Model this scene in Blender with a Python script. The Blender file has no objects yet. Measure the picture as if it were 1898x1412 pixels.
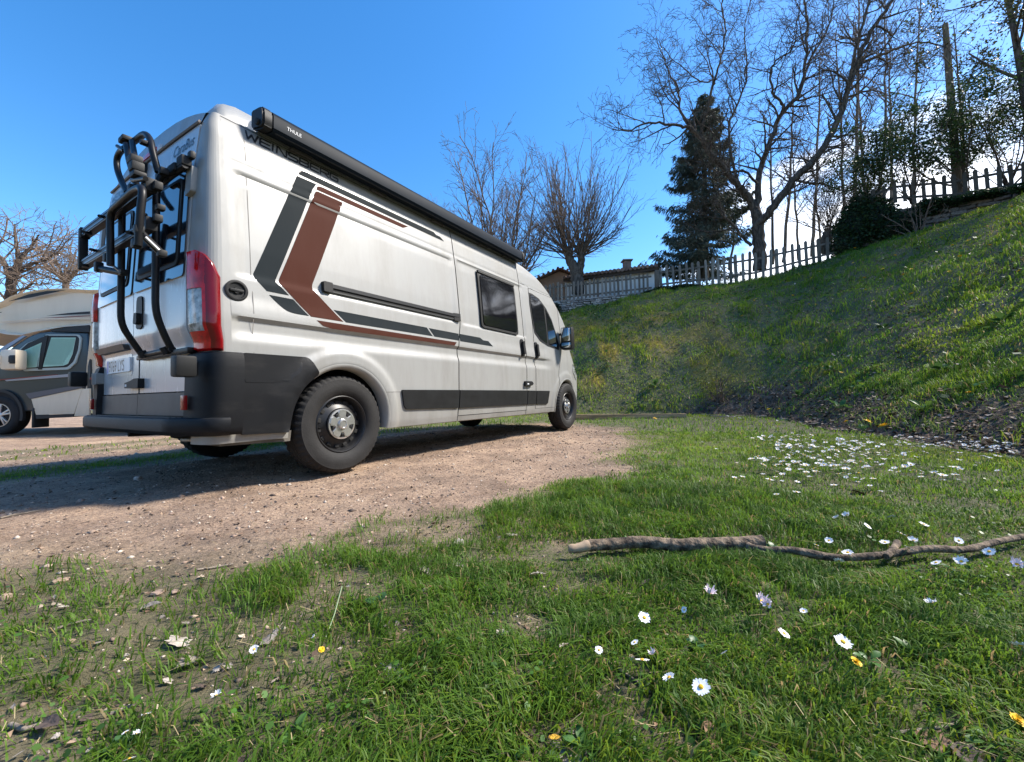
import bpy, bmesh, math, random
import numpy as np
from mathutils import Vector, Matrix

random.seed(11)
rng = np.random.default_rng(11)
S = bpy.context.scene
COL = S.collection
R = math.radians

# ------------------------------------------------------------------ camera
FPX, PIT, ROL, CAMH = 766.687, .0338, -.0189, .554      # focal length in photo pixels (1898 wide)
_fw = Vector((0, math.cos(PIT), math.sin(PIT)))
_rt0, _up0 = Vector((1, 0, 0)), Vector((0, -math.sin(PIT), math.cos(PIT)))
_rt = math.cos(ROL) * _rt0 + math.sin(ROL) * _up0
_up = -math.sin(ROL) * _rt0 + math.cos(ROL) * _up0
cam = bpy.data.cameras.new('camera')
camo = bpy.data.objects.new('camera', cam)
COL.objects.link(camo)
_m = Matrix((_rt, _up, -_fw)).transposed().to_4x4()
_m.translation = (0, 0, CAMH)
camo.matrix_world = _m
cam.sensor_width = 36
cam.sensor_fit = 'HORIZONTAL'
cam.lens = FPX / 1898 * 36
cam.clip_start, cam.clip_end = .05, 2000
S.camera = camo

# ------------------------------------------------------------------ light
SUN_AZ, SUN_EL = R(78), R(45)       # azimuth clockwise from +Y
wd = bpy.data.worlds.new('World')
S.world = wd
wd.use_nodes = True
nt = wd.node_tree
nt.nodes.clear()
N = nt.nodes.new
L = nt.links.new
out = N('ShaderNodeOutputWorld')
bg = N('ShaderNodeBackground')
bg.inputs['Strength'].default_value = .070
sky = N('ShaderNodeTexSky')
sky.sky_type = 'NISHITA'
sky.sun_disc = False
sky.sun_elevation, sky.sun_rotation = SUN_EL, SUN_AZ
sky.air_density, sky.dust_density, sky.ozone_density = 1.0, .3, 2.2
hsv = N('ShaderNodeHueSaturation')
hsv.inputs['Saturation'].default_value = 1.34
hsv.inputs['Hue'].default_value = .501
hsv.inputs['Value'].default_value = 1.0
L(sky.outputs[0], hsv.inputs['Color'])
# low banks of white cloud near the horizon, broken by noise
tc = N('ShaderNodeTexCoord')
sep = N('ShaderNodeSeparateXYZ')
L(tc.outputs['Generated'], sep.inputs[0])
mp = N('ShaderNodeMapping')
mp.inputs['Scale'].default_value = (1, 1, 2.6)
L(tc.outputs['Generated'], mp.inputs[0])
nz = N('ShaderNodeTexNoise')
nz.inputs['Scale'].default_value = 3.2
nz.inputs['Detail'].default_value = 7
nz.inputs['Roughness'].default_value = .58
L(mp.outputs[0], nz.inputs['Vector'])
def math_node(op, a, b=None, clamp=False):
    n = N('ShaderNodeMath')
    n.operation = op
    n.use_clamp = clamp
    for i, v in enumerate((a, b)):
        if v is None: continue
        if isinstance(v, (int, float)): n.inputs[i].default_value = v
        else: L(v, n.inputs[i])
    return n.outputs[0]
# cover: strong towards +X (clouds over the hillside wood) and some towards -X, fading with height
side_w = math_node('ADD', math_node('MULTIPLY', math_node('ABSOLUTE', sep.outputs[0]), .46), math_node('MULTIPLY', sep.outputs[0], .26))
low = math_node('MULTIPLY', sep.outputs[2], 1.2)
cov = math_node('SUBTRACT', math_node('ADD', math_node('ADD', nz.outputs['Fac'], side_w), -.45), low)
cov = math_node('MULTIPLY', cov, 6.0, True)
mixc = N('ShaderNodeMix')
mixc.data_type = 'RGBA'
L(cov, mixc.inputs['Factor'])
L(hsv.outputs[0], mixc.inputs['A'])
mixc.inputs['B'].default_value = (7.6, 7.9, 8.6, 1)
L(mixc.outputs['Result'], bg.inputs['Color'])
L(bg.outputs[0], out.inputs[0])

sun = bpy.data.lights.new('sun', 'SUN')
sun.energy = 2.2
sun.angle = R(9)
sun.color = (1, .93, .83)
suno = bpy.data.objects.new('sun', sun)
COL.objects.link(suno)
_sd = Vector((math.sin(SUN_AZ) * math.cos(SUN_EL), math.cos(SUN_AZ) * math.cos(SUN_EL), math.sin(SUN_EL)))
suno.rotation_euler = _sd.to_track_quat('Z', 'Y').to_euler()
suno.location = _sd * 60

S.view_settings.view_transform = 'Standard'
S.view_settings.look = 'None'
S.view_settings.exposure = 2.1
S.view_settings.gamma = 1
S.view_settings.use_curve_mapping = False
S.cycles.max_bounces = 8
S.cycles.transparent_max_bounces = 8
S.cycles.use_denoising = True

# ------------------------------------------------------------------ helpers
def ray(u, v):
    return _fw + (u - 949) / FPX * _rt - (v - 706) / FPX * _up
def W(u, v, Y):
    """the real place seen at photo pixel (u, v), Y metres ahead"""
    d = ray(u, v)
    return Vector((0, 0, CAMH)) + d * (Y / d.y)
def G(u, v, z=0.0):
    d = ray(u, v)
    return Vector((0, 0, CAMH)) + d * ((z - CAMH) / d.z)

def tag(o, label=None, cat=None, group=None, kind=None):
    if label: o['label'] = label
    if cat: o['category'] = cat
    if group: o['group'] = group
    if kind: o['kind'] = kind
    return o
def empty(name, loc=(0, 0, 0), rz=0, parent=None):
    o = bpy.data.objects.new(name, None)
    o.empty_display_size = .1
    COL.objects.link(o)
    o.location = loc
    o.rotation_euler = (0, 0, rz)
    if parent: o.parent = parent
    return o
def link(name, me, mat=None, parent=None):
    o = bpy.data.objects.new(name, me)
    COL.objects.link(o)
    if mat is not None and len(me.materials) == 0:
        for m in (mat if isinstance(mat, (list, tuple)) else [mat]): me.materials.append(m)
    if parent: o.parent = parent
    return o
def from_bm(name, bm, mat=None, parent=None, smooth=None, recalc=True):
    if recalc: bmesh.ops.recalc_face_normals(bm, faces=bm.faces)
    me = bpy.data.meshes.new(name)
    bm.to_mesh(me)
    bm.free()
    if smooth is not None and len(me.polygons):
        me.polygons.foreach_set('use_smooth', [True] * len(me.polygons))
        if smooth < 180: me.set_sharp_from_angle(angle=R(smooth))
    return link(name, me, mat, parent)
def np_mesh(name, verts, faces, smooth=False, attrs=None, mi=None):
    """verts (n,3), faces (m,k) int array of one size, or a list of arrays"""
    me = bpy.data.meshes.new(name)
    if not isinstance(faces, list): faces = [faces]
    faces = [np.asarray(f, np.int32) for f in faces if len(f)]
    nf = sum(len(f) for f in faces)
    nl = sum(f.size for f in faces)
    me.vertices.add(len(verts))
    me.vertices.foreach_set('co', np.asarray(verts, np.float32).ravel())
    me.loops.add(nl)
    me.loops.foreach_set('vertex_index', np.concatenate([f.ravel() for f in faces]))
    me.polygons.add(nf)
    tot = np.concatenate([np.full(len(f), f.shape[1], np.int32) for f in faces])
    st = np.concatenate([[0], np.cumsum(tot)[:-1]]).astype(np.int32)
    me.polygons.foreach_set('loop_start', st)
    me.polygons.foreach_set('loop_total', tot)
    if smooth: me.polygons.foreach_set('use_smooth', np.ones(nf, bool))
    if mi is not None: me.polygons.foreach_set('material_index', np.asarray(mi, np.int32))
    for k, a in (attrs or {}).items():
        a = np.asarray(a, np.float32)
        if a.ndim == 1:
            me.attributes.new(k, 'FLOAT', 'POINT').data.foreach_set('value', a)
        else:
            if a.shape[1] == 3: a = np.concatenate([a, np.ones((len(a), 1), np.float32)], 1)
            me.attributes.new(k, 'FLOAT_COLOR', 'POINT').data.foreach_set('color', a.ravel())
    me.update(calc_edges=True)
    me.validate()
    return me

_tab = rng.random((256, 256))
def vnoise(x, y, sc, seed=0):
    x = np.asarray(x, float) * sc + seed * 17.31
    y = np.asarray(y, float) * sc + seed * 41.77
    xi, yi = np.floor(x).astype(int), np.floor(y).astype(int)
    fx, fy = x - xi, y - yi
    fx, fy = fx * fx * (3 - 2 * fx), fy * fy * (3 - 2 * fy)
    t = lambda a, b: _tab[a & 255, b & 255]
    return (t(xi, yi) * (1 - fx) + t(xi + 1, yi) * fx) * (1 - fy) + (t(xi, yi + 1) * (1 - fx) + t(xi + 1, yi + 1) * fx) * fy
def fbm(x, y, sc, seed=0, oct=4):
    a, s, t = 1., 0., 0.
    for i in range(oct):
        s = s + a * vnoise(x, y, sc * 2 ** i, seed + i)
        t += a
        a *= .5
    return s / t
def in_poly(x, y, poly):
    x, y = np.asarray(x, float), np.asarray(y, float)
    ins = np.zeros(x.shape, bool)
    n = len(poly)
    for i in range(n):
        x0, y0 = poly[i][:2]
        x1, y1 = poly[(i + 1) % n][:2]
        if y0 == y1: continue
        c = ((y0 > y) != (y1 > y)) & (x < (x1 - x0) * (y - y0) / (y1 - y0) + x0)
        ins ^= c
    return ins
def d_line(x, y, pl, closed=False):
    d = np.full(np.shape(x), 1e9)
    n = len(pl)
    for i in range(n if closed else n - 1):
        ax, ay = pl[i][:2]
        bx, by = pl[(i + 1) % n][:2]
        vx, vy = bx - ax, by - ay
        t = np.clip(((x - ax) * vx + (y - ay) * vy) / (vx * vx + vy * vy + 1e-12), 0, 1)
        d = np.minimum(d, np.hypot(x - ax - t * vx, y - ay - t * vy))
    return d
def sstep(a, b, x):
    t = np.clip((x - a) / (b - a), 0, 1)
    return t * t * (3 - 2 * t)

# ------------------------------------------------------------------ materials
def M(name, col, rough=.6, metal=0., var=0., vscale=6., bump=0., bscale=40., coat=0., spec=.5, col2=None, trans=0., detail=6.,
      lo=.35, hi=.65, stretch=None, ior=1.45):
    m = bpy.data.materials.new(name)
    m.use_nodes = True
    t = m.node_tree
    b = t.nodes['Principled BSDF']
    b.inputs['Base Color'].default_value = (*col, 1)
    b.inputs['Roughness'].default_value = rough
    b.inputs['Metallic'].default_value = metal
    b.inputs['Specular IOR Level'].default_value = spec
    b.inputs['Coat Weight'].default_value = coat
    b.inputs['Coat Roughness'].default_value = .06
    b.inputs['IOR'].default_value = ior
    b.inputs['Transmission Weight'].default_value = trans
    if var or bump or col2 is not None:
        c = t.nodes.new('ShaderNodeTexCoord')
        vec = c.outputs['Object']
        if stretch:
            mpn = t.nodes.new('ShaderNodeMapping')
            mpn.inputs['Scale'].default_value = stretch
            t.links.new(vec, mpn.inputs[0])
            vec = mpn.outputs[0]
        if var or col2 is not None:
            n = t.nodes.new('ShaderNodeTexNoise')
            n.inputs['Scale'].default_value = vscale
            n.inputs['Detail'].default_value = detail
            n.inputs['Roughness'].default_value = .62
            t.links.new(vec, n.inputs['Vector'])
            r = t.nodes.new('ShaderNodeValToRGB')
            r.color_ramp.elements[0].position = lo
            r.color_ramp.elements[1].position = hi
            a = [max(0, x * (1 - var)) for x in col]
            z = col2 if col2 is not None else [min(1, x * (1 + var)) for x in col]
            r.color_ramp.elements[0].color = (*a, 1)
            r.color_ramp.elements[1].color = (*z, 1)
            t.links.new(n.outputs['Fac'], r.inputs[0])
            t.links.new(r.outputs[0], b.inputs['Base Color'])
        if bump:
            n2 = t.nodes.new('ShaderNodeTexNoise')
            n2.inputs['Scale'].default_value = bscale
            n2.inputs['Detail'].default_value = 5
            t.links.new(vec, n2.inputs['Vector'])
            bm_ = t.nodes.new('ShaderNodeBump')
            bm_.inputs['Strength'].default_value = bump
            bm_.inputs['Distance'].default_value = .02
            t.links.new(n2.outputs['Fac'], bm_.inputs['Height'])
            t.links.new(bm_.outputs[0], b.inputs['Normal'])
    return m
def leaf_mat(name, trans=.45, attr='col', rough=.5):
    """thin leaf: colour from a per-leaf attribute, light passes through"""
    m = bpy.data.materials.new(name)
    m.use_nodes = True
    t = m.node_tree
    t.nodes.clear()
    o = t.nodes.new('ShaderNodeOutputMaterial')
    a = t.nodes.new('ShaderNodeAttribute')
    a.attribute_name = attr
    p = t.nodes.new('ShaderNodeBsdfPrincipled')
    p.inputs['Roughness'].default_value = rough
    p.inputs['Specular IOR Level'].default_value = .25
    tr = t.nodes.new('ShaderNodeBsdfTranslucent')
    mx = t.nodes.new('ShaderNodeMixShader')
    mx.inputs[0].default_value = trans
    g = t.nodes.new('ShaderNodeHueSaturation')
    g.inputs['Hue'].default_value = .485
    g.inputs['Value'].default_value = 1.25
    t.links.new(a.outputs['Color'], p.inputs['Base Color'])
    t.links.new(a.outputs['Color'], g.inputs['Color'])
    t.links.new(g.outputs[0], tr.inputs['Color'])
    t.links.new(p.outputs[0], mx.inputs[1])
    t.links.new(tr.outputs[0], mx.inputs[2])
    t.links.new(mx.outputs[0], o.inputs[0])
    return m

# ------------------------------------------------------------------ mesh primitives on a bmesh
def add_box(bm, c, s, rot=None, bev=0.):
    r = bmesh.ops.create_cube(bm, size=1)
    vs = r['verts']
    mat = Matrix.Translation(c) @ (rot.to_4x4() if rot is not None else Matrix()) @ Matrix.Diagonal((*s, 1))
    bmesh.ops.transform(bm, matrix=mat, verts=vs)
    if bev:
        es = list({e for v in vs for e in v.link_edges})
        bmesh.ops.bevel(bm, geom=es, offset=bev, segments=2, affect='EDGES', profile=.6)
def box_obj(name, c, s, mat, parent=None, bev=0., rot=None):
    bm = bmesh.new()
    add_box(bm, c, s, rot, bev)
    return from_bm(name, bm, mat, parent, smooth=40 if bev else None)
def add_tube(bm, pts, r, seg=10, caps=True):
    pts = [Vector(p) for p in pts]
    rs = r if isinstance(r, (list, tuple)) else [r] * len(pts)
    n = len(pts)
    prev = None
    rings = []
    for i, p in enumerate(pts):
        d = (pts[min(i + 1, n - 1)] - pts[max(i - 1, 0)]).normalized()
        if prev is None:
            a = Vector((0, 0, 1)) if abs(d.z) < .9 else Vector((1, 0, 0))
            x = d.cross(a).normalized()
        else:
            x = (prev - d * prev.dot(d)).normalized()
        prev = x
        y = d.cross(x)
        rings.append([bm.verts.new(p + rs[i] * (math.cos(2 * math.pi * k / seg) * x + math.sin(2 * math.pi * k / seg) * y)) for k in range(seg)])
    for a, b in zip(rings, rings[1:]):
        for k in range(seg):
            bm.faces.new((a[k], a[(k + 1) % seg], b[(k + 1) % seg], b[k]))
    if caps:
        bm.faces.new(rings[0][::-1])
        bm.faces.new(rings[-1])
def smooth_path(pts, n=6, r=.08):
    """round the corners of a polyline"""
    pts = [Vector(p) for p in pts]
    o = [pts[0]]
    for i in range(1, len(pts) - 1):
        a, b, c = pts[i - 1], pts[i], pts[i + 1]
        ra = min(r, (a - b).length * .45)
        rc = min(r, (c - b).length * .45)
        p, q = b + (a - b).normalized() * ra, b + (c - b).normalized() * rc
        for k in range(n + 1):
            t = k / n
            o.append(p * (1 - t) ** 2 + b * 2 * t * (1 - t) + q * t * t)
    o.append(pts[-1])
    return o
def tube_obj(name, pts, r, mat, parent=None, seg=10, round_r=0):
    bm = bmesh.new()
    add_tube(bm, smooth_path(pts, 6, round_r) if round_r else pts, r, seg)
    return from_bm(name, bm, mat, parent, smooth=50)
def lathe(bm, prof, seg=48, M4=None, cap=False):
    """prof: (radius, axial) pairs round the local Y axis"""
    rings = []
    for (rad, ax) in prof:
        rings.append([bm.verts.new((rad * math.cos(2 * math.pi * k / seg), ax, rad * math.sin(2 * math.pi * k / seg))) for k in range(seg)])
    for a, b in zip(rings, rings[1:]):
        for k in range(seg):
            bm.faces.new((a[k], a[(k + 1) % seg], b[(k + 1) % seg], b[k]))
    if cap: bm.faces.new(rings[-1])
    if M4 is not None: bmesh.ops.transform(bm, matrix=M4, verts=[v for r_ in rings for v in r_])
def round_poly(poly, rad, n=5):
    """round polygon corners; rad a number or one per corner"""
    P = [Vector((p[0], p[1])) for p in poly]
    o = []
    for i, b in enumerate(P):
        r = rad[i] if isinstance(rad, (list, tuple)) else rad
        a, c = P[i - 1], P[(i + 1) % len(P)]
        if r <= 0:
            o.append(b)
            continue
        ra, rc = min(r, (a - b).length * .48), min(r, (c - b).length * .48)
        p, q = b + (a - b).normalized() * ra, b + (c - b).normalized() * rc
        for k in range(n + 1):
            t = k / n
            o.append(p * (1 - t) ** 2 + b * 2 * t * (1 - t) + q * t * t)
    return [(p.x, p.y) for p in o]
def plate(name, poly, fmap, t0, t1, mat, parent=None, du=.06, dv=.04, smooth=30, hole=None):
    """a plate of outline poly (u,v) lying on a curved skin: fmap(u,v,h) gives the point h above the skin; back at t0, face at t1"""
    bm = bmesh.new()
    vs = [bm.verts.new((p[0], p[1], 0)) for p in poly]
    bm.faces.new(vs)
    us, ws = [p[0] for p in poly], [p[1] for p in poly]
    for ax, (lo, hi), st in ((0, (min(us), max(us)), du), (1, (min(ws), max(ws)), dv)):
        k = math.ceil(lo / st)
        while k * st < hi - 1e-5:
            co = [0, 0, 0]
            no = [0, 0, 0]
            co[ax] = k * st + 1e-5
            no[ax] = 1
            bmesh.ops.bisect_plane(bm, geom=bm.verts[:] + bm.edges[:] + bm.faces[:], plane_co=co, plane_no=no)
            k += 1
    bmesh.ops.triangulate(bm, faces=[f for f in bm.faces if len(f.verts) > 4])
    top = bm.faces[:]
    if t0 < t1:
        be = [e for e in bm.edges if len(e.link_faces) == 1]
        ret = bmesh.ops.extrude_edge_only(bm, edges=be)
        low = {v for v in ret['geom'] if isinstance(v, bmesh.types.BMVert)}
    else:
        low = set()
    for v in bm.verts:
        v.co = Vector(fmap(v.co.x, v.co.y, t0 if v in low else t1))
    return from_bm(name, bm, mat, parent, smooth=smooth)
# ------------------------------------------------------------------ terrain
VAN = Vector((-2.117, 3.622, 0))           # under the rear axle of the white van
VRZ = math.pi / 2 - .5559                  # its heading
_vx, _vy = Vector((math.sin(.5559), math.cos(.5559), 0)), Vector((-math.cos(.5559), math.sin(.5559), 0))
def van_xy(x, y):
    dx, dy = x - VAN.x, y - VAN.y
    return dx * _vx.x + dy * _vx.y, dx * _vy.x + dy * _vy.y

BASE = [(-90, 60), (-30, 31), (-12, 20), (-4, 14), (1.5, 11.3), (4.2, 10.7), (5.8, 9.6), (5.65, 7.9), (5.15, 6.1), (4.8, 4.6), (4.5, 3.3), (4.3, 1.6), (4.2, -8), (4.2, -60)]
CREST = [(-90, 90, .6), (-30, 42, 1.0), (-14, 31, 1.6), (-5, 23, 3.2), (2.1, 19, 4.3), (6.5, 18, 5.05), (10.4, 17, 5.16), (12.5, 16, 5.68), (14.2, 14.5, 6.0), (16, 13, 6.5),
         (18, 8, 7.2), (18.5, 0, 7.5), (18.5, -8, 7.5), (18.5, -60, 7.5)]
FLAT = BASE + [(-200, -60), (-200, 60)]
BELOW = [c[:2] for c in CREST] + [(-200, -60), (-200, 90)]
_cs = []
for a, b in zip(CREST, CREST[1:]):
    for k in range(8):
        t = k / 8
        _cs.append([a[i] * (1 - t) + b[i] * t for i in range(3)])
_cs = np.array(_cs)
def H(x, y):
    x, y = np.atleast_1d(np.asarray(x, float)), np.atleast_1d(np.asarray(y, float))
    flat, below = in_poly(x, y, FLAT), in_poly(x, y, BELOW)
    db, dc = d_line(x, y, BASE), d_line(x, y, CREST)
    num = np.zeros(x.shape)
    den = np.zeros(x.shape)
    for cx, cy, cz in _cs:
        w = 1 / ((x - cx) ** 2 + (y - cy) ** 2 + .3) ** 2
        num += w * cz
        den += w
    zc = num / den
    t = db / (db + dc + 1e-9)
    rise = zc * (t + .10 * np.sin(math.pi * np.clip(t, 0, 1)))
    rise = rise + (fbm(x, y, .55, 3) - .5) * .5 * np.sin(math.pi * np.clip(t, 0, 1)) * np.clip(zc / 4, 0, 1) + (fbm(x, y, 2.1, 5) - .5) * .34 * np.clip(t * 8, 0, 1)
    z = np.where(flat, 0, np.where(below, rise, zc + .035 * dc))
    # the flat: gentle relief away from the wheels, a shallow ditch along the bank's foot
    xv, yv = van_xy(x, y)
    nearvan = sstep(1.2, 3.0, np.maximum(np.abs(xv - 2) - 2.2, np.abs(yv) - 1.0) + 1.2)
    z = z + np.where(flat, (fbm(x, y, .35, 9) - .5) * .10 * nearvan * sstep(.8, 2.2, np.hypot(x, y)), 0)
    ditch = np.exp(-((np.where(flat, -db, db) + .28) / .22) ** 2) * .09 * sstep(6.5, 4.5, np.abs(y - 5) - .5 + 0 * x) * (x > 3)
    rr_ = np.hypot(x, y)
    return z - ditch + sstep(38, 130, rr_) * (5 + 9 * fbm(x, y, .018, 141, 3))
def h1(x, y): return float(H(x, y)[0])

# dirt: the bare parking track
_dp = [(-900, 770), (-300, 765), (0, 775), (300, 790), (640, 800), (1000, 785), (1100, 786), (1160, 800), (1172, 835), (1120, 872), (1010, 905), (900, 925), (800, 955), (690, 985),
       (560, 1030), (440, 1062), (300, 1060), (120, 1080), (0, 1095), (-300, 1130), (-900, 1180)]
DIRT = [tuple(G(u, v)[:2]) for u, v in _dp]
def dirt_mask(x, y):
    """1 on bare track, 0 in full grass; ragged and patchy in between"""
    ins = in_poly(x, y, DIRT)
    d = d_line(x, y, DIRT, True)
    sd = np.where(ins, d, -d) * np.clip(1.0 / (.35 + .12 * np.hypot(x, y)), .3, 1.6)
    n = (fbm(x, y, 2.2, 21) - .5) * 1.05 + (fbm(x, y, 9, 25, 3) - .5) * .55
    m = sstep(-.40, .30, sd + n * .8)
    xv, yv = van_xy(x, y)
    # grass strips left of the van
    st = np.exp(-((yv - 1.55 - .12 * np.sin(xv)) / .36) ** 2) * sstep(-3.2, -1.2, xv) * 1.15
    st = np.maximum(st, .75 * np.exp(-((yv - 3.3) / .22) ** 2) * sstep(-4, -1, xv))
    st = np.maximum(st, .7 * np.exp(-((yv - 4.1) / .3) ** 2))
    m = np.where(ins, m * (1 - np.clip(st * (.55 + 1.0 * fbm(x, y, 3, 31)), 0, 1)), m)
    # worn earth patches inside the grass close by, sparse at the lower left
    wear = fbm(x, y, 6.0, 44, 4)
    m = np.maximum(m, sstep(.62, .74, wear) * .7 * sstep(3.2, 1.0, np.hypot(x - .0, y - .9)))
    m = np.maximum(m, sstep(.42, .62, fbm(x, y, 6.5, 47, 4)) * .66 * sstep(.45, -.75, x - .35 * (y - .9)) * (y < 2.2))
    # beyond the left: the open dirt yard
    m = np.maximum(m, sstep(-3.5, -6, x) * (y > 3.9) * sstep(24, 18, y) * (1 - .9 * np.clip(st * 1.2, 0, 1)))
    return np.clip(m, 0, 1)
def soil_mask(x, y):
    """dark litter-covered earth along the foot of the bank and bald spots on it"""
    flat = in_poly(x, y, FLAT)
    sd = np.where(flat, -1, 1) * d_line(x, y, BASE)
    w = .55 + .5 * fbm(x, y, 1.1, 51)
    foot = sstep(-.42, -.15, sd) * sstep(w + .35, w - .35, sd) * (x > 3.4) * (y < 10.6)
    bald = sstep(.56, .68, fbm(x, y, .8, 55)) * sstep(.3, 1.5, sd) * sstep(9.5, 4, sd) * np.clip((x - 2) * .25, 0, 1)
    return np.clip(np.maximum(foot, .32 * bald), 0, 1)
def moss_mask(x, y):
    flat = in_poly(x, y, FLAT)
    sd = np.where(flat, -1, 1) * d_line(x, y, BASE)
    return sstep(.3, 1.2, sd) * sstep(6.5, 3.0, sd) * sstep(9.0, 3.5, x) * sstep(-2, 0, x) * (y > 9) * sstep(.40, .60, fbm(x, y, 1.3, 61, 5))

def warp(n, lim, fine):
    s = np.linspace(-1, 1, n)
    k = np.arcsinh(lim / fine)
    return np.sinh(s * k) * fine
GN_, GFINE = 440, 1.4
gx = warp(GN_, 160, GFINE)
gy = warp(GN_, 160, GFINE) + 1.5
GX, GY = np.meshgrid(gx, gy, indexing='ij')
gxf, gyf = GX.ravel(), GY.ravel()
gz = H(gxf, gyf)
dm, sm, mm = dirt_mask(gxf, gyf), soil_mask(gxf, gyf), moss_mask(gxf, gyf)
micro = (fbm(gxf, gyf, 7, 71, 4) - .5) * .030 + (fbm(gxf, gyf, 24, 75, 3) - .5) * .014
xv, yv = van_xy(gxf, gyf)
rut = np.sin(yv * 9 + 2 * fbm(gxf, gyf, .8, 77)) * .006
gz = gz + (micro + rut * dm) * sstep(26, 10, np.hypot(gxf, gyf)) - .012
n1 = len(gy)
idx = np.arange(len(gx) * n1).reshape(len(gx), n1)
gf = np.stack([idx[:-1, :-1].ravel(), idx[1:, :-1].ravel(), idx[1:, 1:].ravel(), idx[:-1, 1:].ravel()], 1)

def ground_material():
    m = bpy.data.materials.new('ground')
    m.use_nodes = True
    t = m.node_tree
    b = t.nodes['Principled BSDF']
    b.inputs['Roughness'].default_value = .92
    b.inputs['Specular IOR Level'].default_value = .2
    new, lk = t.nodes.new, t.links.new
    geo = new('ShaderNodeTexCoord')
    def noise(sc, det=6, ro=.6):
        n = new('ShaderNodeTexNoise')
        n.inputs['Scale'].default_value, n.inputs['Detail'].default_value, n.inputs['Roughness'].default_value = sc, det, ro
        lk(geo.outputs['Object'], n.inputs['Vector'])
        return n.outputs['Fac']
    def ramp(f, stops):
        r = new('ShaderNodeValToRGB')
        e = r.color_ramp.elements
        while len(e) < len(stops): e.new(.5)
        for el, (p, c) in zip(e, stops):
            el.position, el.color = p, (*c, 1)
        lk(f, r.inputs[0])
        return r.outputs[0]
    def mix(f, a, c, mode='MIX'):
        n = new('ShaderNodeMix')
        n.data_type, n.blend_type = 'RGBA', mode
        for s, v in (('Factor', f), ('A', a), ('B', c)):
            if isinstance(v, float): n.inputs[s].default_value = v
            elif isinstance(v, tuple): n.inputs[s].default_value = (*v, 1)
            else: lk(v, n.inputs[s])
        return n.outputs['Result']
    def attr(k):
        a = new('ShaderNodeAttribute')
        a.attribute_name = k
        return a.outputs['Fac']
    dirt = ramp(noise(1.1, 9, .68), [(.30, (.225, .168, .125)), (.48, (.355, .256, .187)), (.62, (.44, .318, .225)), (.75, (.47, .39, .31))])
    grit = ramp(noise(55, 5, .75), [(.32, (.42, .38, .36)), (.5, (1, 1, 1)), (.70, (1.35, 1.3, 1.22))])
    dirt = mix(.9, dirt, grit, 'MULTIPLY')
    fine = ramp(noise(170, 4, .8), [(.34, (.35, .32, .30)), (.48, (1, 1, 1)), (.72, (1.3, 1.27, 1.22))])
    dirt = mix(.75, dirt, fine, 'MULTIPLY')
    blot = ramp(noise(3.2, 7, .7), [(.38, (.62, .60, .60)), (.55, (1, 1, 1))])
    dirt = mix(.8, dirt, blot, 'MULTIPLY')
    earth = ramp(noise(5, 8, .7), [(.35, (.075, .080, .038)), (.55, (.135, .132, .068)), (.7, (.19, .172, .105))])
    soil = ramp(noise(9, 8, .75), [(.33, (.045, .032, .023)), (.5, (.115, .082, .058)), (.66, (.21, .16, .12))])
    moss = ramp(noise(6, 8, .7), [(.35, (.12, .10, .025)), (.55, (.30, .22, .055)), (.7, (.36, .20, .07))])
    c = mix(attr('moss'), earth, moss)
    c = mix(attr('soil'), c, soil)
    c = mix(attr('dirt'), c, dirt)
    lk(c, b.inputs['Base Color'])
    bp = new('ShaderNodeBump')
    bp.inputs['Strength'].default_value, bp.inputs['Distance'].default_value = 1.0, .022
    lk(noise(38, 7, .75), bp.inputs['Height'])
    bp2 = new('ShaderNodeBump')
    bp2.inputs['Strength'].default_value, bp2.inputs['Distance'].default_value = .6, .05
    lk(noise(8, 6, .65), bp2.inputs['Height'])
    lk(bp.outputs[0], bp2.inputs['Normal'])
    lk(bp2.outputs[0], b.inputs['Normal'])
    return m
me = np_mesh('ground', np.stack([gxf, gyf, gz], 1), gf, True, {'dirt': dm * (1 - .62 * sstep(1.9, 1.0, gyf)), 'soil': sm, 'moss': mm})
tag(link('ground', me, ground_material()), kind='structure')
_zg, _dg, _sg, _mg = (a.reshape(GN_, GN_) for a in (gz, dm, sm, mm))
def gsample(arr, x, y):
    k = np.arcsinh(160 / GFINE)
    a = np.clip((np.arcsinh(np.asarray(x) / GFINE) / k + 1) / 2 * (GN_ - 1), 0, GN_ - 1.001)
    b = np.clip((np.arcsinh((np.asarray(y) - 1.5) / GFINE) / k + 1) / 2 * (GN_ - 1), 0, GN_ - 1.001)
    i, j = a.astype(int), b.astype(int)
    f, g = a - i, b - j
    return (arr[i, j] * (1 - f) + arr[i + 1, j] * f) * (1 - g) + (arr[i, j + 1] * (1 - f) + arr[i + 1, j + 1] * f) * g
def gh(x, y): return float(gsample(_zg, x, y))

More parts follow.
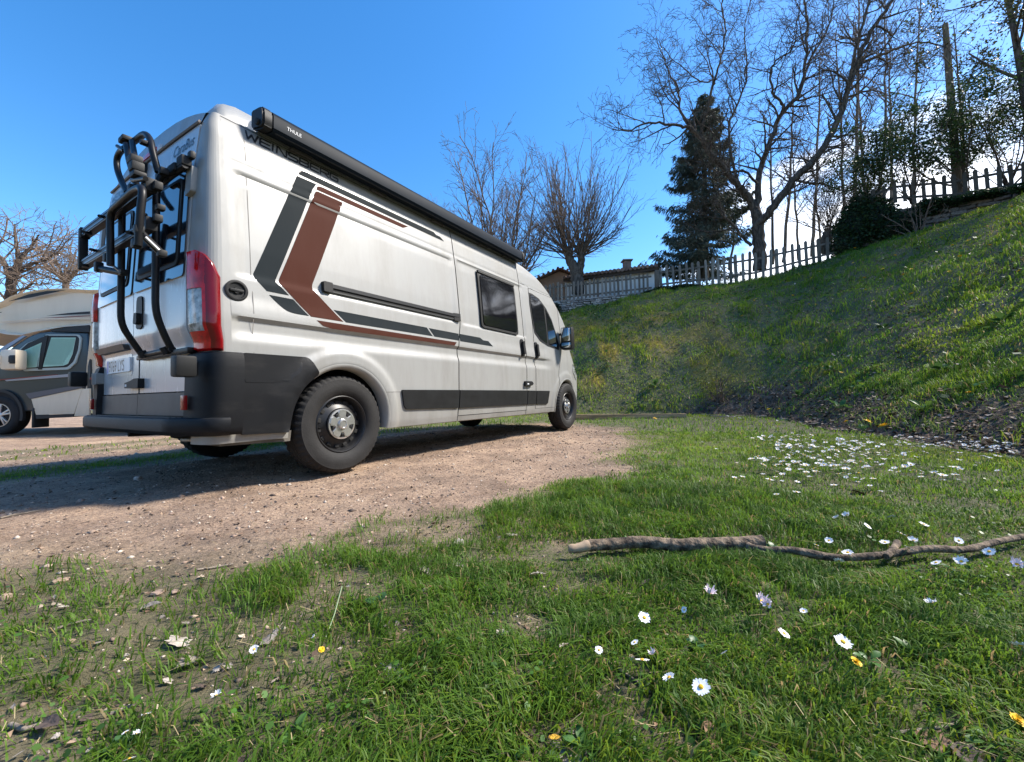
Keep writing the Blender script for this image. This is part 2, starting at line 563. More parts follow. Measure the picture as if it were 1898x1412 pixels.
# ------------------------------------------------------------------ grass
LEAF = leaf_mat('blade', .5)
def blades(name, x, y, h, w, lean, seed, tone=1.0, dry=.08):
    """one curved blade per point: a quad and a tip"""
    r = np.random.default_rng(seed)
    n = len(x)
    z = gsample(_zg, x, y) - .004
    a = r.uniform(0, 2 * np.pi, n)
    # blades of one tuft lean together
    a = a * .6 + 2 * np.pi * vnoise(x, y, 7, seed) * 1.3
    le = lean * (0.25 + r.random(n) * 1.1)
    dx, dy = np.cos(a), np.sin(a)
    px, py = -dy, dx
    tw = r.uniform(-.9, .9, n)
    px, py = px * np.cos(tw) + dx * np.sin(tw), py * np.cos(tw) + dy * np.sin(tw)
    P = np.empty((n, 5, 3), np.float32)
    mx, my, mz = x + dx * h * le * .35, y + dy * h * le * .35, z + h * .62
    hw_ = w / 2
    for k, (cx, cy, cz, ww) in enumerate(((x, y, z, -hw_), (x, y, z, hw_), (mx, my, mz, hw_ * .85), (mx, my, mz, -hw_ * .85))):
        P[:, k, 0], P[:, k, 1], P[:, k, 2] = cx + px * ww, cy + py * ww, cz
    droop = np.clip(1 - .45 * le, .25, 1)
    P[:, 4, 0], P[:, 4, 1], P[:, 4, 2] = x + dx * h * le, y + dy * h * le, z + h * droop
    base = np.arange(n)[:, None] * 5
    f4, f3 = base + np.array([[0, 1, 2, 3]]), base + np.array([[3, 2, 4]])
    t = vnoise(x, y, .9, 81)[:, None] * .6 + r.random((n, 1)) * .4
    c = np.array([[.046, .108, .011]]) * (1 - t) + np.array([[.122, .205, .022]]) * t
    yel = (vnoise(x, y, .55, 83) * .7 + r.random(n) * .3)
    c = np.where((yel > .62)[:, None], c * np.array([[1.5, 1.18, .9]]), c)
    ms = gsample(_mg, x, y)[:, None]
    c = c * (1 - .6 * ms) + .6 * ms * np.array([[.24, .18, .03]]) * (.6 + .8 * t)
    isd = r.random(n) < dry
    c[isd] = np.array([.26, .20, .085]) * r.uniform(.5, 1.1, (isd.sum(), 1))
    c = c * tone * r.uniform(.75, 1.25, (n, 1))
    me = np_mesh(name, P.reshape(-1, 3), [f4, f3], False, {'col': np.repeat(c, 5, 0)})
    return link(name, me, LEAF)
def scatter(n, sampler, keep, seed):
    r = np.random.default_rng(seed)
    x, y = sampler(r, n)
    k = keep(x, y) > r.random(n)
    return x[k], y[k]
def polar(rmin, rmax, a0, a1, p=1.0):
    def f(r, n):
        a = r.uniform(a0, a1, n)
        q = (rmin ** p + (rmax ** p - rmin ** p) * r.random(n)) ** (1 / p)
        return q * np.sin(a), q * np.cos(a)
    return f
def lawn_keep(x, y):
    d, s = gsample(_dg, x, y), gsample(_sg, x, y)
    tuft = sstep(.30, .62, fbm(x, y, 5.5, 91, 3))
    flat = in_poly(x, y, FLAT)
    thin = np.where(y < 2.4, .50 + .50 * sstep(-1.0, .35, x - .35 * (y - .9) + .5 * (fbm(x, y, 3.1, 99, 3) - .5)), 1)
    return (1 - d) ** 1.3 * (1 - .94 * s) * (.35 + .65 * tuft) * flat * thin
LOGLINE = [tuple(G(u, v, .02)[:2]) for u, v in ((1054, 1013), (1190, 1005), (1412, 1003), (1540, 1030), (1650, 1026), (1790, 1013), (1915, 990))]
def hgt(x, y, lo, hi, seed):
    r = np.random.default_rng(seed)
    # taller clumps, shorter where worn
    return (lo + (hi - lo) * np.clip(fbm(x, y, 2.3, 93, 4) * 1.7 - .35, 0, 1)) * r.uniform(.55, 1.25, len(x)) * (1 - .55 * gsample(_dg, x, y)) * (1 - .62 * sstep(.20, .05, d_line(x, y - .0, LOGLINE)))

x, y = scatter(300000, polar(.35, 2.6, R(-78), R(78), 1.25), lawn_keep, 1)
tag(blades('lawn_grass', x, y, hgt(x, y, .022, .088, 1), rng.uniform(.0017, .0042, len(x)), .95, 101, 1.22, .07), kind='stuff')
x, y = scatter(200000, polar(2.4, 6.5, R(-62), R(66), 1.3), lawn_keep, 2)
tag(blades('lawn_grass', x, y, hgt(x, y, .022, .062, 2), rng.uniform(.003, .0055, len(x)), .9, 102, 1.32, .05), kind='stuff')
x, y = scatter(100000, polar(6.0, 24, R(-66), R(52), 1.3), lawn_keep, 3)
tag(blades('lawn_grass', x, y, hgt(x, y, .04, .10, 3), rng.uniform(.007, .014, len(x)), .85, 103, 1.5, .04), kind='stuff')
def bank_keep(x, y):
    s, m = gsample(_sg, x, y), gsample(_mg, x, y)
    flat = in_poly(x, y, FLAT)
    tuft = sstep(.28, .60, fbm(x, y, 1.6, 95, 4))
    return (1 - .80 * s) * (1 - .30 * m) * (.68 + .32 * tuft) * (~flat)
def bank_h(x, y, lo, hi, s):
    r = np.random.default_rng(s)
    return (lo + (hi - lo) * sstep(.40, .78, fbm(x, y, 1.7, 97, 4)) * r.uniform(.6, 1.5, len(x))) * r.uniform(.5, 1.3, len(x))
x, y = scatter(150000, polar(3.2, 11, R(20), R(68), 1.35), bank_keep, 4)
tag(blades('bank_grass', x, y, bank_h(x, y, .04, .15, 4), rng.uniform(.005, .010, len(x)), 1.0, 104, 1.6, .09), kind='stuff')
x, y = scatter(195000, polar(9.5, 27, R(-4), R(62), 1.7), bank_keep, 5)
tag(blades('bank_grass', x, y, bank_h(x, y, .06, .18, 5), rng.uniform(.010, .020, len(x)), .9, 105, 1.75, .06), kind='stuff')

# ------------------------------------------------------------------ crumbs and small stones of the track
def crumbs(name, x, y, s, cols, seed, mat):
    r = np.random.default_rng(seed)
    n = len(x)
    o = np.array([[1, 0, 0], [-1, 0, 0], [0, 1, 0], [0, -1, 0], [0, 0, 1], [0, 0, -1]], float)
    V = o[None] * (s[:, None, None] * r.uniform(.5, 1.3, (n, 1, 3))) * r.uniform(.7, 1.2, (n, 6, 1))
    V[:, :, 2] *= .6
    a = r.uniform(0, 6.28, n)
    c, sn = np.cos(a)[:, None], np.sin(a)[:, None]
    vx, vy = V[:, :, 0] * c - V[:, :, 1] * sn, V[:, :, 0] * sn + V[:, :, 1] * c
    V[:, :, 0], V[:, :, 1] = vx + x[:, None], vy + y[:, None]
    V[:, :, 2] += (gsample(_zg, x, y) + s * .12)[:, None]
    f = np.array([[0, 2, 4], [2, 1, 4], [1, 3, 4], [3, 0, 4], [2, 0, 5], [1, 2, 5], [3, 1, 5], [0, 3, 5]])
    F = (np.arange(n)[:, None, None] * 6 + f[None]).reshape(-1, 3)
    col = cols[r.integers(0, len(cols), n)] * r.uniform(.7, 1.25, (n, 1))
    return link(name, np_mesh(name, V.reshape(-1, 3), F, False, {'col': np.repeat(col, 6, 0)}), mat)
def attr_mat(name, rough=.85):
    m = bpy.data.materials.new(name)
    m.use_nodes = True
    a = m.node_tree.nodes.new('ShaderNodeAttribute')
    a.attribute_name = 'col'
    b = m.node_tree.nodes['Principled BSDF']
    b.inputs['Roughness'].default_value = rough
    b.inputs['Specular IOR Level'].default_value = .25
    m.node_tree.links.new(a.outputs['Color'], b.inputs['Base Color'])
    return m
CRUMB = attr_mat('crumb')
x, y = scatter(36000, polar(.9, 8, R(-64), R(30), 1.2), lambda x, y: gsample(_dg, x, y) * .8, 6)
sz = np.random.default_rng(61).gamma(1.3, .0022, len(x)) * (.7 + .16 * np.hypot(x, y)) + .0012
tag(crumbs('gravel', x, y, np.clip(sz, .0015, .026), np.array([[.30, .21, .16], [.38, .29, .22], [.22, .16, .12], [.42, .36, .30], [.10, .075, .06]]), 62, CRUMB), kind='stuff')
# ------------------------------------------------------------------ the white camper van
# van frame: X forward from the rear axle, Y to its left, Z up
def dirty_paint(name, col, dirt=(.42, .39, .33), amt=.65, rough=.32, vs=2.2, coat=.35, spec=.5):
    """paint with road film: thin streaky dirt, heavier low down on the sill"""
    m = bpy.data.materials.new(name)
    m.use_nodes = True
    t = m.node_tree
    b = t.nodes['Principled BSDF']
    new, lk = t.nodes.new, t.links.new
    tc = new('ShaderNodeTexCoord')
    mp = new('ShaderNodeMapping')
    mp.inputs['Scale'].default_value = (1.8, 1.8, .4)
    lk(tc.outputs['Object'], mp.inputs[0])
    n = new('ShaderNodeTexNoise')
    n.inputs['Scale'].default_value, n.inputs['Detail'].default_value, n.inputs['Roughness'].default_value = vs, 8, .65
    lk(mp.outputs[0], n.inputs['Vector'])
    r = new('ShaderNodeValToRGB')
    r.color_ramp.elements[0].position, r.color_ramp.elements[1].position = .42, .74
    r.color_ramp.elements[0].color = (0, 0, 0, 1)
    r.color_ramp.elements[1].color = (amt, amt, amt, 1)
    lk(n.outputs['Fac'], r.inputs[0])
    sp = new('ShaderNodeSeparateXYZ')
    lk(tc.outputs['Object'], sp.inputs[0])
    mr = new('ShaderNodeMapRange')
    mr.inputs['From Min'].default_value, mr.inputs['From Max'].default_value = .25, .62
    mr.inputs['To Min'].default_value, mr.inputs['To Max'].default_value = .55, 0
    lk(sp.outputs[2], mr.inputs['Value'])
    ad = new('ShaderNodeMath')
    ad.operation, ad.use_clamp = 'ADD', True
    lk(r.outputs[0], ad.inputs[0])
    lk(mr.outputs[0], ad.inputs[1])
    mx = new('ShaderNodeMix')
    mx.data_type = 'RGBA'
    mx.inputs['A'].default_value, mx.inputs['B'].default_value = (*col, 1), (*dirt, 1)
    lk(ad.outputs[0], mx.inputs['Factor'])
    lk(mx.outputs['Result'], b.inputs['Base Color'])
    rr = new('ShaderNodeMapRange')
    rr.inputs['To Min'].default_value, rr.inputs['To Max'].default_value = rough, rough + .35
    lk(ad.outputs[0], rr.inputs['Value'])
    lk(rr.outputs[0], b.inputs['Roughness'])
    b.inputs['Specular IOR Level'].default_value = spec
    b.inputs['Coat Weight'].default_value = coat
    b.inputs['Coat Roughness'].default_value = .12
    return m
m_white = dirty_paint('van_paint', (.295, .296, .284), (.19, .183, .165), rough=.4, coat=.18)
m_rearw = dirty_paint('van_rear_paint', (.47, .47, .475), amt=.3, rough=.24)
m_char = dirty_paint('charcoal_film', (.017, .022, .025), (.06, .06, .058), .2, .6, coat=0, spec=.03)
m_brown = dirty_paint('brown_film', (.062, .022, .015), (.10, .06, .05), .2, .6, coat=0, spec=.03)
m_plast = M('black_plastic', (.011, .012, .013), .55, spec=.3, var=.25, vscale=9, bump=.06, bscale=260)
m_bump = M('bumper_plastic', (.008, .009, .011), .55, col2=(.022, .022, .022), lo=.52, hi=.85, vscale=4.5, stretch=(1, 1, 2.5), bump=.10, bscale=320, spec=.22)
m_blackgl = M('black_glass', (.006, .006, .008), .06, spec=.7, coat=.6)
m_darkgl = M('tinted_window', (.010, .011, .013), .05, spec=.8, coat=.5)
m_rubber = M('tyre_rubber', (.012, .0115, .0115), .78, var=.35, vscale=7, bump=.10, bscale=90)
m_rim = M('black_steel_wheel', (.012, .012, .013), .42, var=.2)
m_silver = M('silver_hub', (.62, .62, .62), .28, .85, var=.12, vscale=20)
m_red = M('red_lens', (.50, .006, .009), .12, coat=.25, spec=.35, var=.45, vscale=14)
m_dkred = M('dark_red_lens', (.15, .003, .005), .12, coat=.25, spec=.35)
m_clear = M('clear_lens', (.30, .31, .31), .10, coat=.4, spec=.5, var=.7, vscale=22)
m_dark = M('underbody', (.012, .012, .012), .9)
m_gap = M('panel_gap', (.010, .010, .010), .8)
m_awn = M('anthracite_awning_case', (.010, .015, .022), .5, 0, var=.12, vscale=3, spec=.05)
m_grey = M('grey_metal', (.36, .36, .37), .35, .9, var=.2)
m_tubeb = M('black_rack_tube', (.009, .009, .010), .42, spec=.3, var=.2, vscale=20)
m_letters = M('dark_lettering', (.012, .013, .016), .35)
m_wtext = M('pale_lettering', (.62, .64, .66), .5)
m_platew = M('plate_white', (.78, .79, .80), .35)
m_plateb = M('plate_blue', (.02, .09, .45), .35)
m_mirr = M('mirror_glass', (.75, .78, .8), .02, 1.)

van = empty('camper_van', VAN, VRZ)
tag(van, 'white high-roof camper van with charcoal and brown side graphics and a rear bike rack', 'camper van')

_ZS = [.0, .28, .35, .60, .90, 1.05, 1.2, 1.5, 1.9, 2.2, 2.30, 2.34, 2.6]
_WS = [.985, .985, 1.0, 1.02, 1.024, 1.020, 1.006, .985, .945, .900, .874, .858, .80]
def hw(z): return float(np.interp(z, _ZS, _WS))
def ss(a, b, x):
    t = min(1, max(0, (x - a) / (b - a)))
    return t * t * (3 - 2 * t)
ARCH = ((0., .375, .42), (4.0, .36, .425))      # wheel openings: X, z, radius
def off(X, z):
    o = 0.
    f = ss(-.80, -.70, X) * ss(3.55, 3.2, X)
    # waist crease: steps in under z 1.06, swells again below .96
    o -= .020 * f * (ss(1.062, 1.035, z) * ss(.90, .985, z))
    o += .006 * f * ss(1.04, 1.07, z) * ss(1.20, 1.10, z)
    # pressed panels above the waist
    for x0, x1, z0, z1 in ((-.722, 1.352, 1.300, 1.992), (1.44, 2.79, 1.295, 2.012)):
        o -= .012 * ss(x0, x0 + .022, X) * ss(x1, x1 - .022, X) * ss(z0, z0 + .030, z) * ss(z1, z1 - .018, z)
    # fine swage line above the panels
    if X > -.74: o -= .005 * math.exp(-((z - 2.045) / .007) ** 2)
    # arch flares
    for ax, az, ar in ARCH:
        d = math.hypot(X - ax, (z - az) * 1.0)
        o += .022 * ss(.56, .50, d) * ss(.40, .44, d) * (.6 if ax > 1 else 1)
    return o
def gfront(X):
    return float(np.interp(X, [3.6, 4.1, 4.3, 4.5, 4.7, 4.85, 4.95], [1, .985, .955, .91, .87, .80, .68]))
def sk(X, z, h=0., side=-1):
    y = (hw(z) + off(X, z)) * gfront(X) + h
    return (X, side * y, z)
def ztop(X):
    return float(np.interp(X, [-.9, 2.75, 2.95, 3.29, 3.5, 3.72, 3.9, 4.04, 4.2, 4.27, 4.42, 4.6, 4.8, 4.95], [2.34, 2.34, 2.325, 2.245, 2.15, 2.02, 1.865, 1.725, 1.53, 1.235, 1.10, .93, .80, .62]))
def zlow(X): return float(np.interp(X, [-.8, 3.5, 4.4, 4.95], [.30, .30, .30, .32]))
GAP = .0065
def gap1(z): return 1.342 + .060 * ss(1.02, 1.34, z)
def gap2(z): return 2.738
def gap3(z): return 2.985
def door_front(z): return float(np.interp(z, [.36, .9, 1.25, 1.3, 2.02], [3.66, 3.72, 3.86, 3.88, 3.88]))

def side_panel(bm, Xl, Xr, z0f, z1f, nx, nz, side=-1):
    vs = [[None] * (nz + 1) for _ in range(nx + 1)]
    for i in range(nx + 1):
        s = i / nx
        for j in range(nz + 1):
            t = j / nz
            X = Xl(1.) * (1 - s) + Xr(1.) * s
            z = z0f(X) * (1 - t) + z1f(X) * t
            X = Xl(z) * (1 - s) + Xr(z) * s
            z = z0f(X) * (1 - t) + z1f(X) * t
            for ax, az, ar in ARCH:
                d = math.hypot(X - ax, z - az)
                if ar - .028 < d < ar + .004:        # draw the grid onto the wheel opening
                    X, z = ax + (X - ax) / d * ar, az + (z - az) / d * ar
            vs[i][j] = bm.verts.new(sk(X, z, 0, side))
    for i in range(nx):
        for j in range(nz):
            q = (vs[i][j], vs[i + 1][j], vs[i + 1][j + 1], vs[i][j + 1])
            cx, cz = sum(v.co.x for v in q) / 4, sum(v.co.z for v in q) / 4
            if any(math.hypot(cx - ax, cz - az) < ar - .004 for ax, az, ar in ARCH): continue
            bm.faces.new(q)
def rx(z): return float(np.interp(z, [.3, .62, .90, .99, 1.3, 1.95, 2.26, 2.34], [-.895, -.885, -.885, -.918, -.92, -.885, -.85, -.815]))
def corner(t, z, h=0., side=-1):
    """round the rear corner post: t 0 at the side panel, 1 at the door edge"""
    th = t * math.pi / 2
    c, s = math.cos(th) ** .62 if th < 1.5706 else 0., math.sin(th) ** .62 if th > 0 else 0.
    w, b0, x0 = hw(z), min(.80, hw(z) - .075), -.765
    nx, ny = -s, c
    l = math.hypot(nx, ny)
    return (x0 + (rx(z) + .012 - x0) * s + h * nx / l, side * (b0 + (w - b0) * c + h * ny / l), z)
def rk(y, z, h=0.):
    return (rx(z) + .012 * (y / .8) ** 2 - h, y, z)

bm = bmesh.new()
side_panel(bm, lambda z: -.765, lambda z: gap1(z) - GAP, zlow, ztop, 84, 150)
side_panel(bm, lambda z: gap1(z) - GAP + .009, lambda z: 2.738 - GAP, lambda X: zlow(X), lambda X: .350, 20, 3)
side_panel(bm, lambda z: gap1(z) + GAP, lambda z: 2.738 + .002, lambda X: 2.318, ztop, 40, 2)
side_panel(bm, lambda z: 2.738 + GAP, lambda z: 2.985 - GAP, zlow, ztop, 10, 120)
side_panel(bm, lambda z: 2.985 - GAP, lambda z: door_front(z) + GAP, lambda X: zlow(X), lambda X: .362, 20, 3)
side_panel(bm, lambda z: 2.985 - GAP, lambda z: 3.88 + GAP, lambda X: min(2.03, ztop(X) - .006), ztop, 30, 12)
side_panel(bm, lambda z: door_front(z) + GAP, lambda z: 4.95, zlow, ztop, 46, 70)
side_panel(bm, lambda z: -.765, lambda z: 4.95, lambda X: .37 if X < -.3 else zlow(X), ztop, 150, 60, 1)
# rear corner posts and the panel over the doors
for side in (-1, 1):
    for k in range(12):
        zs = [(.30 if side < 0 else .37) + i * (2.34 - (.30 if side < 0 else .37)) / 60 for i in range(61)]
        a = [bm.verts.new(corner(k / 12, z, 0, side)) for z in zs]
        b = [bm.verts.new(corner((k + 1) / 12, z, 0, side)) for z in zs]
        for i in range(60): bm.faces.new((a[i], b[i], b[i + 1], a[i + 1]))
# roof, windscreen and nose lid
XS = [-.815, -.79, -.75, -.68] + [-.6 + .2 * i for i in range(17)] + [2.75, 2.95, 3.29, 3.5, 3.72, 3.9, 4.04, 4.2, 4.27, 4.42, 4.6, 4.8, 4.95]
rows = []
for X in XS:
    w = hw(ztop(X)) * gfront(X)
    if X < -.76: w = .80 + .058 * ss(-.82, -.76, X)
    cr = float(np.interp(X, [-.82, -.79, -.6, 2.6, 3.0, 3.5, 4.2, 4.27, 4.95], [.11, .145, .165, .16, .13, .05, .02, .05, .02]))
    bow = float(np.interp(X, [2.8, 3.5, 4.2, 4.3, 4.95], [0, .22, .30, .10, .06]))
    rows.append([bm.verts.new((X + bow * (1 - abs(s) ** 2.2) , w * s, ztop(X) + cr * (1 - abs(s) ** 2.4))) for s in [-1, -.985, -.95, -.9, -.8, -.65, -.45, -.2, 0, .2, .45, .65, .8, .9, .95, .985, 1]])
for a, b in zip(rows, rows[1:]):
    for k in range(16): bm.faces.new((a[k], a[k + 1], b[k + 1], b[k]))
bm.faces.new([v for v in rows[-1]] + [bm.verts.new((4.99, .6, .32)), bm.verts.new((4.99, -.6, .32))])
# strip closing roof to the doors
a = [bm.verts.new(rk(-.80 + .1 * i, 2.262, .004)) for i in range(17)]
b = rows[0]
a = [bm.verts.new(rk(v_.co.y, 2.262, .004)) for v_ in b]
for i in range(16): bm.faces.new((a[i], a[i + 1], b[i + 1], b[i]))
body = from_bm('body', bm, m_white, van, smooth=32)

def panel_obj(name, *args, label=None):
    b_ = bmesh.new()
    side_panel(b_, *args)
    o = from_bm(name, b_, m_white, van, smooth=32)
    if label: o['label'] = label
    return o
sdoor = panel_obj('sliding_door', lambda z: gap1(z) + GAP, lambda z: 2.738 - GAP, lambda X: .356, lambda X: 2.312, 56, 150)
cdoor = panel_obj('cab_door', lambda z: 2.985 + GAP, lambda z: door_front(z) - GAP, lambda X: .366, lambda X: min(2.024, ztop(X) - .012), 40, 120)

# backing behind the gaps, wheel wells, chassis
bm = bmesh.new()
for x in (1.37, 2.738, 2.985):
    add_box(bm, (x, -.935, .85), (.13, .09, 1.0))
    add_box(bm, (x, -.865, 1.83), (.13, .09, .98), Matrix.Rotation(R(-6), 3, 'X'))
add_box(bm, (3.78, -.93, .9), (.14, .07, .9))
add_box(bm, (1.9, 0, .40), (3.2, 1.85, .13))
add_box(bm, (-.45, 0, .42), (.86, 1.5, .10))
add_box(bm, (4.5, 0, .42), (.75, 1.5, .12))
for x in (0, 4.0):
    for s in (-1, 1):
        prof = [(.425, 0), (.425, .34), (.05, .34)]
        n0 = len(bm.verts)
        lathe(bm, [(r_, -a_ if s > 0 else a_) for r_, a_ in prof], 40, Matrix.Translation((x, s * .965, .375)))
        bm.verts.ensure_lookup_table()
        for v_ in bm.verts[n0:]: v_.co.z = max(v_.co.z, .345)
add_tube(bm, [(0, -.85, .34), (0, .85, .34)], .055, 12)
for s in (-.5, .5):
    add_tube(bm, [(-.7, s, .38), (0, s, .31), (.75, s, .38)], .03, 8)
add_tube(bm, [(1.2, .35, .30), (-.8, .52, .32)], .035, 10)
add_box(bm, (.85, .3, .30), (.55, .32, .14), bev=.04)
add_box(bm, (2.3, -.2, .31), (.8, .5, .14), bev=.04)
add_box(bm, (-.62, -.25, .33), (.30, .22, .07), bev=.03)
add_box(bm, (-.70, .12, .345), (.16, .16, .07), bev=.03)
from_bm('underbody', bm, m_dark, van, smooth=40)
# pale sill bottom behind the rear wheel and along the side
tube_obj('sill_pipe', [(.45, -.965, .315), (3.45, -.965, .31)], .022, m_white, van)
plate('rear_valance', [(-.80, .285), (-.38, .275), (-.38, .345), (-.80, .345)], lambda u, v, h: sk(u, v, h - .02), -.25, .0, M('sill_grey', (.10, .092, .08), .85, var=.4), van)

# wheel arch lips
def arch_lip(X, z, r, mat, a0=-12, a1=192):
    b_ = bmesh.new()
    prof = ((r + .014, .004), (r + .002, .013), (r - .020, .010), (r - .026, -.07))
    rings = []
    for k in range(61):
        a = R(a0 + (a1 - a0) * k / 60)
        ring = []
        for rr, h in prof:
            px, pz = X + rr * math.cos(a), z + rr * math.sin(a)
            ring.append(b_.verts.new(sk(px, max(pz, .29), h)))
        rings.append(ring)
    for p, q in zip(rings, rings[1:]):
        for k in range(3): b_.faces.new((p[k], p[k + 1], q[k + 1], q[k]))
    return from_bm('arch_lip', b_, mat, van, smooth=60)
arch_lip(0, .375, .42, m_white, -10, 128)
arch_lip(4.0, .36, .425, m_white)

# ---- wheels
_b = bmesh.new()
add_box(_b, (.163, -.044, 0), (.026, .012, .034), None, .005)
vent_me = bpy.data.meshes.new('vent_hole')
_b.to_mesh(vent_me)
_b.free()
vent_me.materials.append(m_gap)
_b = bmesh.new()
lathe(_b, [(.0125, -.078), (.0125, -.092), (.010, -.094)], 6, cap=True)
bolt_me = bpy.data.meshes.new('wheel_bolt')
_b.to_mesh(bolt_me)
_b.free()
bolt_me.materials.append(m_rim)
def wheel(X, y, s, hub=True):
    e = empty('wheel', (X, y, .362), 0, van)
    if s > 0: e.rotation_euler = (0, 0, math.pi)
    b_ = bmesh.new()
    Rr, wd_ = .362, .112
    prof = [(.205, -.075), (.222, -.098), (.26, -.112), (.30, -.114), (.322, -.108), (.330, -.108), (.345, -.096), (.358, -.082)]
    tread = []
    for c in (-.058, -.020, .020, .058): tread += [(.362, c - .0155), (.362, c + .0155), (.353, c + .017), (.353, c + .021)]
    prof = prof + [(.361, -.076)] + tread[:-2] + [(.361, .076), (.345, .096), (.30, .114), (.222, .098), (.205, .08)]
    seg = 144
    lathe(b_, prof, seg)
    # tread blocks: every other shoulder segment sits deeper; side bars on the shoulder
    for v in b_.verts:
        rad = math.hypot(v.co.x, v.co.z)
        k = round(math.atan2(v.co.z, v.co.x) / (2 * math.pi) * seg) % seg
        if rad > .340 and abs(v.co.y) > .062 and k % 3 == 0:
            f = (rad - .010) / rad
            v.co.x *= f
            v.co.z *= f
        elif rad > .355 and k % 4 == 0:
            f = (rad - .004) / rad
            v.co.x *= f
            v.co.z *= f
    ty = from_bm('tyre', b_, m_rubber, e, smooth=35)
    b_ = bmesh.new()
    lathe(b_, [(.214, -.088), (.206, -.094), (.196, -.082), (.190, -.050), (.182, -.034), (.165, -.040), (.135, -.058), (.120, -.066), (.118, -.078), (.06, -.078)], 60, cap=True)
    rim = from_bm('rim', b_, m_rim, e, smooth=40)
    for k in range(15):
        a = 2 * math.pi * k / 15
        o = bpy.data.objects.new('vent_hole', vent_me)
        COL.objects.link(o)
        o.parent = rim
        o.rotation_euler = (0, -a, 0)
    # silver five-spoke centre cap
    b_ = bmesh.new()
    pts = []
    for k in range(5):
        a = 2 * math.pi * k / 5 + math.pi / 2
        for da, rr in ((-.40, .094), (-.20, .108), (.20, .108), (.40, .094), (.50, .064), (.76, .064)):
            pts.append((rr * math.cos(a + da), rr * math.sin(a + da)))
    b_2 = [b_.verts.new((p[0], -.092, p[1])) for p in pts]
    f = b_.faces.new(b_2)
    r_ = bmesh.ops.extrude_face_region(b_, geom=[f])
    for v in r_['geom']:
        if isinstance(v, bmesh.types.BMVert): v.co.y = -.070
    bmesh.ops.bevel(b_, geom=[e_ for e_ in b_.edges if abs(e_.verts[0].co.y + .092) < 1e-4 and abs(e_.verts[1].co.y + .092) < 1e-4], offset=.004, segments=2, affect='EDGES')
    lathe(b_, [(.040, -.094), (.036, -.106), (.026, -.108), (.024, -.104)], 24, cap=True)
    lathe(b_, [(.112, -.070), (.112, -.086), (.100, -.088), (.098, -.080)], 40)
    hubo = from_bm('hub_cover', b_, m_silver, e, smooth=35)
    for k in range(5):
        a = 2 * math.pi * (k + .5) / 5 + math.pi / 2
        o = bpy.data.objects.new('wheel_bolt', bolt_me)
        COL.objects.link(o)
        o.parent = hubo
        o.location = (.078 * math.cos(a), 0, .078 * math.sin(a))
    return e
wheel(0, -.905, -1)
wheel(4.035, -.915, -1)
wheel(0, .905, 1)
wheel(4.035, .915, 1)

# ---- side graphics (film): outlines in van X, z
SM = lambda u, v, h: sk(u, v, h)
def film(name, poly, mat, rad=0., h=.0018):
    return plate(name, round_poly(poly, rad) if rad else poly, SM, h, h, mat, van, .05, .02)
film('charcoal_stripe', [(-.285, 2.160), (-.262, 2.205), (1.125, 2.205), (1.155, 2.186), (1.215, 2.186), (1.272, 2.152), (1.05, 2.152)], m_char, [.0, .05, 0, 0, 0, 0, 0])
film('charcoal_stripe', [(-.298, 2.140), (-.150, 2.143), (-.185, 2.085), (-.490, 1.335), (-.488, 1.318), (-.408, 1.248), (-.552, 1.248), (-.618, 1.312), (-.626, 1.345)], m_char)
film('charcoal_stripe', [(-.540, 1.226), (-.382, 1.226), (-.276, 1.128), (-.400, 1.128), (-.455, 1.150)], m_char, [0, 0, 0, .06, .06])
film('brown_stripe', [(-.158, 2.089), (.067, 2.087), (-.236, 1.350), (-.226, 1.316), (-.004, 1.126), (-.262, 1.126), (-.464, 1.314), (-.470, 1.336)], m_brown, [.02, 0, .03, .03, 0, 0, .03, .03])
film('brown_stripe', [(-.152, 2.100), (-.140, 2.140), (.768, 2.136), (.698, 2.100)], m_brown, [0, .05, 0, 0])
film('charcoal_stripe', [(-.078, 1.205), (.898, 1.200), (.964, 1.125), (.017, 1.125)], m_char)
film('charcoal_stripe', [(.922, 1.199), (gap1(1.16) - .006, 1.196), (gap1(1.16) - .006, 1.123), (.986, 1.124)], m_char)
film('charcoal_stripe', [(gap1(1.16) + .006, 1.197), (1.735, 1.196), (1.792, 1.172), (1.890, 1.172), (1.968, 1.117), (gap1(1.16) + .006, 1.119)], m_char)
film('brown_stripe', [(-.222, 1.106), (1.312, 1.101), (1.278, 1.064), (-.10, 1.060), (-.175, 1.072)], m_brown)

# stroke lettering: each glyph as thin bars on a 1x1 cell
GLY = {'W': [[(0, 1), (.22, 0), (.5, .75), (.78, 0), (1, 1)]],
       'E': [[(1, 1), (.12, 1), (0, .88), (0, .12), (.12, 0), (1, 0)], [(0, .5), (.92, .5)]],
       'I': [[(.1, 0), (.1, 1)]],
       'N': [[(0, 0), (0, 1), (.15, 1), (.85, 0), (1, 0), (1, 1)]],
       'S': [[(1, 1), (.12, 1), (0, .88), (0, .6), (.12, .5), (.88, .5), (1, .4), (1, .12), (.88, 0), (0, 0)]],
       'B': [[(0, 0), (0, 1), (.85, 1), (.97, .88), (.97, .62), (.85, .5), (.05, .5)], [(.85, .5), (1, .38), (1, .12), (.88, 0), (0, 0)]],
       'R': [[(0, 0), (0, 1), (.88, 1), (1, .88), (1, .55), (.88, .45), (.1, .45)], [(.5, .45), (1, 0)]],
       'G': [[(1, 1), (.12, 1), (0, .88), (0, .12), (.12, 0), (.9, 0), (1, .1), (1, .5), (.35, .5)]]}
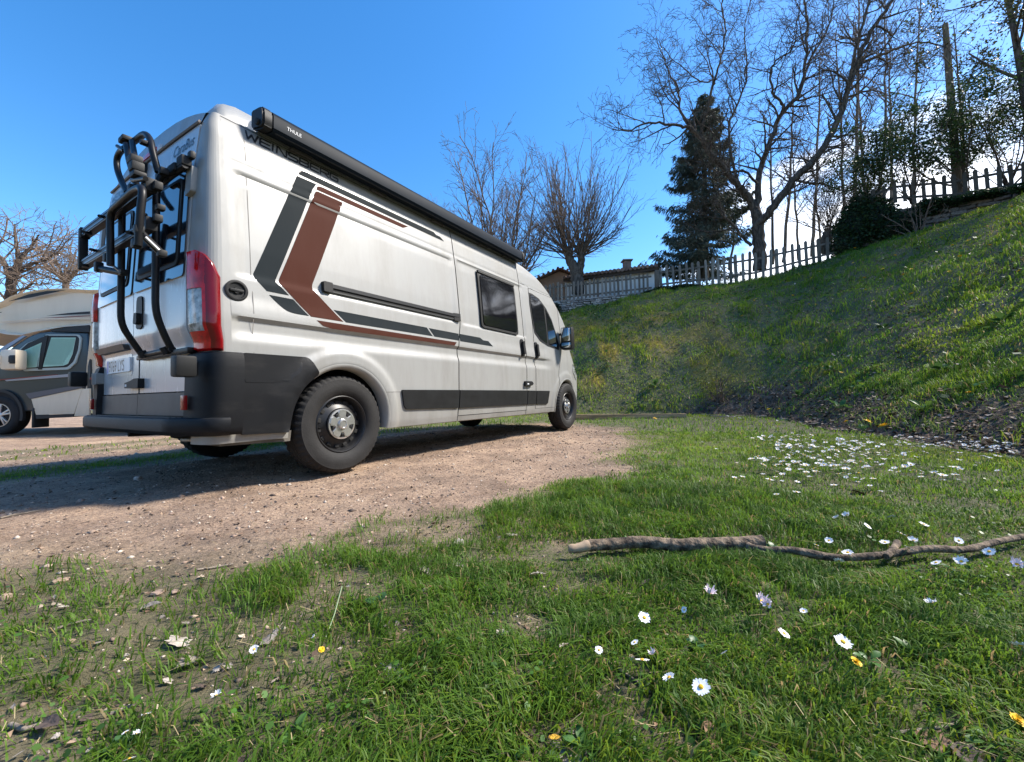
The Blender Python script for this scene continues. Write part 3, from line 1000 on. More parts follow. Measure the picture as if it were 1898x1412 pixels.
def stroke_text(name, txt, fmap, u0, v0, height, cw, gap, slant, th, mat, parent, h=.003):
    b_ = bmesh.new()
    u = u0
    for ch in txt:
        w = cw * (.22 if ch == 'I' else 1.15 if ch == 'W' else 1)
        for pl in GLY[ch]:
            P = [Vector((u + p[0] * w + p[1] * height * slant, v0 + p[1] * height)) for p in pl]
            for i, (a, b) in enumerate(zip(P, P[1:])):
                d = (b - a).normalized()
                n = Vector((-d.y, d.x)) * th / 2
                a2, b2 = a - d * th * .35, b + d * th * .35
                hh = h + i * .0001
                b_.faces.new([b_.verts.new(fmap(q.x, q.y, hh)) for q in (a2 - n, b2 - n, b2 + n, a2 + n)])
        u += w + gap
    return from_bm(name, b_, mat, parent)
stroke_text('lettering', 'WEINSBERG', SM, -.632, 2.250, .056, .066, .0155, .22, .0115, m_letters, van)
def font_text(name, txt, size, fmap, u0, v0, mat, parent, h=.003, sx=1., slant=0., flip=False):
    c = bpy.data.curves.new('txt', 'FONT')
    c.body, c.size = txt, size
    c.shear = slant
    o = bpy.data.objects.new('txt', c)
    COL.objects.link(o)
    dg = bpy.context.evaluated_depsgraph_get()
    me = bpy.data.meshes.new_from_object(o.evaluated_get(dg))
    bpy.data.objects.remove(o)
    co = np.zeros(len(me.vertices) * 3)
    me.vertices.foreach_get('co', co)
    co = co.reshape(-1, 3)
    P = [fmap(u0 + (-1 if flip else 1) * p[0] * sx, v0 + p[1], h) for p in co]
    me.vertices.foreach_set('co', np.array(P).ravel())
    me.materials.clear()
    me.update()
    return link(name, me, mat, parent)

# ---- side fittings
def splate(name, poly, t, mat, parent=van, rad=0., t0=-.01, du=.08, dv=.05):
    return plate(name, round_poly(poly, rad) if rad else poly, SM, t0, t, mat, parent, du, dv)
# black protective mouldings along the sill
splate('side_moulding', [(.560, .617), (gap1(.5) - .007, .615), (gap1(.5) - .007, .432), (.62, .447), (.592, .475)], .014, m_plast, van, .012)
splate('side_moulding', [(gap1(.5) + .007, .615), (2.731, .609), (2.731, .425), (gap1(.5) + .007, .432)], .014, m_plast, sdoor)
splate('side_moulding', [(2.746, .609), (2.978, .606), (2.978, .424), (2.746, .425)], .014, m_plast)
splate('side_moulding', [(2.993, .606), (3.372, .603), (3.335, .430), (3.31, .418), (2.993, .424)], .014, m_plast, cdoor, .012)
# sliding rail of the door
plate('door_rail', [(-.150, 1.334), (1.376, 1.334), (1.376, 1.398), (-.150, 1.398)], SM, -.01, .016, M('rail_grey', (.045, .047, .047), .4, .3), van, .08, .02)
plate('rail_slot', [(-.09, 1.346), (1.30, 1.346), (1.30, 1.364), (-.09, 1.364)], SM, .0165, .0165, m_gap, van, .08, .02)
plate('rail_lip', [(-.10, 1.366), (1.37, 1.366), (1.37, 1.394), (-.10, 1.394)], SM, .010, .026, M('rail_dark', (.035, .036, .037), .35, .4), van, .08, .02)
splate('rail_end_cap', [(-.160, 1.328), (-.088, 1.328), (-.088, 1.402), (-.160, 1.402)], .034, m_plast, van, .008)
splate('rail_end_cap', [(1.30, 1.326), (1.388, 1.326), (1.388, 1.404), (1.30, 1.404)], .024, m_plast, van, .006)
# opening caravan window in the sliding door
win = splate('door_window', [(1.775, 1.318), (2.572, 1.316), (2.576, 1.968), (1.780, 1.972)], .022, m_plast, sdoor, .05)
splate('window_pane', [(1.812, 1.352), (2.538, 1.350), (2.542, 1.935), (1.818, 1.938)], .030, m_blackgl, sdoor, .045, .015)
splate('window_rail', [(1.79, 1.955), (2.565, 1.952), (2.565, 1.975), (1.79, 1.978)], .034, m_plast, sdoor, 0, .01)
# cab window
splate('cab_window', [(2.975, 1.960), (3.068, 1.962), (3.26, 1.930), (3.455, 1.820), (3.605, 1.668), (3.735, 1.433), (3.800, 1.312), (3.770, 1.228), (3.397, 1.255), (3.172, 1.305), (3.02, 1.405), (2.978, 1.61), (2.962, 1.80)], .006, m_plast, cdoor)
splate('window_pane', [(3.000, 1.935), (3.068, 1.937), (3.25, 1.905), (3.372, 1.83), (3.378, 1.285), (3.185, 1.335), (3.050, 1.425), (3.005, 1.62), (2.992, 1.80)], .010, m_darkgl, cdoor, 0, .005)
splate('quarter_pane', [(3.425, 1.80), (3.585, 1.645), (3.705, 1.43), (3.755, 1.312), (3.735, 1.262), (3.425, 1.278)], .010, m_darkgl, cdoor, 0, .005)
# door handles: recess plate and grip
for hx, hz, p in ((2.640, 1.160, sdoor), (3.020, 1.158, cdoor)):
    o = splate('handle', [(hx - .043, hz - .115), (hx + .043, hz - .115), (hx + .048, hz + .115), (hx - .038, hz + .115)], .009, m_plast, p, .04)
    splate('handle_grip', [(hx - .016, hz - .085), (hx + .026, hz - .085), (hx + .030, hz + .085), (hx - .012, hz + .085)], .040, m_plast, p, .02, .006)
# hasp lock between sliding door and pillar
splate('security_lock', [(2.655, .665), (2.83, .675), (2.87, .70), (2.83, .73), (2.655, .73)], .030, m_plast, van, .012)
splate('lock_badge', [(2.70, .687), (2.74, .687), (2.74, .704), (2.70, .704)], .0308, m_wtext, van, 0, .0308)
# water filler: flange, dished cap, lock
bm = bmesh.new()
cxm, czm = -.733, 1.213
lathe(bm, [(.064, -.004), (.064, -.010), (.056, -.013), (.048, -.012), (.045, -.005), (.020, -.003), (.018, -.012)], 40, Matrix.Translation((cxm, -hw(czm) , czm)), cap=True)
add_box(bm, (cxm, -hw(czm) - .010, czm), (.078, .012, .018), bev=.005)
from_bm('water_filler', bm, m_plast, van, smooth=35)
# rear vertical seam and gutter line
def seam(pts, w=.0055, h=.0012, name='panel_seam', mat=m_gap):
    b_ = bmesh.new()
    P = []
    for (a, b) in zip(pts, pts[1:]):
        for k in range(12): P.append((a[0] + (b[0] - a[0]) * k / 12, a[1] + (b[1] - a[1]) * k / 12))
    P.append(pts[-1])
    for i in range(len(P) - 1):
        a, b = Vector(P[i]), Vector(P[i + 1])
        d = (b - a).normalized()
        n = Vector((-d.y, d.x)) * w / 2
        b_.faces.new([b_.verts.new(sk(q.x, q.y, h)) for q in (a - n, b - n, b + n, a + n)])
    return from_bm(name, b_, mat, van)
m_seam = M('seam_shade', (.16, .15, .14), .8)
seam([(-.640, 2.34), (-.640, .84)], .004, mat=m_seam)
seam([(-.765, 2.325), (1.39, 2.325), (2.73, 2.322)], .005, mat=m_gap)
seam([(-.735, 2.046), (1.394, 2.046)], .004, mat=m_gap)
seam([(1.41, 2.046), (2.95, 2.05), (3.11, 2.03)], .004, mat=m_gap)
seam([(.36, .596), (.555, .60)], .004, mat=m_seam)
seam([(gap1(1.) , .353), (2.74, .353)], .006, mat=m_gap)

# ---- rear: doors, windows, bumper
RM = lambda y, z, h: rk(y, z, h)
def rplate(name, poly, t, mat, parent=van, rad=0., t0=-.012, du=.06, dv=.03):
    return plate(name, round_poly(poly, rad) if rad else poly, RM, t0, t, mat, parent, du, dv)
rdoors = []
for s in (-1, 1):
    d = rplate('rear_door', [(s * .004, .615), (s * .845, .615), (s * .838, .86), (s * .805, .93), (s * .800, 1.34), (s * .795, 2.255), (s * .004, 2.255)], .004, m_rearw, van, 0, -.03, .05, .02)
    rdoors.append(d)
    rplate('lower_panel', [(s * .003, .465), (s * .83, .465), (s * .845, .608), (s * .003, .608)], .010, M('lower_door_plastic', (.050, .046, .045), .5, var=.3, vscale=5), d)
    rplate('rear_window', [(s * .020, 1.300), (s * .785, 1.300), (s * .770, 1.975), (s * .020, 1.975)], .014, m_blackgl, d, .03)
    fr = rplate('window_frame', [(s * .09, 1.375), (s * .715, 1.375), (s * .705, 1.93), (s * .09, 1.93)], .020, m_plast, d, .05, .0)
    rplate('window_pane', [(s * .115, 1.40), (s * .69, 1.40), (s * .682, 1.906), (s * .115, 1.906)], .024, m_blackgl, d, .04, .02)
bm = bmesh.new()
add_box(bm, (-.875, 0, 1.3), (.03, .02, 1.9), Matrix.Rotation(R(0), 3, 'Y'))
from_bm('door_gap', bm, m_gap, van)
# pressed crease light on doors is modelled by the skin; the grip dish and handle of the right door
rplate('handle', [(-.065, 1.045), (-.175, 1.045), (-.178, 1.265), (-.080, 1.265)], .012, m_plast, rdoors[0], .04)
rplate('handle_grip', [(-.090, 1.075), (-.150, 1.075), (-.152, 1.15), (-.100, 1.15)], .034, m_plast, rdoors[0], .02, .01)
# number plate in its dished surround, lamp bar above
rplate('plate_surround', [(.13, .745), (.72, .745), (.74, .90), (.13, .90)], .006, m_rearw, rdoors[1], .03)
pl_ = rplate('number_plate', [(.145, .775), (.665, .775), (.665, .875), (.145, .875)], .016, m_platew, rdoors[1], .008, .004)
rplate('plate_band', [(.622, .778), (.662, .778), (.662, .872), (.622, .872)], .0170, m_plateb, rdoors[1], 0, .0170)
font_text('plate_text', '9769 LYS', .118, RM, .610, .785, m_letters, rdoors[1], .0175, .78, 0, True)
rplate('plate_lamp', [(.13, .925), (.74, .925), (.76, .965), (.13, .965)], .040, M('lamp_bar', (.055, .05, .05), .45, var=.3), rdoors[1], .012)
# hasp lock across the doors
rplate('security_lock', [(-.095, .648), (-.045, .648), (.015, .648), (.16, .652), (.16, .69), (.06, .70), (-.02, .715), (-.095, .715)], .040, m_plast, van, .008)
rplate('lock_badge', [(.115, .663), (.15, .663), (.15, .68), (.115, .68)], .0405, m_wtext, van, 0, .0405)
# lettering over the windows
font_text('lettering', 'CaraBus', .105, RM, -.455, 2.135, m_letters, rdoors[0], .006, .82, .2, True)
stroke_text('lettering', 'WEINSBERG', lambda u, v, h: RM(-u, v, h), -.765, 2.165, .050, .054, .012, .2, .009, m_letters, rdoors[1], .006)
# hinges: white castings at window height and low down with black stop boxes
for s in (-1, 1):
    rplate('hinge', [(s * .775, 1.78), (s * .845, 1.80), (s * .845, 1.955), (s * .775, 1.965)], .030, m_white, van, .012)
    rplate('hinge', [(s * .79, .700), (s * .93, .700), (s * .93, .79), (s * .79, .79)], .050, m_white, van, .012)
    box_obj('hinge_stop', (-.985, s * .985, .745), (.10, .085, .118), m_plast, van, .016)
# third brake light under the roof lip
box_obj('brake_light', (-.840, -.02, 2.305), (.05, .30, .035), m_red, van, .012)
box_obj('brake_light_housing', (-.833, -.02, 2.305), (.05, .38, .06), m_rearw, van, .02)
# dark lip over the doors
tube_obj('door_lip', [rk(y_, 2.268, .012) for y_ in (-.80, -.4, 0, .4, .80)], .010, M('lip_taupe', (.12, .095, .085), .6), van, 6)

# tail lights wrap the corner posts
def light_front(z):      # how far the lens reaches round onto the side (corner parameter, side end)
    return float(np.interp(z, [.84, 1.05, 1.20, 1.275, 1.35, 1.40, 1.435], [.13, .13, .125, .115, .24, .45, .80]))
def cpt(t, z, h, s):
    if t < 0: return sk(-.765 - t, z, h, s)
    return corner(t, z, h, s)
for s in (-1, 1):
    root = None
    for nm, mat, test in (('tail_light', m_red, lambda t, z: not (t < .45) and not (.52 < t and .955 < z < 1.205)),
                          ('side_lens', m_dkred, lambda t, z: t < .45),
                          ('reversing_lamp', m_clear, lambda t, z: t > .52 and .955 < z < 1.205)):
        b_ = bmesh.new()
        zs = [.842 + (1.435 - .842) * i / 48 for i in range(49)]
        nt_ = 40
        grid = []
        for z in zs:
            t0 = light_front(z)
            row = []
            for k in range(nt_ + 1):
                t = t0 + (.97 - t0) * k / nt_
                e_ = min(k, nt_ - k, 3) / 3
                ez = min(1, (z - .842) / .012, (1.436 - z) / .012)
                row.append((t, z, .004 + .024 * min(1, e_ ** .5) * max(0, min(1, ez)) ** .5 - (.006 if mat is m_clear else 0)))
            grid.append(row)
        cache = {}
        def gv(i, k):
            if (i, k) not in cache: cache[(i, k)] = b_.verts.new(cpt(grid[i][k][0], grid[i][k][1], grid[i][k][2], s))
            return cache[(i, k)]
        for i in range(48):
            for k in range(nt_):
                t, z = (grid[i][k][0] + grid[i + 1][k + 1][0]) / 2, (zs[i] + zs[i + 1]) / 2
                if test(t, z): b_.faces.new((gv(i, k), gv(i, k + 1), gv(i + 1, k + 1), gv(i + 1, k)))
        o = from_bm(nm, b_, mat, root or van, smooth=50)
        root = root or o

# bumper: corner posts, side cladding, step
def bump_corner(s):
    b_ = bmesh.new()
    zs = [.352, .37, .40, .46, .60, .74, .80, .828, .838]
    hs = [.020, .036, .040, .042, .042, .040, .036, .028, .012]
    ts = [-.055] + [k / 14 for k in range(15)]
    rows = [[b_.verts.new(cpt(t, z, h if t > -.04 else h, s)) for t in ts] for z, h in zip(zs, hs)]
    for a, b in zip(rows, rows[1:]):
        for k in range(len(ts) - 1): b_.faces.new((a[k], a[k + 1], b[k + 1], b[k]))
    # inner return to the door
    inner = [b_.verts.new((rx(z) + .02, s * .79, z)) for z in zs]
    for i in range(len(zs) - 1): b_.faces.new((rows[i][-1], inner[i], inner[i + 1], rows[i + 1][-1]))
    b_.faces.new([v for v in rows[-1]] + [inner[-1], b_.verts.new(sk(-.71, .838, -.01, s))])
    return from_bm('bumper_corner', b_, m_bump, van, smooth=40)
for s in (-1, 1):
    bump_corner(s)
    plate('side_cladding', round_poly([(-.705, .345), (-.43, .338), (-.415, .375), (-.395, .50), (-.335, .63), (-.218, .722), (-.300, .838), (-.705, .838)], [.01, .01, .02, .05, .05, .02, .02, .01]), lambda u, v, h, s=s: sk(u, v, h, s), -.02, .022, m_bump, van, .06, .04)
plate('cladding_crease', round_poly([(-.70, .66), (-.45, .66), (-.36, .735), (-.34, .80), (-.36, .80), (-.385, .745), (-.46, .685), (-.70, .685)], .02), SM, .02, .0238, m_bump, van, .06, .04)
bm = bmesh.new()
st = []
def step_path(z, ins):
    pts = []
    for k in range(9): pts.append(Vector(cpt(.02 + .60 * k / 8, z, .062 - ins, -1)))
    for y in np.linspace(-.80, .80, 17): pts.append(Vector((-1.005 + ins + .012 * (y / .8) ** 2, y, z)))
    for k in range(9): pts.append(Vector(cpt(.62 - .60 * k / 8, z, .062 - ins, 1)))
    return pts
for z, ins in ((.350, .045), (.366, .010), (.380, .0), (.440, .0), (.453, .008), (.458, .022), (.459, .10)):
    st.append([bm.verts.new(p) for p in step_path(z, ins)])
for a, b in zip(st, st[1:]):
    for k in range(len(a) - 1): bm.faces.new((a[k], a[k + 1], b[k + 1], b[k]))
stp = from_bm('rear_step', bm, m_bump, van, smooth=35)
bm = bmesh.new()
for i in range(3): add_box(bm, (-.972 + .028 * i, 0, .459), (.010, 1.55, .005), bev=.002)
from_bm('step_tread', bm, m_plast, stp)
for s in (-1, 1):
    box_obj('reflector', (rx(.54) - .046, s * .845, .545), (.02, .045, .085), M('reflector_red', (.25, .01, .012), .2), van, .005)
# tow eye
bm = bmesh.new()
pts = [(-.80 + .055 * math.cos(a), -.62 + .05 * math.sin(a), .315) for a in np.linspace(0, 2 * math.pi, 19)]
add_tube(bm, pts, .012, 8)
from_bm('tow_eye', bm, M('galvanised', (.42, .40, .36), .5, .7, var=.2), van, smooth=50)

# ---- roof: pop-top shell and awning case
bm = bmesh.new()
rows = []
for X, zz, w in ((-.69, 2.43, .66), (-.67, 2.56, .655), (-.625, 2.635, .645), (-.55, 2.665, .635), (2.2, 2.655, .63), (2.5, 2.60, .62), (2.65, 2.44, .60)):
    rows.append([bm.verts.new((X, w * s, (zz - 2.38) * (1 - abs(s) ** 18) + 2.38)) for s in (-1, -.99, -.96, -.9, -.75, -.4, 0, .4, .75, .9, .96, .99, 1)])
for a, b in zip(rows, rows[1:]):
    for k in range(12): bm.faces.new((a[k], a[k + 1], b[k + 1], b[k]))
bm.faces.new(rows[0])
from_bm('raised_roof', bm, m_white, van, smooth=50)
bm = bmesh.new()
add_box(bm, (1.0, -.67, 2.475), (3.0, .10, .10), bev=.03)
from_bm('roof_step', bm, m_rearw, van, smooth=40)
AW = [(-.835, 2.372), (-.850, 2.350), (-.950, 2.328), (-.972, 2.333), (-.985, 2.350), (-.985, 2.430), (-.972, 2.458), (-.945, 2.474), (-.86, 2.482), (-.835, 2.470)]
def awn_box(x0, x1, grow=0.):
    b_ = bmesh.new()
    cy, cz = -.91, 2.405
    rr = [[b_.verts.new((x, cy + (p[0] - cy) * (1 + grow), cz + (p[1] - cz) * (1 + grow))) for p in AW] for x in (x0, x1)]
    n = len(AW)
    for k in range(n): b_.faces.new((rr[0][k], rr[0][(k + 1) % n], rr[1][(k + 1) % n], rr[1][k]))
    b_.faces.new(rr[0][::-1])
    b_.faces.new(rr[1])
    return b_
awn = from_bm('awning', awn_box(-.50, 2.74), m_awn, van, smooth=35)
for x0, x1 in ((-.570, -.500), (2.74, 2.805)):
    b_ = awn_box(x0, x1, .045)
    bmesh.ops.bevel(b_, geom=b_.edges[:], offset=.012, segments=2, affect='EDGES')
    from_bm('end_cap', b_, m_plast, awn, smooth=40)
box_obj('lead_rail', (1.12, -.962, 2.334), (3.2, .014, .014), m_plast, awn, .003)
for x in (-.25, .45, 1.2, 2.0, 2.5):
    box_obj('bracket', (x, -.872, 2.338), (.16, .05, .035), M('bracket_grey', (.10, .10, .105), .5, .4), awn, .006)
box_obj('adapter_strip', (1.10, -.868, 2.345), (3.3, .02, .016), M('adapter_alu', (.30, .32, .35), .35, .8), awn, .004)
bm = bmesh.new()
lathe(bm, [(.022, -.0), (.022, -.012), (.012, -.014)], 16, Matrix.Translation((-.574, -.93, 2.37)) @ Matrix.Rotation(R(-90), 4, 'Z'), cap=True)
from_bm('crank_socket', bm, m_gap, awn, smooth=40)
font_text('lettering', 'THULE', .034, lambda u, v, h: (u, -.985 - h, v), -.412, 2.383, m_wtext, awn, .0015, 1.0)

# ---- door mirrors
for s in (-1, 1):
    mo = empty('mirror', (3.85, s * 1.0, 1.42), 0, van)
    mo.scale = (1, -s, 1)
    b_ = bmesh.new()
    add_box(b_, (0, -.115, -.02), (.13, .19, .35), bev=.04)
    from_bm('mirror_housing', b_, m_plast, mo, smooth=40)
    box_obj('mirror_glass', (-.062, -.115, .035), (.012, .145, .20), m_mirr, mo, .004)
    box_obj('mirror_glass', (-.062, -.115, -.125), (.012, .145, .075), m_mirr, mo, .004)
    b_ = bmesh.new()
    add_tube(b_, [(.0, .06, -.14), (.0, -.06, -.10)], .035, 10)
    add_tube(b_, [(.0, .05, .05), (.0, -.06, .06)], .02, 10)
    from_bm('mirror_arm', b_, m_plast, mo, smooth=40)
# windscreen and headlight, out of sight from here but part of the van
bm = bmesh.new()
rows = []
for X in (3.10, 3.29, 3.5, 3.72, 3.9, 4.04, 4.18):
    w = hw(ztop(X)) * gfront(X) - .07
    cr = float(np.interp(X, [3.0, 3.5, 4.2], [.13, .05, .02]))
    bow = float(np.interp(X, [2.8, 3.5, 4.2], [0, .22, .30]))
    rows.append([bm.verts.new((X + .008 + bow * (1 - abs(s * .93) ** 2.2), w * s, ztop(X) + .010 + cr * (1 - abs(s * .93) ** 2.4))) for s in np.linspace(-1, 1, 13)])
for a, b in zip(rows, rows[1:]):
    for k in range(12): bm.faces.new((a[k], a[k + 1], b[k + 1], b[k]))
from_bm('windscreen', bm, m_darkgl, van, smooth=60)
for s in (-1, 1):
    plate('headlight', round_poly([(4.35, .92), (4.62, .78), (4.60, .90), (4.40, 1.06)], .03), lambda u, v, h, s=s: sk(u, v, h, s), -.01, .008, m_clear, van)

# ---- bike rack on the rear doors
rack = empty('bike_rack', (0, 0, 0), 0, van)
def tube(name, pts, r, mat=m_tubeb, rr=.09, seg=12): return tube_obj(name, pts, r, mat, rack, seg, rr)
XR = -1.035
tube('frame_tube', [(-.925, -.62, .868), (-.925, -.642, .872), (-.960, -.642, .95), (-1.005, -.642, 1.085), (-1.005, -.642, 1.84), (-.985, -.655, 1.915), (-.93, -.72, 1.945)], .0190, rr=.08)
tube('frame_tube', [(-.925, -.20, .862), (-.925, -.173, .866), (-.960, -.173, .925), (-1.035, -.173, 1.055), (-1.035, -.173, 1.80)], .0190, rr=.08)
tube('foot_bar', [(-.925, -.66, .868), (-.925, -.155, .862)], .019)
rb = bmesh.new()
add_box(rb, (-.905, -.47, .852), (.045, .80, .030), bev=.006)
from_bm('foot_bracket', rb, m_tubeb, rack, smooth=40)
for yb in (-.60, -.24): tube_obj('bracket_knob', [(-.93, yb, .845), (-.95, yb, .885)], .024, m_plast, rack, 12)
# hoop
hp = [(-1.0, -.650, 1.925), (-1.02, -.632, 2.04), (-1.02, -.585, 2.135), (-1.02, -.50, 2.20), (-1.02, -.36, 2.215), (-1.02, -.215, 2.225), (-1.02, -.075, 2.235), (-1.02, -.005, 2.205), (-1.02, -.015, 2.13), (-1.02, -.10, 2.02), (-1.03, -.245, 1.90)]
P = []
for i in range(len(hp) - 1):
    p0, p1, p2, p3 = (Vector(hp[max(0, i - 1)]), Vector(hp[i]), Vector(hp[i + 1]), Vector(hp[min(len(hp) - 1, i + 2)]))
    for k in range(6):
        t = k / 6
        P.append(.5 * ((2 * p1) + (p2 - p0) * t + (2 * p0 - 5 * p1 + 4 * p2 - p3) * t * t + (3 * p1 - p0 - 3 * p2 + p3) * t ** 3))
P.append(Vector(hp[-1]))
tube('hoop', P, .0180, rr=0)
# top bar on the door edge with clamp blocks
tube('top_bar', [(-.93, -.50, 1.935), (-.93, -.83, 1.945)], .018)
for c_, s_ in (((-.925, -.80, 1.975), (.055, .08, .06)), ((-.935, -.70, 1.955), (.05, .11, .05)), ((-.955, -.58, 1.942), (.055, .09, .042)), ((-.905, -.845, 2.01), (.03, .05, .045))):
    box_obj('door_clamp', c_, s_, m_plast, rack, .011)
# folded carrier: two wheel rails with end plate
for zr, y0, y1 in ((1.768, .40, -.79), (1.545, .43, -.80)):
    rb = bmesh.new()
    add_box(rb, (-1.075, (y0 + y1) / 2, zr), (.045, y0 - y1, .060), bev=.006)
    ro = from_bm('wheel_rail', rb, m_tubeb, rack, smooth=30)
    rb = bmesh.new()
    for dz in (.014, -.016): add_box(rb, (-1.0985, (y0 + y1) / 2, zr + dz), (.004, y0 - y1 - .02, .008))
    from_bm('rail_groove', rb, M('groove_grey', (.07, .075, .085), .3, .6), ro)
    for ye in (y0 + .012, y1 - .012): box_obj('rail_end', (-1.08, ye, zr), (.055, .026, .078), m_plast, ro, .01)
rb = bmesh.new()
add_box(rb, (-1.085, .425, 1.657), (.05, .035, .29), bev=.012)
from_bm('rail_link', rb, m_plast, rack, smooth=40)
# outer cradle tube, inverted U in front of the rails
def rX(u, v, X):
    """van-frame point at photo pixel (u,v) on the plane of this X"""
    d = ray(u, v)
    o = Vector((0, 0, CAMH)) - VAN
    o2, d2 = Vector((o.dot(_vx), o.dot(_vy), o.z)), Vector((d.dot(_vx), d.dot(_vy), d.z))
    return o2 + d2 * ((X - o2.x) / d2.x)
tube('cradle_tube', [rX(205, 492, -1.14), rX(204, 393, -1.14), rX(250, 351, -1.14), rX(266, 346, -1.14), rX(260, 395, -1.15), rX(256, 455, -1.15)], .0190, rr=.07)
tube('cradle_arm', [rX(182, 497, -1.12), rX(229, 506, -1.06)], .020, rr=0)
tube('cradle_arm', [rX(262, 432, -1.12), rX(299, 469, -1.05)], .020, rr=0)
for (u0, v0, u1, v1) in ((193, 480, 222, 502), (270, 440, 295, 464)):
    tube('arm_plate', [rX(u0, v0, -1.135), rX(u1, v1, -1.085)], .008, m_grey, rr=0, seg=6)
for (u, v, X, s_) in ((183, 495, -1.12, .075), (200, 478, -1.14, .06), (253, 452, -1.15, .06), (257, 425, -1.15, .055), (246, 350, -1.13, .05), (292, 345, -1.06, .055), (292, 405, -1.06, .05), (229, 505, -1.06, .045), (300, 470, -1.05, .045), (303, 318, -1.0, .05), (297, 385, -1.03, .04)):
    box_obj('clamp_block', rX(u, v, X), (.042, .046, s_ * .85), m_plast, rack, .010)
# bike frame holder hanging from the hoop
tube('holder_arm', [rX(234, 268, -1.06), rX(240, 300, -1.08), rX(254, 346, -1.10)], .017, rr=.03)
tube('holder_arm', [rX(245, 262, -1.06), rX(250, 290, -1.09)], .015, rr=0)
for (u, v, X, sx_, sz_) in ((250, 297, -1.10, .09, .05), (253, 310, -1.11, .075, .06), (256, 325, -1.12, .09, .035), (232, 262, -1.05, .06, .04), (236, 257, -1.05, .05, .035), (271, 266, -1.04, .05, .03)):
    box_obj('frame_clamp', rX(u, v, X), (.06, sx_ * .85, sz_ * .85), m_plast, rack, .010)
tube('clamp_jaw', [rX(226, 260, -1.05), rX(238, 268, -1.05)], .012, rr=0)
tube('clamp_jaw', [rX(218, 271, -1.05), rX(230, 279, -1.05)], .012, rr=0)
tube('clamp_jaw', [rX(246, 334, -1.12), rX(270, 331, -1.12)], .013, rr=0)
for (u, v) in ((188, 400), (160, 430), (155, 490), (172, 462), (240, 430), (262, 395)):
    tube('strap_knob', [rX(u - 4, v, -1.13), rX(u + 8, v + 3, -1.08)], .010, m_plast, rr=0, seg=8)
# ------------------------------------------------------------------ house, shed, walls, fences, pole
def lerp3(a, b, t): return Vector(a) * (1 - t) + Vector(b) * t
m_stone = [M('wall_stone', c, .9, var=.45, vscale=7, bump=.5, bscale=18) for c in ((.36, .34, .31), (.28, .26, .235), (.42, .39, .35), (.22, .205, .19))]
m_mortar = M('wall_core', (.045, .042, .036), .95, var=.4, vscale=8)
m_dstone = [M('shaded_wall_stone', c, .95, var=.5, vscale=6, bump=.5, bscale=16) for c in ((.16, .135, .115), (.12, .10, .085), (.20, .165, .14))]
_stones = []
for k in range(10):
    b_ = bmesh.new()
    bmesh.ops.create_cube(b_, size=1)
    for v in b_.verts:
        v.co = Vector((v.co.x * random.uniform(.86, 1.04), v.co.y * random.uniform(.8, 1.0), v.co.z * random.uniform(.78, 1.04)))
        v.co.x += random.uniform(-.06, .06)
    bmesh.ops.bevel(b_, geom=b_.edges[:], offset=.10, segments=1, affect='EDGES')
    bmesh.ops.recalc_face_normals(b_, faces=b_.faces)
    me = bpy.data.meshes.new('stone')
    b_.to_mesh(me)
    b_.free()
    me.materials.append(None)
    _stones.append(me)
def stone_wall(name, label, cat, line, mats, course=.10, length=.26, depth=.34, bury=.18):
    """line: list of (x, y, z_bottom, z_top); courses of single stones with a dark core behind"""
    e = empty(name, (line[0][0], line[0][1], line[0][2]))
    tag(e, label, cat)
    b_ = bmesh.new()
    for a, b in zip(line, line[1:]):
        d = Vector((b[0] - a[0], b[1] - a[1], 0)).normalized()
        n = Vector((d.y, -d.x, 0))
        if n.y > 0 and abs(n.y) > abs(n.x): n = -n
        q = []
        for p in (a, b):
            for dd in (.03, depth):
                for zz in (p[2] - bury, p[3] - .05):
                    q.append(b_.verts.new((p[0] - n.x * dd, p[1] - n.y * dd, zz)))
        for f in ((0, 1, 5, 4), (2, 3, 7, 6), (1, 3, 7, 5), (0, 1, 3, 2), (4, 5, 7, 6)): b_.faces.new([q[i] for i in f])
    co = from_bm('core', b_, m_mortar)
    co.parent = e
    co.matrix_parent_inverse = Matrix.Translation(-e.location)
    cnt = 0
    for a, b in zip(line, line[1:]):
        A, B = Vector((a[0], a[1], 0)), Vector((b[0], b[1], 0))
        Ls = (B - A).length
        d = (B - A).normalized()
        n = Vector((d.y, -d.x, 0))
        if n.y > 0 and abs(n.y) > abs(n.x): n = -n
        rows_ = int(math.ceil((max(a[3] - a[2], b[3] - b[2]) + bury * .5) / course))
        for r_ in range(rows_):
            s = random.uniform(-.2, .0)
            while s < Ls:
                w_ = length * random.uniform(.5, 1.5)
                h_ = course * random.uniform(.8, 1.12)
                t = min(1, max(0, (s + w_ / 2) / Ls))
                top = a[3] * (1 - t) + b[3] * t
                bot = a[2] * (1 - t) + b[2] * t
                z = top - course * (r_ + .5) + random.uniform(-.012, .012)
                if z > bot - bury * .6:
                    o = bpy.data.objects.new('stone', random.choice(_stones))
                    COL.objects.link(o)
                    o.parent = e
                    c = A + d * (s + w_ / 2) - n * random.uniform(.03, .075)
                    o.location = Vector((c.x, c.y, z)) - e.location
                    o.scale = (w_ * .96, .22, h_ * .95)
                    o.rotation_euler = (random.uniform(-.06, .06), random.uniform(-.10, .10), math.atan2(d.y, d.x) + random.uniform(-.07, .07))
                    o.material_slots[0].link = 'OBJECT'
                    o.material_slots[0].material = random.choice(mats)
                    cnt += 1
                s += w_
    return e

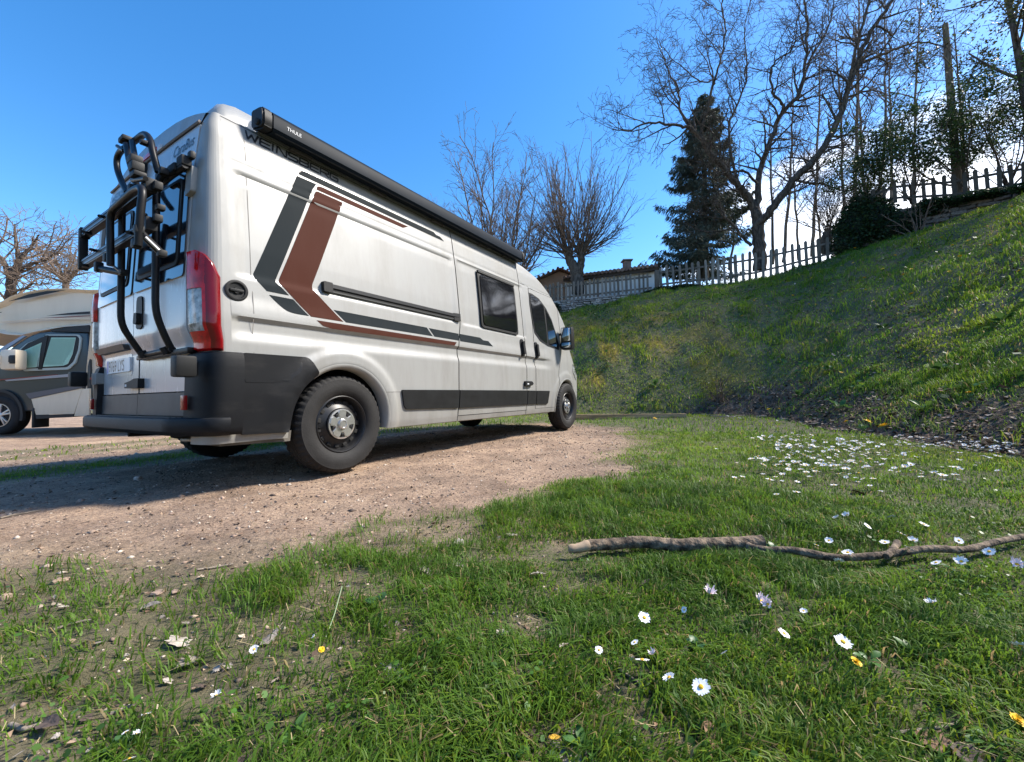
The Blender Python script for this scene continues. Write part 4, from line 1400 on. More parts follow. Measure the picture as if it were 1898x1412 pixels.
# picket fences
m_wood = [M('weathered_picket', c, .85, var=.3, vscale=5, stretch=(6, 6, .7), bump=.3, bscale=30) for c in ((.19, .165, .135), (.13, .112, .09), (.25, .225, .19), (.165, .15, .13))]
m_wooddk = M('fence_rail', (.13, .11, .09), .88, var=.35, vscale=5)
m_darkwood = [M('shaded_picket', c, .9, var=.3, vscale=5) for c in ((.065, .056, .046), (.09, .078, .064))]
def picket_mesh(w, h, t=.022, pointed=False):
    b_ = bmesh.new()
    prof = [(-w / 2, 0), (w / 2, 0), (w / 2, h - w * .55), (w * .32, h - w * .14), (0, h), (-w * .32, h - w * .14), (-w / 2, h - w * .55)]
    f = b_.faces.new([b_.verts.new((p[0], 0, p[1])) for p in prof])
    r_ = bmesh.ops.extrude_face_region(b_, geom=[f])
    for v in r_['geom']:
        if isinstance(v, bmesh.types.BMVert): v.co.y = t
    bmesh.ops.recalc_face_normals(b_, faces=b_.faces)
    me = bpy.data.meshes.new('picket')
    b_.to_mesh(me)
    b_.free()
    me.materials.append(None)
    return me
def fence(name, label, group, line, pitch, w, mats, railm, rails=(.30, .78), post_every=7, jitter=.055):
    """line: (base point, height) pairs"""
    e = empty(name, line[0][0])
    tag(e, label, 'fence', group)
    o0 = Vector(line[0][0])
    me = picket_mesh(w, 1.0)
    i = 0
    tot = 0
    for (a, ha), (b, hb) in zip(line, line[1:]):
        a, b = Vector(a), Vector(b)
        L_ = (b - a).xy.length
        d = (b - a)
        ang = math.atan2(d.y, d.x)
        n = max(1, round(L_ / pitch))
        for k in range(n):
            t = k / n
            p = a + d * t
            h = ha * (1 - t) + hb * t
            post = i % post_every == 0
            o = bpy.data.objects.new('post' if post else 'picket', me)
            COL.objects.link(o)
            o.parent = e
            o.location = p - o0 + Vector((0, .0 if not post else .045, -.10 + random.uniform(-jitter, jitter)))
            o.scale = (random.uniform(.9, 1.08) * (1.12 if post else 1), 4.0 if post else 1, h + .1)
            o.rotation_euler = (random.uniform(-.02, .02), random.uniform(-.035, .035), ang)
            o.material_slots[0].link = 'OBJECT'
            o.material_slots[0].material = random.choice(mats)
            i += 1
        for rz_ in rails:
            z0, z1 = ha * rz_, hb * rz_
            p0, p1 = a + Vector((0, .045, z0)), b + Vector((0, .045, z1))
            c = (p0 + p1) / 2 - o0
            dd = p1 - p0
            q = Vector((1, 0, 0)).rotation_difference(dd.normalized()).to_matrix()
            ro = box_obj('rail', (0, 0, 0), (dd.length, .04, .075), railm, e)
            ro.location = c
            ro.rotation_euler = Matrix.Rotation(math.atan2(dd.y, dd.x), 3, 'Z').to_euler()
            ro.rotation_euler.y = -math.atan2(dd.z, dd.xy.length)
    return e

# the low wall behind the van with the fence on top
WL = []
for (u, vt, vb, Y) in ((900, 573, 598, 19.3), (960, 566, 589, 19.1), (1035, 557, 578, 18.8), (1110, 549.5, 565, 18.6), (1211, 538, 548.5, 18.25)):
    t_, b_ = W(u, vt, Y), W(u, vb, Y)
    WL.append((t_.x, t_.y, min(b_.z, gh(t_.x, t_.y) + .05), t_.z))
stone_wall('stone_wall', 'low dry stone wall of pale rubble under the picket fence beside the van', 'wall', WL, m_stone, .095, .26)
L1 = [(Vector((w_[0], w_[1] + .16, w_[3] - .02)), .88) for w_ in WL]
fence('picket_fence', 'closely spaced grey picket fence on the low stone wall in front of the white shed', 'picket fences', L1, .185, .092, m_wood, m_wooddk, (.22, .80))
gp = W(1218, 540, 18.2)
o = box_obj('gate_post', (gp.x, gp.y, gp.z + .42), (.16, .16, 1.05), m_wood[1], bev=.02)
tag(o, 'thick square wooden post where two picket fences meet above the stone wall', 'post')
L2 = []
for (u, v, Y, h) in ((1226, 529, 18.1, .86), (1310, 519, 17.6, .90), (1401, 507, 17.0, .92), (1470, 493, 16.6, .90), (1548, 476, 16.1, .82)):
    p = W(u, v, Y)
    zg_ = min(p.z, gh(p.x, p.y) + .02)
    L2.append((Vector((p.x, p.y, zg_)), h + p.z - zg_))
fence('picket_fence', 'long weathered picket fence climbing the grass in front of the spruce and the bare walnut', 'picket fences', L2, .245, .105, m_wood, m_wooddk, (.25, .74), 6)
# dark wall and fence on the right-hand crest
WR = []
for (u, vt, vb, Y) in ((1552, 442, 474, 16.1), (1640, 394, 452, 15.3), (1720, 377, 424, 14.6), (1800, 364, 394, 14.1), (1898, 347, 366, 13.4), (1990, 334, 352, 12.6), (2120, 300, 330, 11.4)):
    t_, b_ = W(u, vt, Y), W(u, vb, Y)
    WR.append((t_.x, t_.y, min(b_.z, gh(t_.x, t_.y) + .05), t_.z))
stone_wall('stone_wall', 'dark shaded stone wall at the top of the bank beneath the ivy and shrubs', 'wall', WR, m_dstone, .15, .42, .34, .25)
L3 = []
for (u, v, Y, h) in ((1600, 392, 15.8, .66), (1660, 371, 15.3, .74), (1770, 366, 14.5, .82), (1898, 346, 13.6, .86), (2050, 318, 12.4, .9)):
    L3.append((W(u, v, Y), h))
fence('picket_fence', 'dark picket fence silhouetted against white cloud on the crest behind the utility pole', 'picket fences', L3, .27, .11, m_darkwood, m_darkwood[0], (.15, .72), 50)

# utility pole and its wires
pb, pt = W(1777, 375, 14.9), W(1752, 45, 15.6)
pole = empty('utility_pole', pb)
tag(pole, 'tall leaning wooden utility pole rising behind the dark crest fence', 'pole')
bm = bmesh.new()
add_tube(bm, [Vector((0, 0, -.5)), (pt - pb) * .33, (pt - pb) * .66, pt - pb], [.135, .125, .11, .09], 14)
from_bm('shaft', bm, M('pole_wood', (.17, .13, .09), .9, var=.45, vscale=3, stretch=(5, 5, .6), bump=.4, bscale=14), pole, smooth=40)
bm = bmesh.new()
at = (pt - pb) * .86
add_tube(bm, [at + Vector((-.10, -.02, .0)), at + Vector((.17, -.02, .02))], .018, 8)
add_tube(bm, [at + Vector((.12, -.02, .0)), at + Vector((.12, -.02, .12))], .028, 8)
add_tube(bm, [at + Vector((-.11, -.02, -.02)), at + Vector((-.11, -.02, .09))], .028, 8)
from_bm('insulator', bm, M('insulator', (.05, .045, .04), .4), pole, smooth=40)
m_wire = M('wire', (.02, .02, .02), .6)
def wire(label, a, b, sag, r=.016):
    pts = [lerp3(a, b, t / 24) - Vector((0, 0, sag * 4 * (t / 24) * (1 - t / 24))) for t in range(25)]
    b_ = bmesh.new()
    add_tube(b_, pts, r, 6)
    o = from_bm('wire', b_, m_wire, None, smooth=60)
    tag(o, label, 'wire', 'wires of the utility pole')
ins = pb + at + Vector((.12, -.02, .10))
wire('black wire running from the pole up and out over the bank', ins, W(1990, -170, 9.0), .15, .014)
wire('thin black wire descending from the pole behind the bare walnut towards the shed', pb + at + Vector((-.11, -.02, .08)), W(1235, 520, 23), .35, .012)

# ---- house with a gable
def arr(*p): return [Vector(q) for q in p]
def prism(name, poly, d, mat, parent):
    """poly of 3-D points pushed along d"""
    b_ = bmesh.new()
    f = b_.faces.new([b_.verts.new(p) for p in poly])
    r_ = bmesh.ops.extrude_face_region(b_, geom=[f])
    for v in r_['geom']:
        if isinstance(v, bmesh.types.BMVert): v.co += Vector(d)
    return from_bm(name, b_, mat, parent)
m_peach = M('peach_render', (.42, .30, .22), .9, var=.22, vscale=1.2, bump=.15, bscale=30)
m_white_r = M('white_render', (.70, .69, .66), .9, var=.12, vscale=1.5)
m_tile = [M('roof_tile', c, .85, var=.35, vscale=6) for c in ((.19, .125, .10), (.25, .165, .125), (.14, .10, .085))]
ap, lf = W(1037.5, 499, 22.4), W(986, 522, 22.4)
gz0 = 4.6
hs = empty('house', (ap.x, ap.y, gz0))
tag(hs, 'peach rendered house with a tiled gable roof rising behind the fence and the van', 'house')
def hp_(x, y, z): return Vector((x, y, z)) - hs.location
sl = (ap.z - lf.z) / (ap.x - lf.x)
hwid = 3.3
prism('wall', arr(hp_(ap.x - hwid, ap.y, gz0 - 2), hp_(ap.x + hwid, ap.y, gz0 - 2), hp_(ap.x + hwid, ap.y, ap.z - hwid * sl - .1), hp_(ap.x, ap.y, ap.z - .1), hp_(ap.x - hwid, ap.y, ap.z - hwid * sl - .1)), (0, 7, 0), m_peach, hs)
for s in (-1, 1):
    ro = prism('roof', arr(hp_(ap.x, ap.y - .25, ap.z - .06), hp_(ap.x + s * (hwid + .4), ap.y - .25, ap.z - .06 - (hwid + .4) * sl), hp_(ap.x + s * (hwid + .4), ap.y - .25, ap.z + .02 - (hwid + .4) * sl), hp_(ap.x, ap.y - .25, ap.z + .02)), (0, 7.5, 0), m_tile[0], hs)
    b_ = bmesh.new()
    for k in range(14):
        t = (k + .5) / 14 * (hwid + .35)
        add_tube(b_, [hp_(ap.x + s * t, ap.y - .30, ap.z + .05 - t * sl), hp_(ap.x + s * t, ap.y + 7.2, ap.z + .05 - t * sl)], .07, 8)
    o = from_bm('roof_tile', b_, m_tile[1], ro, smooth=50)
    o['kind'] = 'stuff'
# ---- white shed with a barrel tile roof
ea, eb = W(1043, 514.5, 20.9), W(1220, 493, 19.15)
ed = (eb - ea)
ed.z = 0
ez = (ea.z + eb.z) / 2
sh = empty('shed', (ea.x, ea.y, gz0))
tag(sh, 'long low white shed with a wavy tile roof and small chimney behind the fence', 'shed')
en = Vector((-ed.y, ed.x, 0)).normalized()
if en.y < 0: en = -en
A0, B0 = Vector((ea.x, ea.y, 0)) - ed.normalized() * .0, Vector((eb.x, eb.y, 0))
def sp(p, z): return Vector((p.x, p.y, z)) - sh.location
fa, fb = A0 + en * .40, B0 + en * .40
prism('wall', arr(sp(fa, gz0 - 2.5), sp(fb, gz0 - 2.5), sp(fb, ez - .14), sp(fa, ez - .14)), en * 4, m_white_r, sh)
rise = .24
prism('eaves_board', arr(sp(A0 + en * .06, ez - .16), sp(B0 + en * .06, ez - .16), sp(B0 + en * .06, ez - .02), sp(A0 + en * .06, ez - .02)), en * 4.2 + Vector((0, 0, rise * 4.2)), M('eaves_wood', (.075, .055, .042), .9), sh)
Ls = ed.length
dn = ed.normalized()
nt_ = int(Ls / .19)
tile_bm = []
for k in range(nt_):
    b_ = bmesh.new()
    c = A0 + dn * ((k + .5) * Ls / nt_)
    r0 = .085 * random.uniform(.92, 1.06)
    for j in range(3):
        p0, p1 = c + en * (-.05 + .42 * j), c + en * (.42 * (j + 1) + .03)
        add_tube(b_, [sp(p0, ez + .005 + rise * .42 * j + .018), sp(p1, ez + rise * .42 * (j + 1) - .012)], [r0 * 1.06, r0 * .9], 10)
    o = from_bm('roof_tile', b_, random.choice(m_tile), sh, smooth=50)
p0, p1 = A0 + en * 1.2, B0 + en * 1.2
prism('roof', arr(sp(p0, ez + rise * 1.2 - .02), sp(p1, ez + rise * 1.2 - .02), sp(p1, ez + rise * 1.2 + .08), sp(p0, ez + rise * 1.2 + .08)), en * 3.2 + Vector((0, 0, rise * 3.2)), m_tile[0], sh)
cp = W(1162, 497, 20.6) - sh.location
ch = empty('chimney', cp, 0, sh)
box_obj('chimney_stack', (0, 0, .06), (.34, .34, .52), M('chimney_brick', (.26, .19, .16), .9, var=.3), ch)
box_obj('chimney_cap', (0, 0, .37), (.50, .50, .06), m_stone[1], ch, .01)
tag(ch, 'small square chimney with a flat stone cap')
# low terrace edging of red brick seen behind the second fence
br = []
for k, t in enumerate(np.linspace(0, 1, 18)):
    pass
# ------------------------------------------------------------------ trees
def tubes_np(polys, segf):
    """polys: (points (n,3), radii (n,)); returns verts, quads"""
    V, Fq = [], []
    base = 0
    for pts, rad in polys:
        n = len(pts)
        seg = segf(rad[0])
        T = np.empty_like(pts)
        T[1:-1] = pts[2:] - pts[:-2]
        T[0], T[-1] = pts[1] - pts[0], pts[-1] - pts[-2]
        T /= np.linalg.norm(T, axis=1)[:, None] + 1e-9
        ref = np.array([.31, .93, .2]) if abs(T[0, 1]) < .8 else np.array([1., .1, .1])
        X = np.cross(T, ref)
        X /= np.linalg.norm(X, axis=1)[:, None] + 1e-9
        Y = np.cross(T, X)
        a = np.arange(seg) * 2 * np.pi / seg
        ring = pts[:, None, :] + rad[:, None, None] * (np.cos(a)[None, :, None] * X[:, None, :] + np.sin(a)[None, :, None] * Y[:, None, :])
        V.append(ring.reshape(-1, 3))
        i = base + np.arange(n - 1)[:, None] * seg + np.arange(seg)[None]
        j = base + np.arange(n - 1)[:, None] * seg + (np.arange(seg)[None] + 1) % seg
        Fq.append(np.stack([i, j, j + seg, i + seg], -1).reshape(-1, 4))
        base += n * seg
    return np.concatenate(V), np.concatenate(Fq)
def unit(v): return v / (np.linalg.norm(v) + 1e-9)
def grow(out, p, d, Ln, r, lev, P, rg):
    n = max(3, int(Ln / P['seg'][lev]))
    st = Ln / n
    pts = [np.array(p, float)]
    d = unit(np.array(d, float))
    dirs = []
    for i in range(n):
        d = unit(d + rg.normal(0, P['wob'][lev], 3) + np.array([0, 0, P['up'][lev]]) * st)
        dirs.append(d)
        pts.append(pts[-1] + d * st)
    pts = np.array(pts)
    rad = r * (1 - (1 - P['tip'][lev]) * np.linspace(0, 1, n + 1) ** .9)
    rad = np.maximum(rad, P['rmin'])
    out.append((pts, rad, lev))
    if lev >= P['lev']: return
    kids(out, pts, rad, dirs, Ln, lev, P, rg)
def kids(out, pts, rad, dirs, Ln, lev, P, rg):
    n = len(pts) - 1
    K = P['kids'][lev]
    K = max(1, int(K * Ln + rg.random())) if P.get('perm') else int(K)
    for k in range(K):
        t = P['start'][lev] + (1 - P['start'][lev]) * (k + rg.random()) / K
        i = min(n - 1, int(t * n))
        f = t * n - i
        q = pts[i] * (1 - f) + pts[i + 1] * f
        dd = dirs[i]
        ax = unit(np.cross(dd, rg.normal(0, 1, 3)))
        an = np.radians(P['ang'][lev] * rg.uniform(.65, 1.3))
        nd = dd * np.cos(an) + ax * np.sin(an)
        nd = unit(nd + np.array(P.get('bias', (0, 0, 0))))
        l2 = P['len'][lev] * rg.uniform(.55, 1.25) * (1 - .35 * t)
        r2 = max(P['rmin'], min(rad[i] * .62, P['rk'][lev] * rg.uniform(.8, 1.15)))
        grow(out, q, nd, l2, r2, lev + 1, P, rg)
def segf(r): return 10 if r > .08 else 7 if r > .03 else 4 if r > .011 else 3
def bark(name, col, col2, vs=5., bump=.6):
    return M(name, col, .93, col2=col2, var=.4, vscale=vs, stretch=(3, 3, .8), bump=bump, bscale=11, spec=.2)
m_bark = bark('dark_bark', (.060, .048, .040), (.15, .12, .096))
m_barkp = bark('pale_bark', (.16, .125, .10), (.30, .24, .19))
m_barkg = bark('grey_bark', (.075, .066, .056), (.16, .14, .12))
m_barkr = bark('reddish_twig', (.14, .105, .082), (.25, .19, .15))
m_moss = M('bark_moss', (.05, .055, .02), .95, var=.4)
def tree_obj(name, label, cat, origin, polys, mat, group=None, twig_mat=None, split=.02, extra=None):
    e = empty(name, origin)
    tag(e, label, cat, group)
    o = np.array(origin)
    big = [(p - o, r) for p, r, l in polys if l == 0]
    sm = [(p - o, r) for p, r, l in polys if l > 0]
    v, f = tubes_np(big, segf)
    link('trunk', np_mesh('trunk', v, f, True), mat, e)
    if sm:
        v, f = tubes_np(sm, segf)
        link('crown', np_mesh('crown', v, f, True), twig_mat or mat, e)
    return e
def limb(pix, r0, r1, jit=.0, sub=5):
    """a main limb followed along its real course: (u, v, Y) knots"""
    K = np.array([W(*k) for k in pix])
    P_ = []
    for i in range(len(K) - 1):
        p0, p1, p2, p3 = K[max(0, i - 1)], K[i], K[i + 1], K[min(len(K) - 1, i + 2)]
        for k in range(sub):
            t = k / sub
            P_.append(.5 * ((2 * p1) + (p2 - p0) * t + (2 * p0 - 5 * p1 + 4 * p2 - p3) * t * t + (3 * p1 - p0 - 3 * p2 + p3) * t ** 3))
    P_.append(K[-1])
    P_ = np.array(P_)
    if jit:
        P_[1:-1] += np.random.default_rng(int(abs(pix[0][0] * 7 + pix[-1][1]))).normal(0, jit, (len(P_) - 2, 3))
    rad = np.linspace(r0, r1, len(P_))
    return P_, rad
def dress(out, P_, rad, lev, PR, rg, t0=.15):
    d = np.diff(P_, axis=0)
    Ln = np.linalg.norm(d, axis=1).sum()
    d = d / np.linalg.norm(d, axis=1)[:, None]
    out.append((P_, rad, 0))
    Q = dict(PR)
    Q['start'] = [t0] + list(PR['start'][1:])
    kids(out, P_, rad, list(d), Ln, 0, Q, rg)

# -- the big bare walnut behind the fence
rg = np.random.default_rng(5)
PW = dict(lev=4, perm=True, kids=[2.5, 3.2, 3.6, 3.6], start=[.15, .12, .15, .15], ang=[52, 52, 52, 50], len=[2.1, 1.15, .62, .32], rk=[.05, .022, .012, .0085], wob=[.1, .17, .20, .22, .2],
          up=[.0, .10, .12, .2, .3], tip=[.3, .35, .45, .55, .6], seg=[.4, .22, .15, .11, .09], rmin=.0062)
wal = []
limbs = [
    ([(1408, 500, 17.9), (1408, 455, 17.9), (1404, 410, 17.9), (1402, 388, 17.9)], .33, .25),
    ([(1402, 395, 17.9), (1392, 372, 17.9), (1370, 345, 17.7), (1345, 318, 17.5), (1318, 285, 17.2), (1298, 255, 17.0), (1275, 235, 16.9)], .20, .085),
    ([(1275, 235, 16.9), (1245, 232, 16.7), (1205, 228, 16.4), (1165, 242, 16.2), (1135, 240, 16.1)], .075, .018),
    ([(1290, 248, 17.0), (1262, 205, 17.2), (1258, 170, 17.4), (1235, 120, 17.6), (1215, 70, 17.8)], .075, .015),
    ([(1298, 255, 17), (1318, 170, 16.5), (1325, 148, 16.4), (1335, 110, 16.2), (1345, 60, 16.0), (1338, 10, 15.9), (1340, -60, 15.8)], .07, .018),
    ([(1325, 148, 16.4), (1300, 150, 16.3), (1260, 120, 16.2), (1225, 85, 16.1)], .04, .012),
    ([(1403, 392, 17.9), (1406, 350, 18.0), (1410, 310, 18.1), (1428, 262, 18.2), (1446, 215, 18.2), (1478, 178, 18.2), (1492, 130, 18.2), (1496, 60, 18.3), (1490, -10, 18.3)], .17, .045),
    ([(1446, 215, 18.2), (1452, 195, 18.1), (1432, 172, 17.9), (1428, 135, 17.8), (1440, 110, 17.7), (1470, 90, 17.6), (1478, 40, 17.5), (1486, -40, 17.4)], .075, .018),
    ([(1478, 178, 18.2), (1502, 110, 18.6), (1530, 60, 18.8), (1545, 10, 19), (1540, -60, 19)], .07, .02),
    ([(1400, 420, 17.9), (1420, 400, 17.6), (1445, 368, 17.3), (1470, 335, 17.1), (1508, 298, 16.9), (1538, 252, 16.8), (1562, 205, 16.7), (1572, 160, 16.6), (1590, 110, 16.5), (1612, 60, 16.4), (1648, 10, 16.3), (1680, -50, 16.2)], .21, .065),
    ([(1585, 125, 16.5), (1620, 108, 16.6), (1665, 88, 16.7), (1710, 78, 16.8), (1752, 85, 16.9)], .085, .022),
    ([(1566, 190, 16.7), (1600, 165, 16.9), (1640, 120, 17.0), (1690, 90, 17.1), (1720, 60, 17.2)], .05, .014),
    ([(1446, 368, 17.3), (1475, 355, 17.1), (1510, 340, 16.9), (1538, 336, 16.7)], .055, .016),
    ([(1538, 252, 16.8), (1570, 250, 16.9), (1605, 245, 17.0), (1630, 246, 17.0)], .045, .014),
    ([(1392, 455, 17.8), (1365, 425, 17.5), (1340, 395, 17.3), (1335, 378, 17.2)], .085, .035),
    ([(1403, 340, 17.9), (1380, 318, 17.4), (1350, 318, 17.2), (1330, 322, 17.1), (1312, 300, 17.0)], .07, .018),
    ([(1572, 160, 16.6), (1600, 40, 15.9), (1620, -20, 15.7), (1630, -80, 15.6)], .075, .02),
    ([(1370, 345, 17.7), (1350, 250, 18.3), (1368, 190, 18.6), (1385, 130, 18.8), (1380, 60, 19), (1395, -20, 19)], .075, .016),
]
for pix, a, b in limbs:
    P_, rad = limb(pix, a * .84, b * .84, .025)
    if a > .24: wal.append((P_, rad, 0))
    else: dress(wal, P_, rad, 0, PW, rg, .22)
tree_obj('walnut_tree', 'big bare walnut tree with dark spreading limbs standing behind the picket fence', 'tree', W(1408, 500, 17.9), wal, m_bark)

# -- spruce left of it
def conifer(name, label, u, vb, vt, Y, rad_b, seed):
    r = np.random.default_rng(seed)
    b, t = np.array(W(u, vb, Y)), np.array(W(u + 4, vt, Y))
    Hh = t[2] - b[2]
    e = empty(name, b)
    tag(e, label, 'tree')
    tp = np.stack([np.linspace(0, t[0] - b[0], 8), np.zeros(8), np.linspace(-.5, Hh, 8)], 1)
    v, f = tubes_np([(tp, np.linspace(.26, .02, 8))], segf)
    link('trunk', np_mesh('trunk', v, f, True), m_barkg, e)
    br, sv, sc = [], [], []
    z = .4
    while z < Hh * .985:
        k = 1 - z / Hh
        nb = r.integers(5, 8)
        for i in range(nb):
            a = r.uniform(0, 2 * np.pi)
            Lb = rad_b * (k ** .8) * r.uniform(.6, 1.12) + .15
            n = 7
            s = np.linspace(0, 1, n)
            droop = -.34 * Lb * np.sin(s * 2.2) + .16 * Lb * s ** 2.5
            px = np.stack([np.cos(a) * Lb * s + (t[0] - b[0]) * z / Hh, np.sin(a) * Lb * s, z + droop + .12 * k], 1)
            br.append((px, np.linspace(.022, .006, n) * (.4 + k)))
            m = int(34 + 120 * Lb)
            tt = r.uniform(.10, 1.0, m) ** .75
            q = np.stack([np.interp(tt, s, px[:, j]) for j in range(3)], 1)
            # hanging sprays either side of the branch
            side = np.array([-np.sin(a), np.cos(a), 0])
            fw_ = np.array([np.cos(a), np.sin(a), 0])
            off_ = r.normal(0, 1, (m, 1)) * side * (.05 + .15 * Lb * (1 - tt[:, None] * .55)) * .9
            q = q + off_ + np.stack([r.normal(0, .03, m)] * 3, 1)
            ln = r.uniform(.13, .30, m)
            dr = fw_ * r.uniform(.1, .7, (m, 1)) + side * np.sign(off_ @ side)[:, None] * r.uniform(.2, .7, (m, 1)) + np.array([0, 0, -1]) * r.uniform(.15, 1.0, (m, 1))
            dr /= np.linalg.norm(dr, axis=1)[:, None]
            w_ = np.cross(dr, r.normal(0, 1, (m, 3)))
            w_ /= np.linalg.norm(w_, axis=1)[:, None]
            wd2 = r.uniform(.016, .036, (m, 1))
            sv.append(np.stack([q - w_ * wd2, q + w_ * wd2, q + dr * ln[:, None]], 1))
            tone = r.uniform(.5, 1.3, (m, 1)) * (1.25 if r.random() < .3 else 1)
            sc.append(np.array([[.085, .105, .075]]) * tone + (r.random((m, 1)) < .08) * np.array([[.06, .035, .015]]))
        z += r.uniform(.20, .36) * (.6 + .7 * k)
    v, f = tubes_np(br, segf)
    link('branches', np_mesh('branches', v, f, True), m_barkg, e)
    sv, sc = np.concatenate(sv), np.concatenate(sc)
    me = np_mesh('needles', sv.reshape(-1, 3), np.arange(len(sv) * 3).reshape(-1, 3), False, {'col': np.repeat(sc, 3, 0)})
    o = link('needles', me, NEEDLE, e)
NEEDLE = leaf_mat('needle', .15, rough=.65)
conifer('spruce_tree', 'tall dark green spruce between the shed and the bare walnut', 1303, 500, 170, 20.5, 2.95, 3)

# -- pollard with two stubby heads beside the shed
rg = np.random.default_rng(8)
PP = dict(lev=3, perm=False, kids=[0, 6, 3], start=[.1, .2, .2], ang=[30, 26, 34, 30], len=[1, .95, .5, .3], rk=[.1, .012, .008, .007], wob=[.05, .06, .12, .12], up=[0, .05, .1, .1], tip=[.5, .35, .5, .5], seg=[.3, .25, .18, .15], rmin=.0054)
pol = []
for pix, a, b in (([(1071, 545, 19.6), (1070, 520, 19.6), (1068, 505, 19.6)], .30, .30), ([(1068, 508, 19.6), (1060, 490, 19.6), (1054, 474, 19.6), (1050, 458, 19.6)], .26, .17), ([(1073, 508, 19.6), (1077, 488, 19.5), (1077, 470, 19.4), (1079, 455, 19.4)], .19, .15)):
    pol.append((*limb(pix, a, b, .02), 0))
for hd, n in (((1052, 466, 19.6), 70), ((1079, 462, 19.4), 66)):
    c = np.array(W(*hd))
    for k in range(n):
        a, el = rg.uniform(0, 2 * np.pi), np.radians(rg.uniform(4, 90))
        sx = (-.22 if hd[0] < 1060 else .22)
        d = np.array([np.cos(a) * np.cos(el) + sx, np.sin(a) * np.cos(el), np.sin(el)])
        s0 = c + np.array([np.cos(a) * .15, np.sin(a) * .15, rg.uniform(-.35, .2)])
        Ln = rg.uniform(2.4, 5.6) * (.5 + .5 * np.sin(el))
        Q = dict(PP)
        Q['up'] = [0, .16, .15, .1]
        grow(pol, s0, d, Ln, rg.uniform(.016, .032), 1, Q, rg)
tree_obj('pollard_tree', 'pollarded tree with two knobby heads and a fan of thin shoots beside the shed', 'tree', W(1071, 545, 19.6), pol, m_barkg, None, m_barkr)

# -- multi-stemmed bare tree rising behind the van roof
rg = np.random.default_rng(12)
PB = dict(lev=3, perm=True, kids=[2.6, 3.0, 3.0], start=[.25, .2, .2], ang=[30, 36, 40], len=[1.7, .8, .4], rk=[.03, .014, .008], wob=[.07, .09, .14, .16], up=[.06, .07, .1, .12], tip=[.25, .4, .5, .6], seg=[.3, .25, .18, .13], rmin=.0060)
bt = []
b0 = np.array(W(925, 600, 20.5))
for k in range(26):
    a = 2 * np.pi * k / 26 + rg.uniform(-.2, .2)
    el = np.radians(rg.uniform(28, 84))
    d = (np.cos(a) * np.cos(el), np.sin(a) * np.cos(el), np.sin(el))
    grow(bt, b0 + np.array([0, 0, .4]), d, rg.uniform(5.4, 8.6) * (.6 + .4 * np.sin(el)), rg.uniform(.04, .08), 0, PB, rg)
tree_obj('bare_tree', 'many-stemmed bare tree fanning out behind the awning at the front of the van', 'tree', b0, bt, m_barkr, 'bare trees', m_barkr)

# -- wood of slim pale trees behind the walnut
PT = dict(lev=3, perm=True, kids=[2.3, 2.8, 3.0], start=[.32, .2, .2], ang=[46, 44, 44], len=[1.9, .85, .42], rk=[.03, .014, .009], wob=[.03, .10, .14, .16], up=[.03, .12, .14, .15], tip=[.22, .4, .5, .6], seg=[.5, .3, .2, .15], rmin=.0075)
slim = [(1432, 470, 1425, 190, 21.5, .10), (1452, 466, 1470, 120, 23, .12), (1480, 462, 1468, 235, 21, .08), (1505, 455, 1520, 90, 24, .13), (1524, 450, 1498, 255, 20, .07),
        (1562, 430, 1548, 60, 22, .11), (1580, 420, 1592, -20, 21, .14), (1606, 405, 1585, 40, 23.5, .12), (1630, 390, 1640, -30, 20, .10), (1655, 380, 1650, 60, 22, .10), (1352, 480, 1372, 260, 23, .09), (1690, 372, 1705, -10, 20, .10)]
sl_label = ['slim pale bare tree close beside the walnut trunk, its foot behind the fence', 'taller thin bare tree standing just right of the walnut trunk', 'short thin bare tree under the right limb of the walnut', 'pale bare tree rising behind the bend of the right walnut limb',
            'thin bare tree directly behind the small pollard stump', 'stout pale bare tree behind the left edge of the ivy mound', 'tallest slim bare tree, rising straight out of the ivy mound', 'pale trunk behind the loose shrub at the ivy mound',
            'slim bare tree between the ivy mound and the first leafy shrub', 'slim bare tree behind the tall leafy shrub on the crest', 'thin bare tree half hidden by the spruce and the walnut', 'slim bare tree left of the utility pole behind the dark fence']
_old = ['slim pale bare tree behind the picket fence just beside the walnut trunk', 'slim pale bare tree with a straight stem in the wood behind the walnut']
for i, (u0, v0, u1, v1, Y, r0) in enumerate(slim):
    rg = np.random.default_rng(200 + i)
    o_ = []
    mid = ((u0 + u1) / 2 + rg.uniform(-6, 6), (v0 + v1) / 2, Y)
    r0 *= .8
    P_, rad = limb([(u0, v0 + 20, Y), mid, (u1, v1, Y)], r0, r0 * .22, .03, 7)
    dress(o_, P_, rad, 0, PT, rg, .28)
    tree_obj('slim_tree', sl_label[i], 'tree', W(u0, v0 + 20, Y), o_, m_barkp, 'slim bare trees of the wood on the crest', m_barkr)
# small pollard stump with shoots at the end of the second fence
rg = np.random.default_rng(31)
o_ = [(*limb([(1534, 470, 17.2), (1531, 448, 17.2), (1537, 432, 17.2)], .20, .22), 0)]
for k in range(46):
    a, el = rg.uniform(0, 6.28), np.radians(rg.uniform(20, 85))
    grow(o_, np.array(W(1536, 436, 17.2)) + rg.normal(0, .1, 3), (np.cos(a) * np.cos(el), np.sin(a) * np.cos(el), np.sin(el)), rg.uniform(1.3, 2.9), rg.uniform(.012, .02), 1, PP, rg)
tree_obj('pollard_stump', 'short pollard stump sprouting straight shoots beside the ivy mound', 'tree', W(1534, 470, 17.2), o_, m_bark, None, m_barkr)

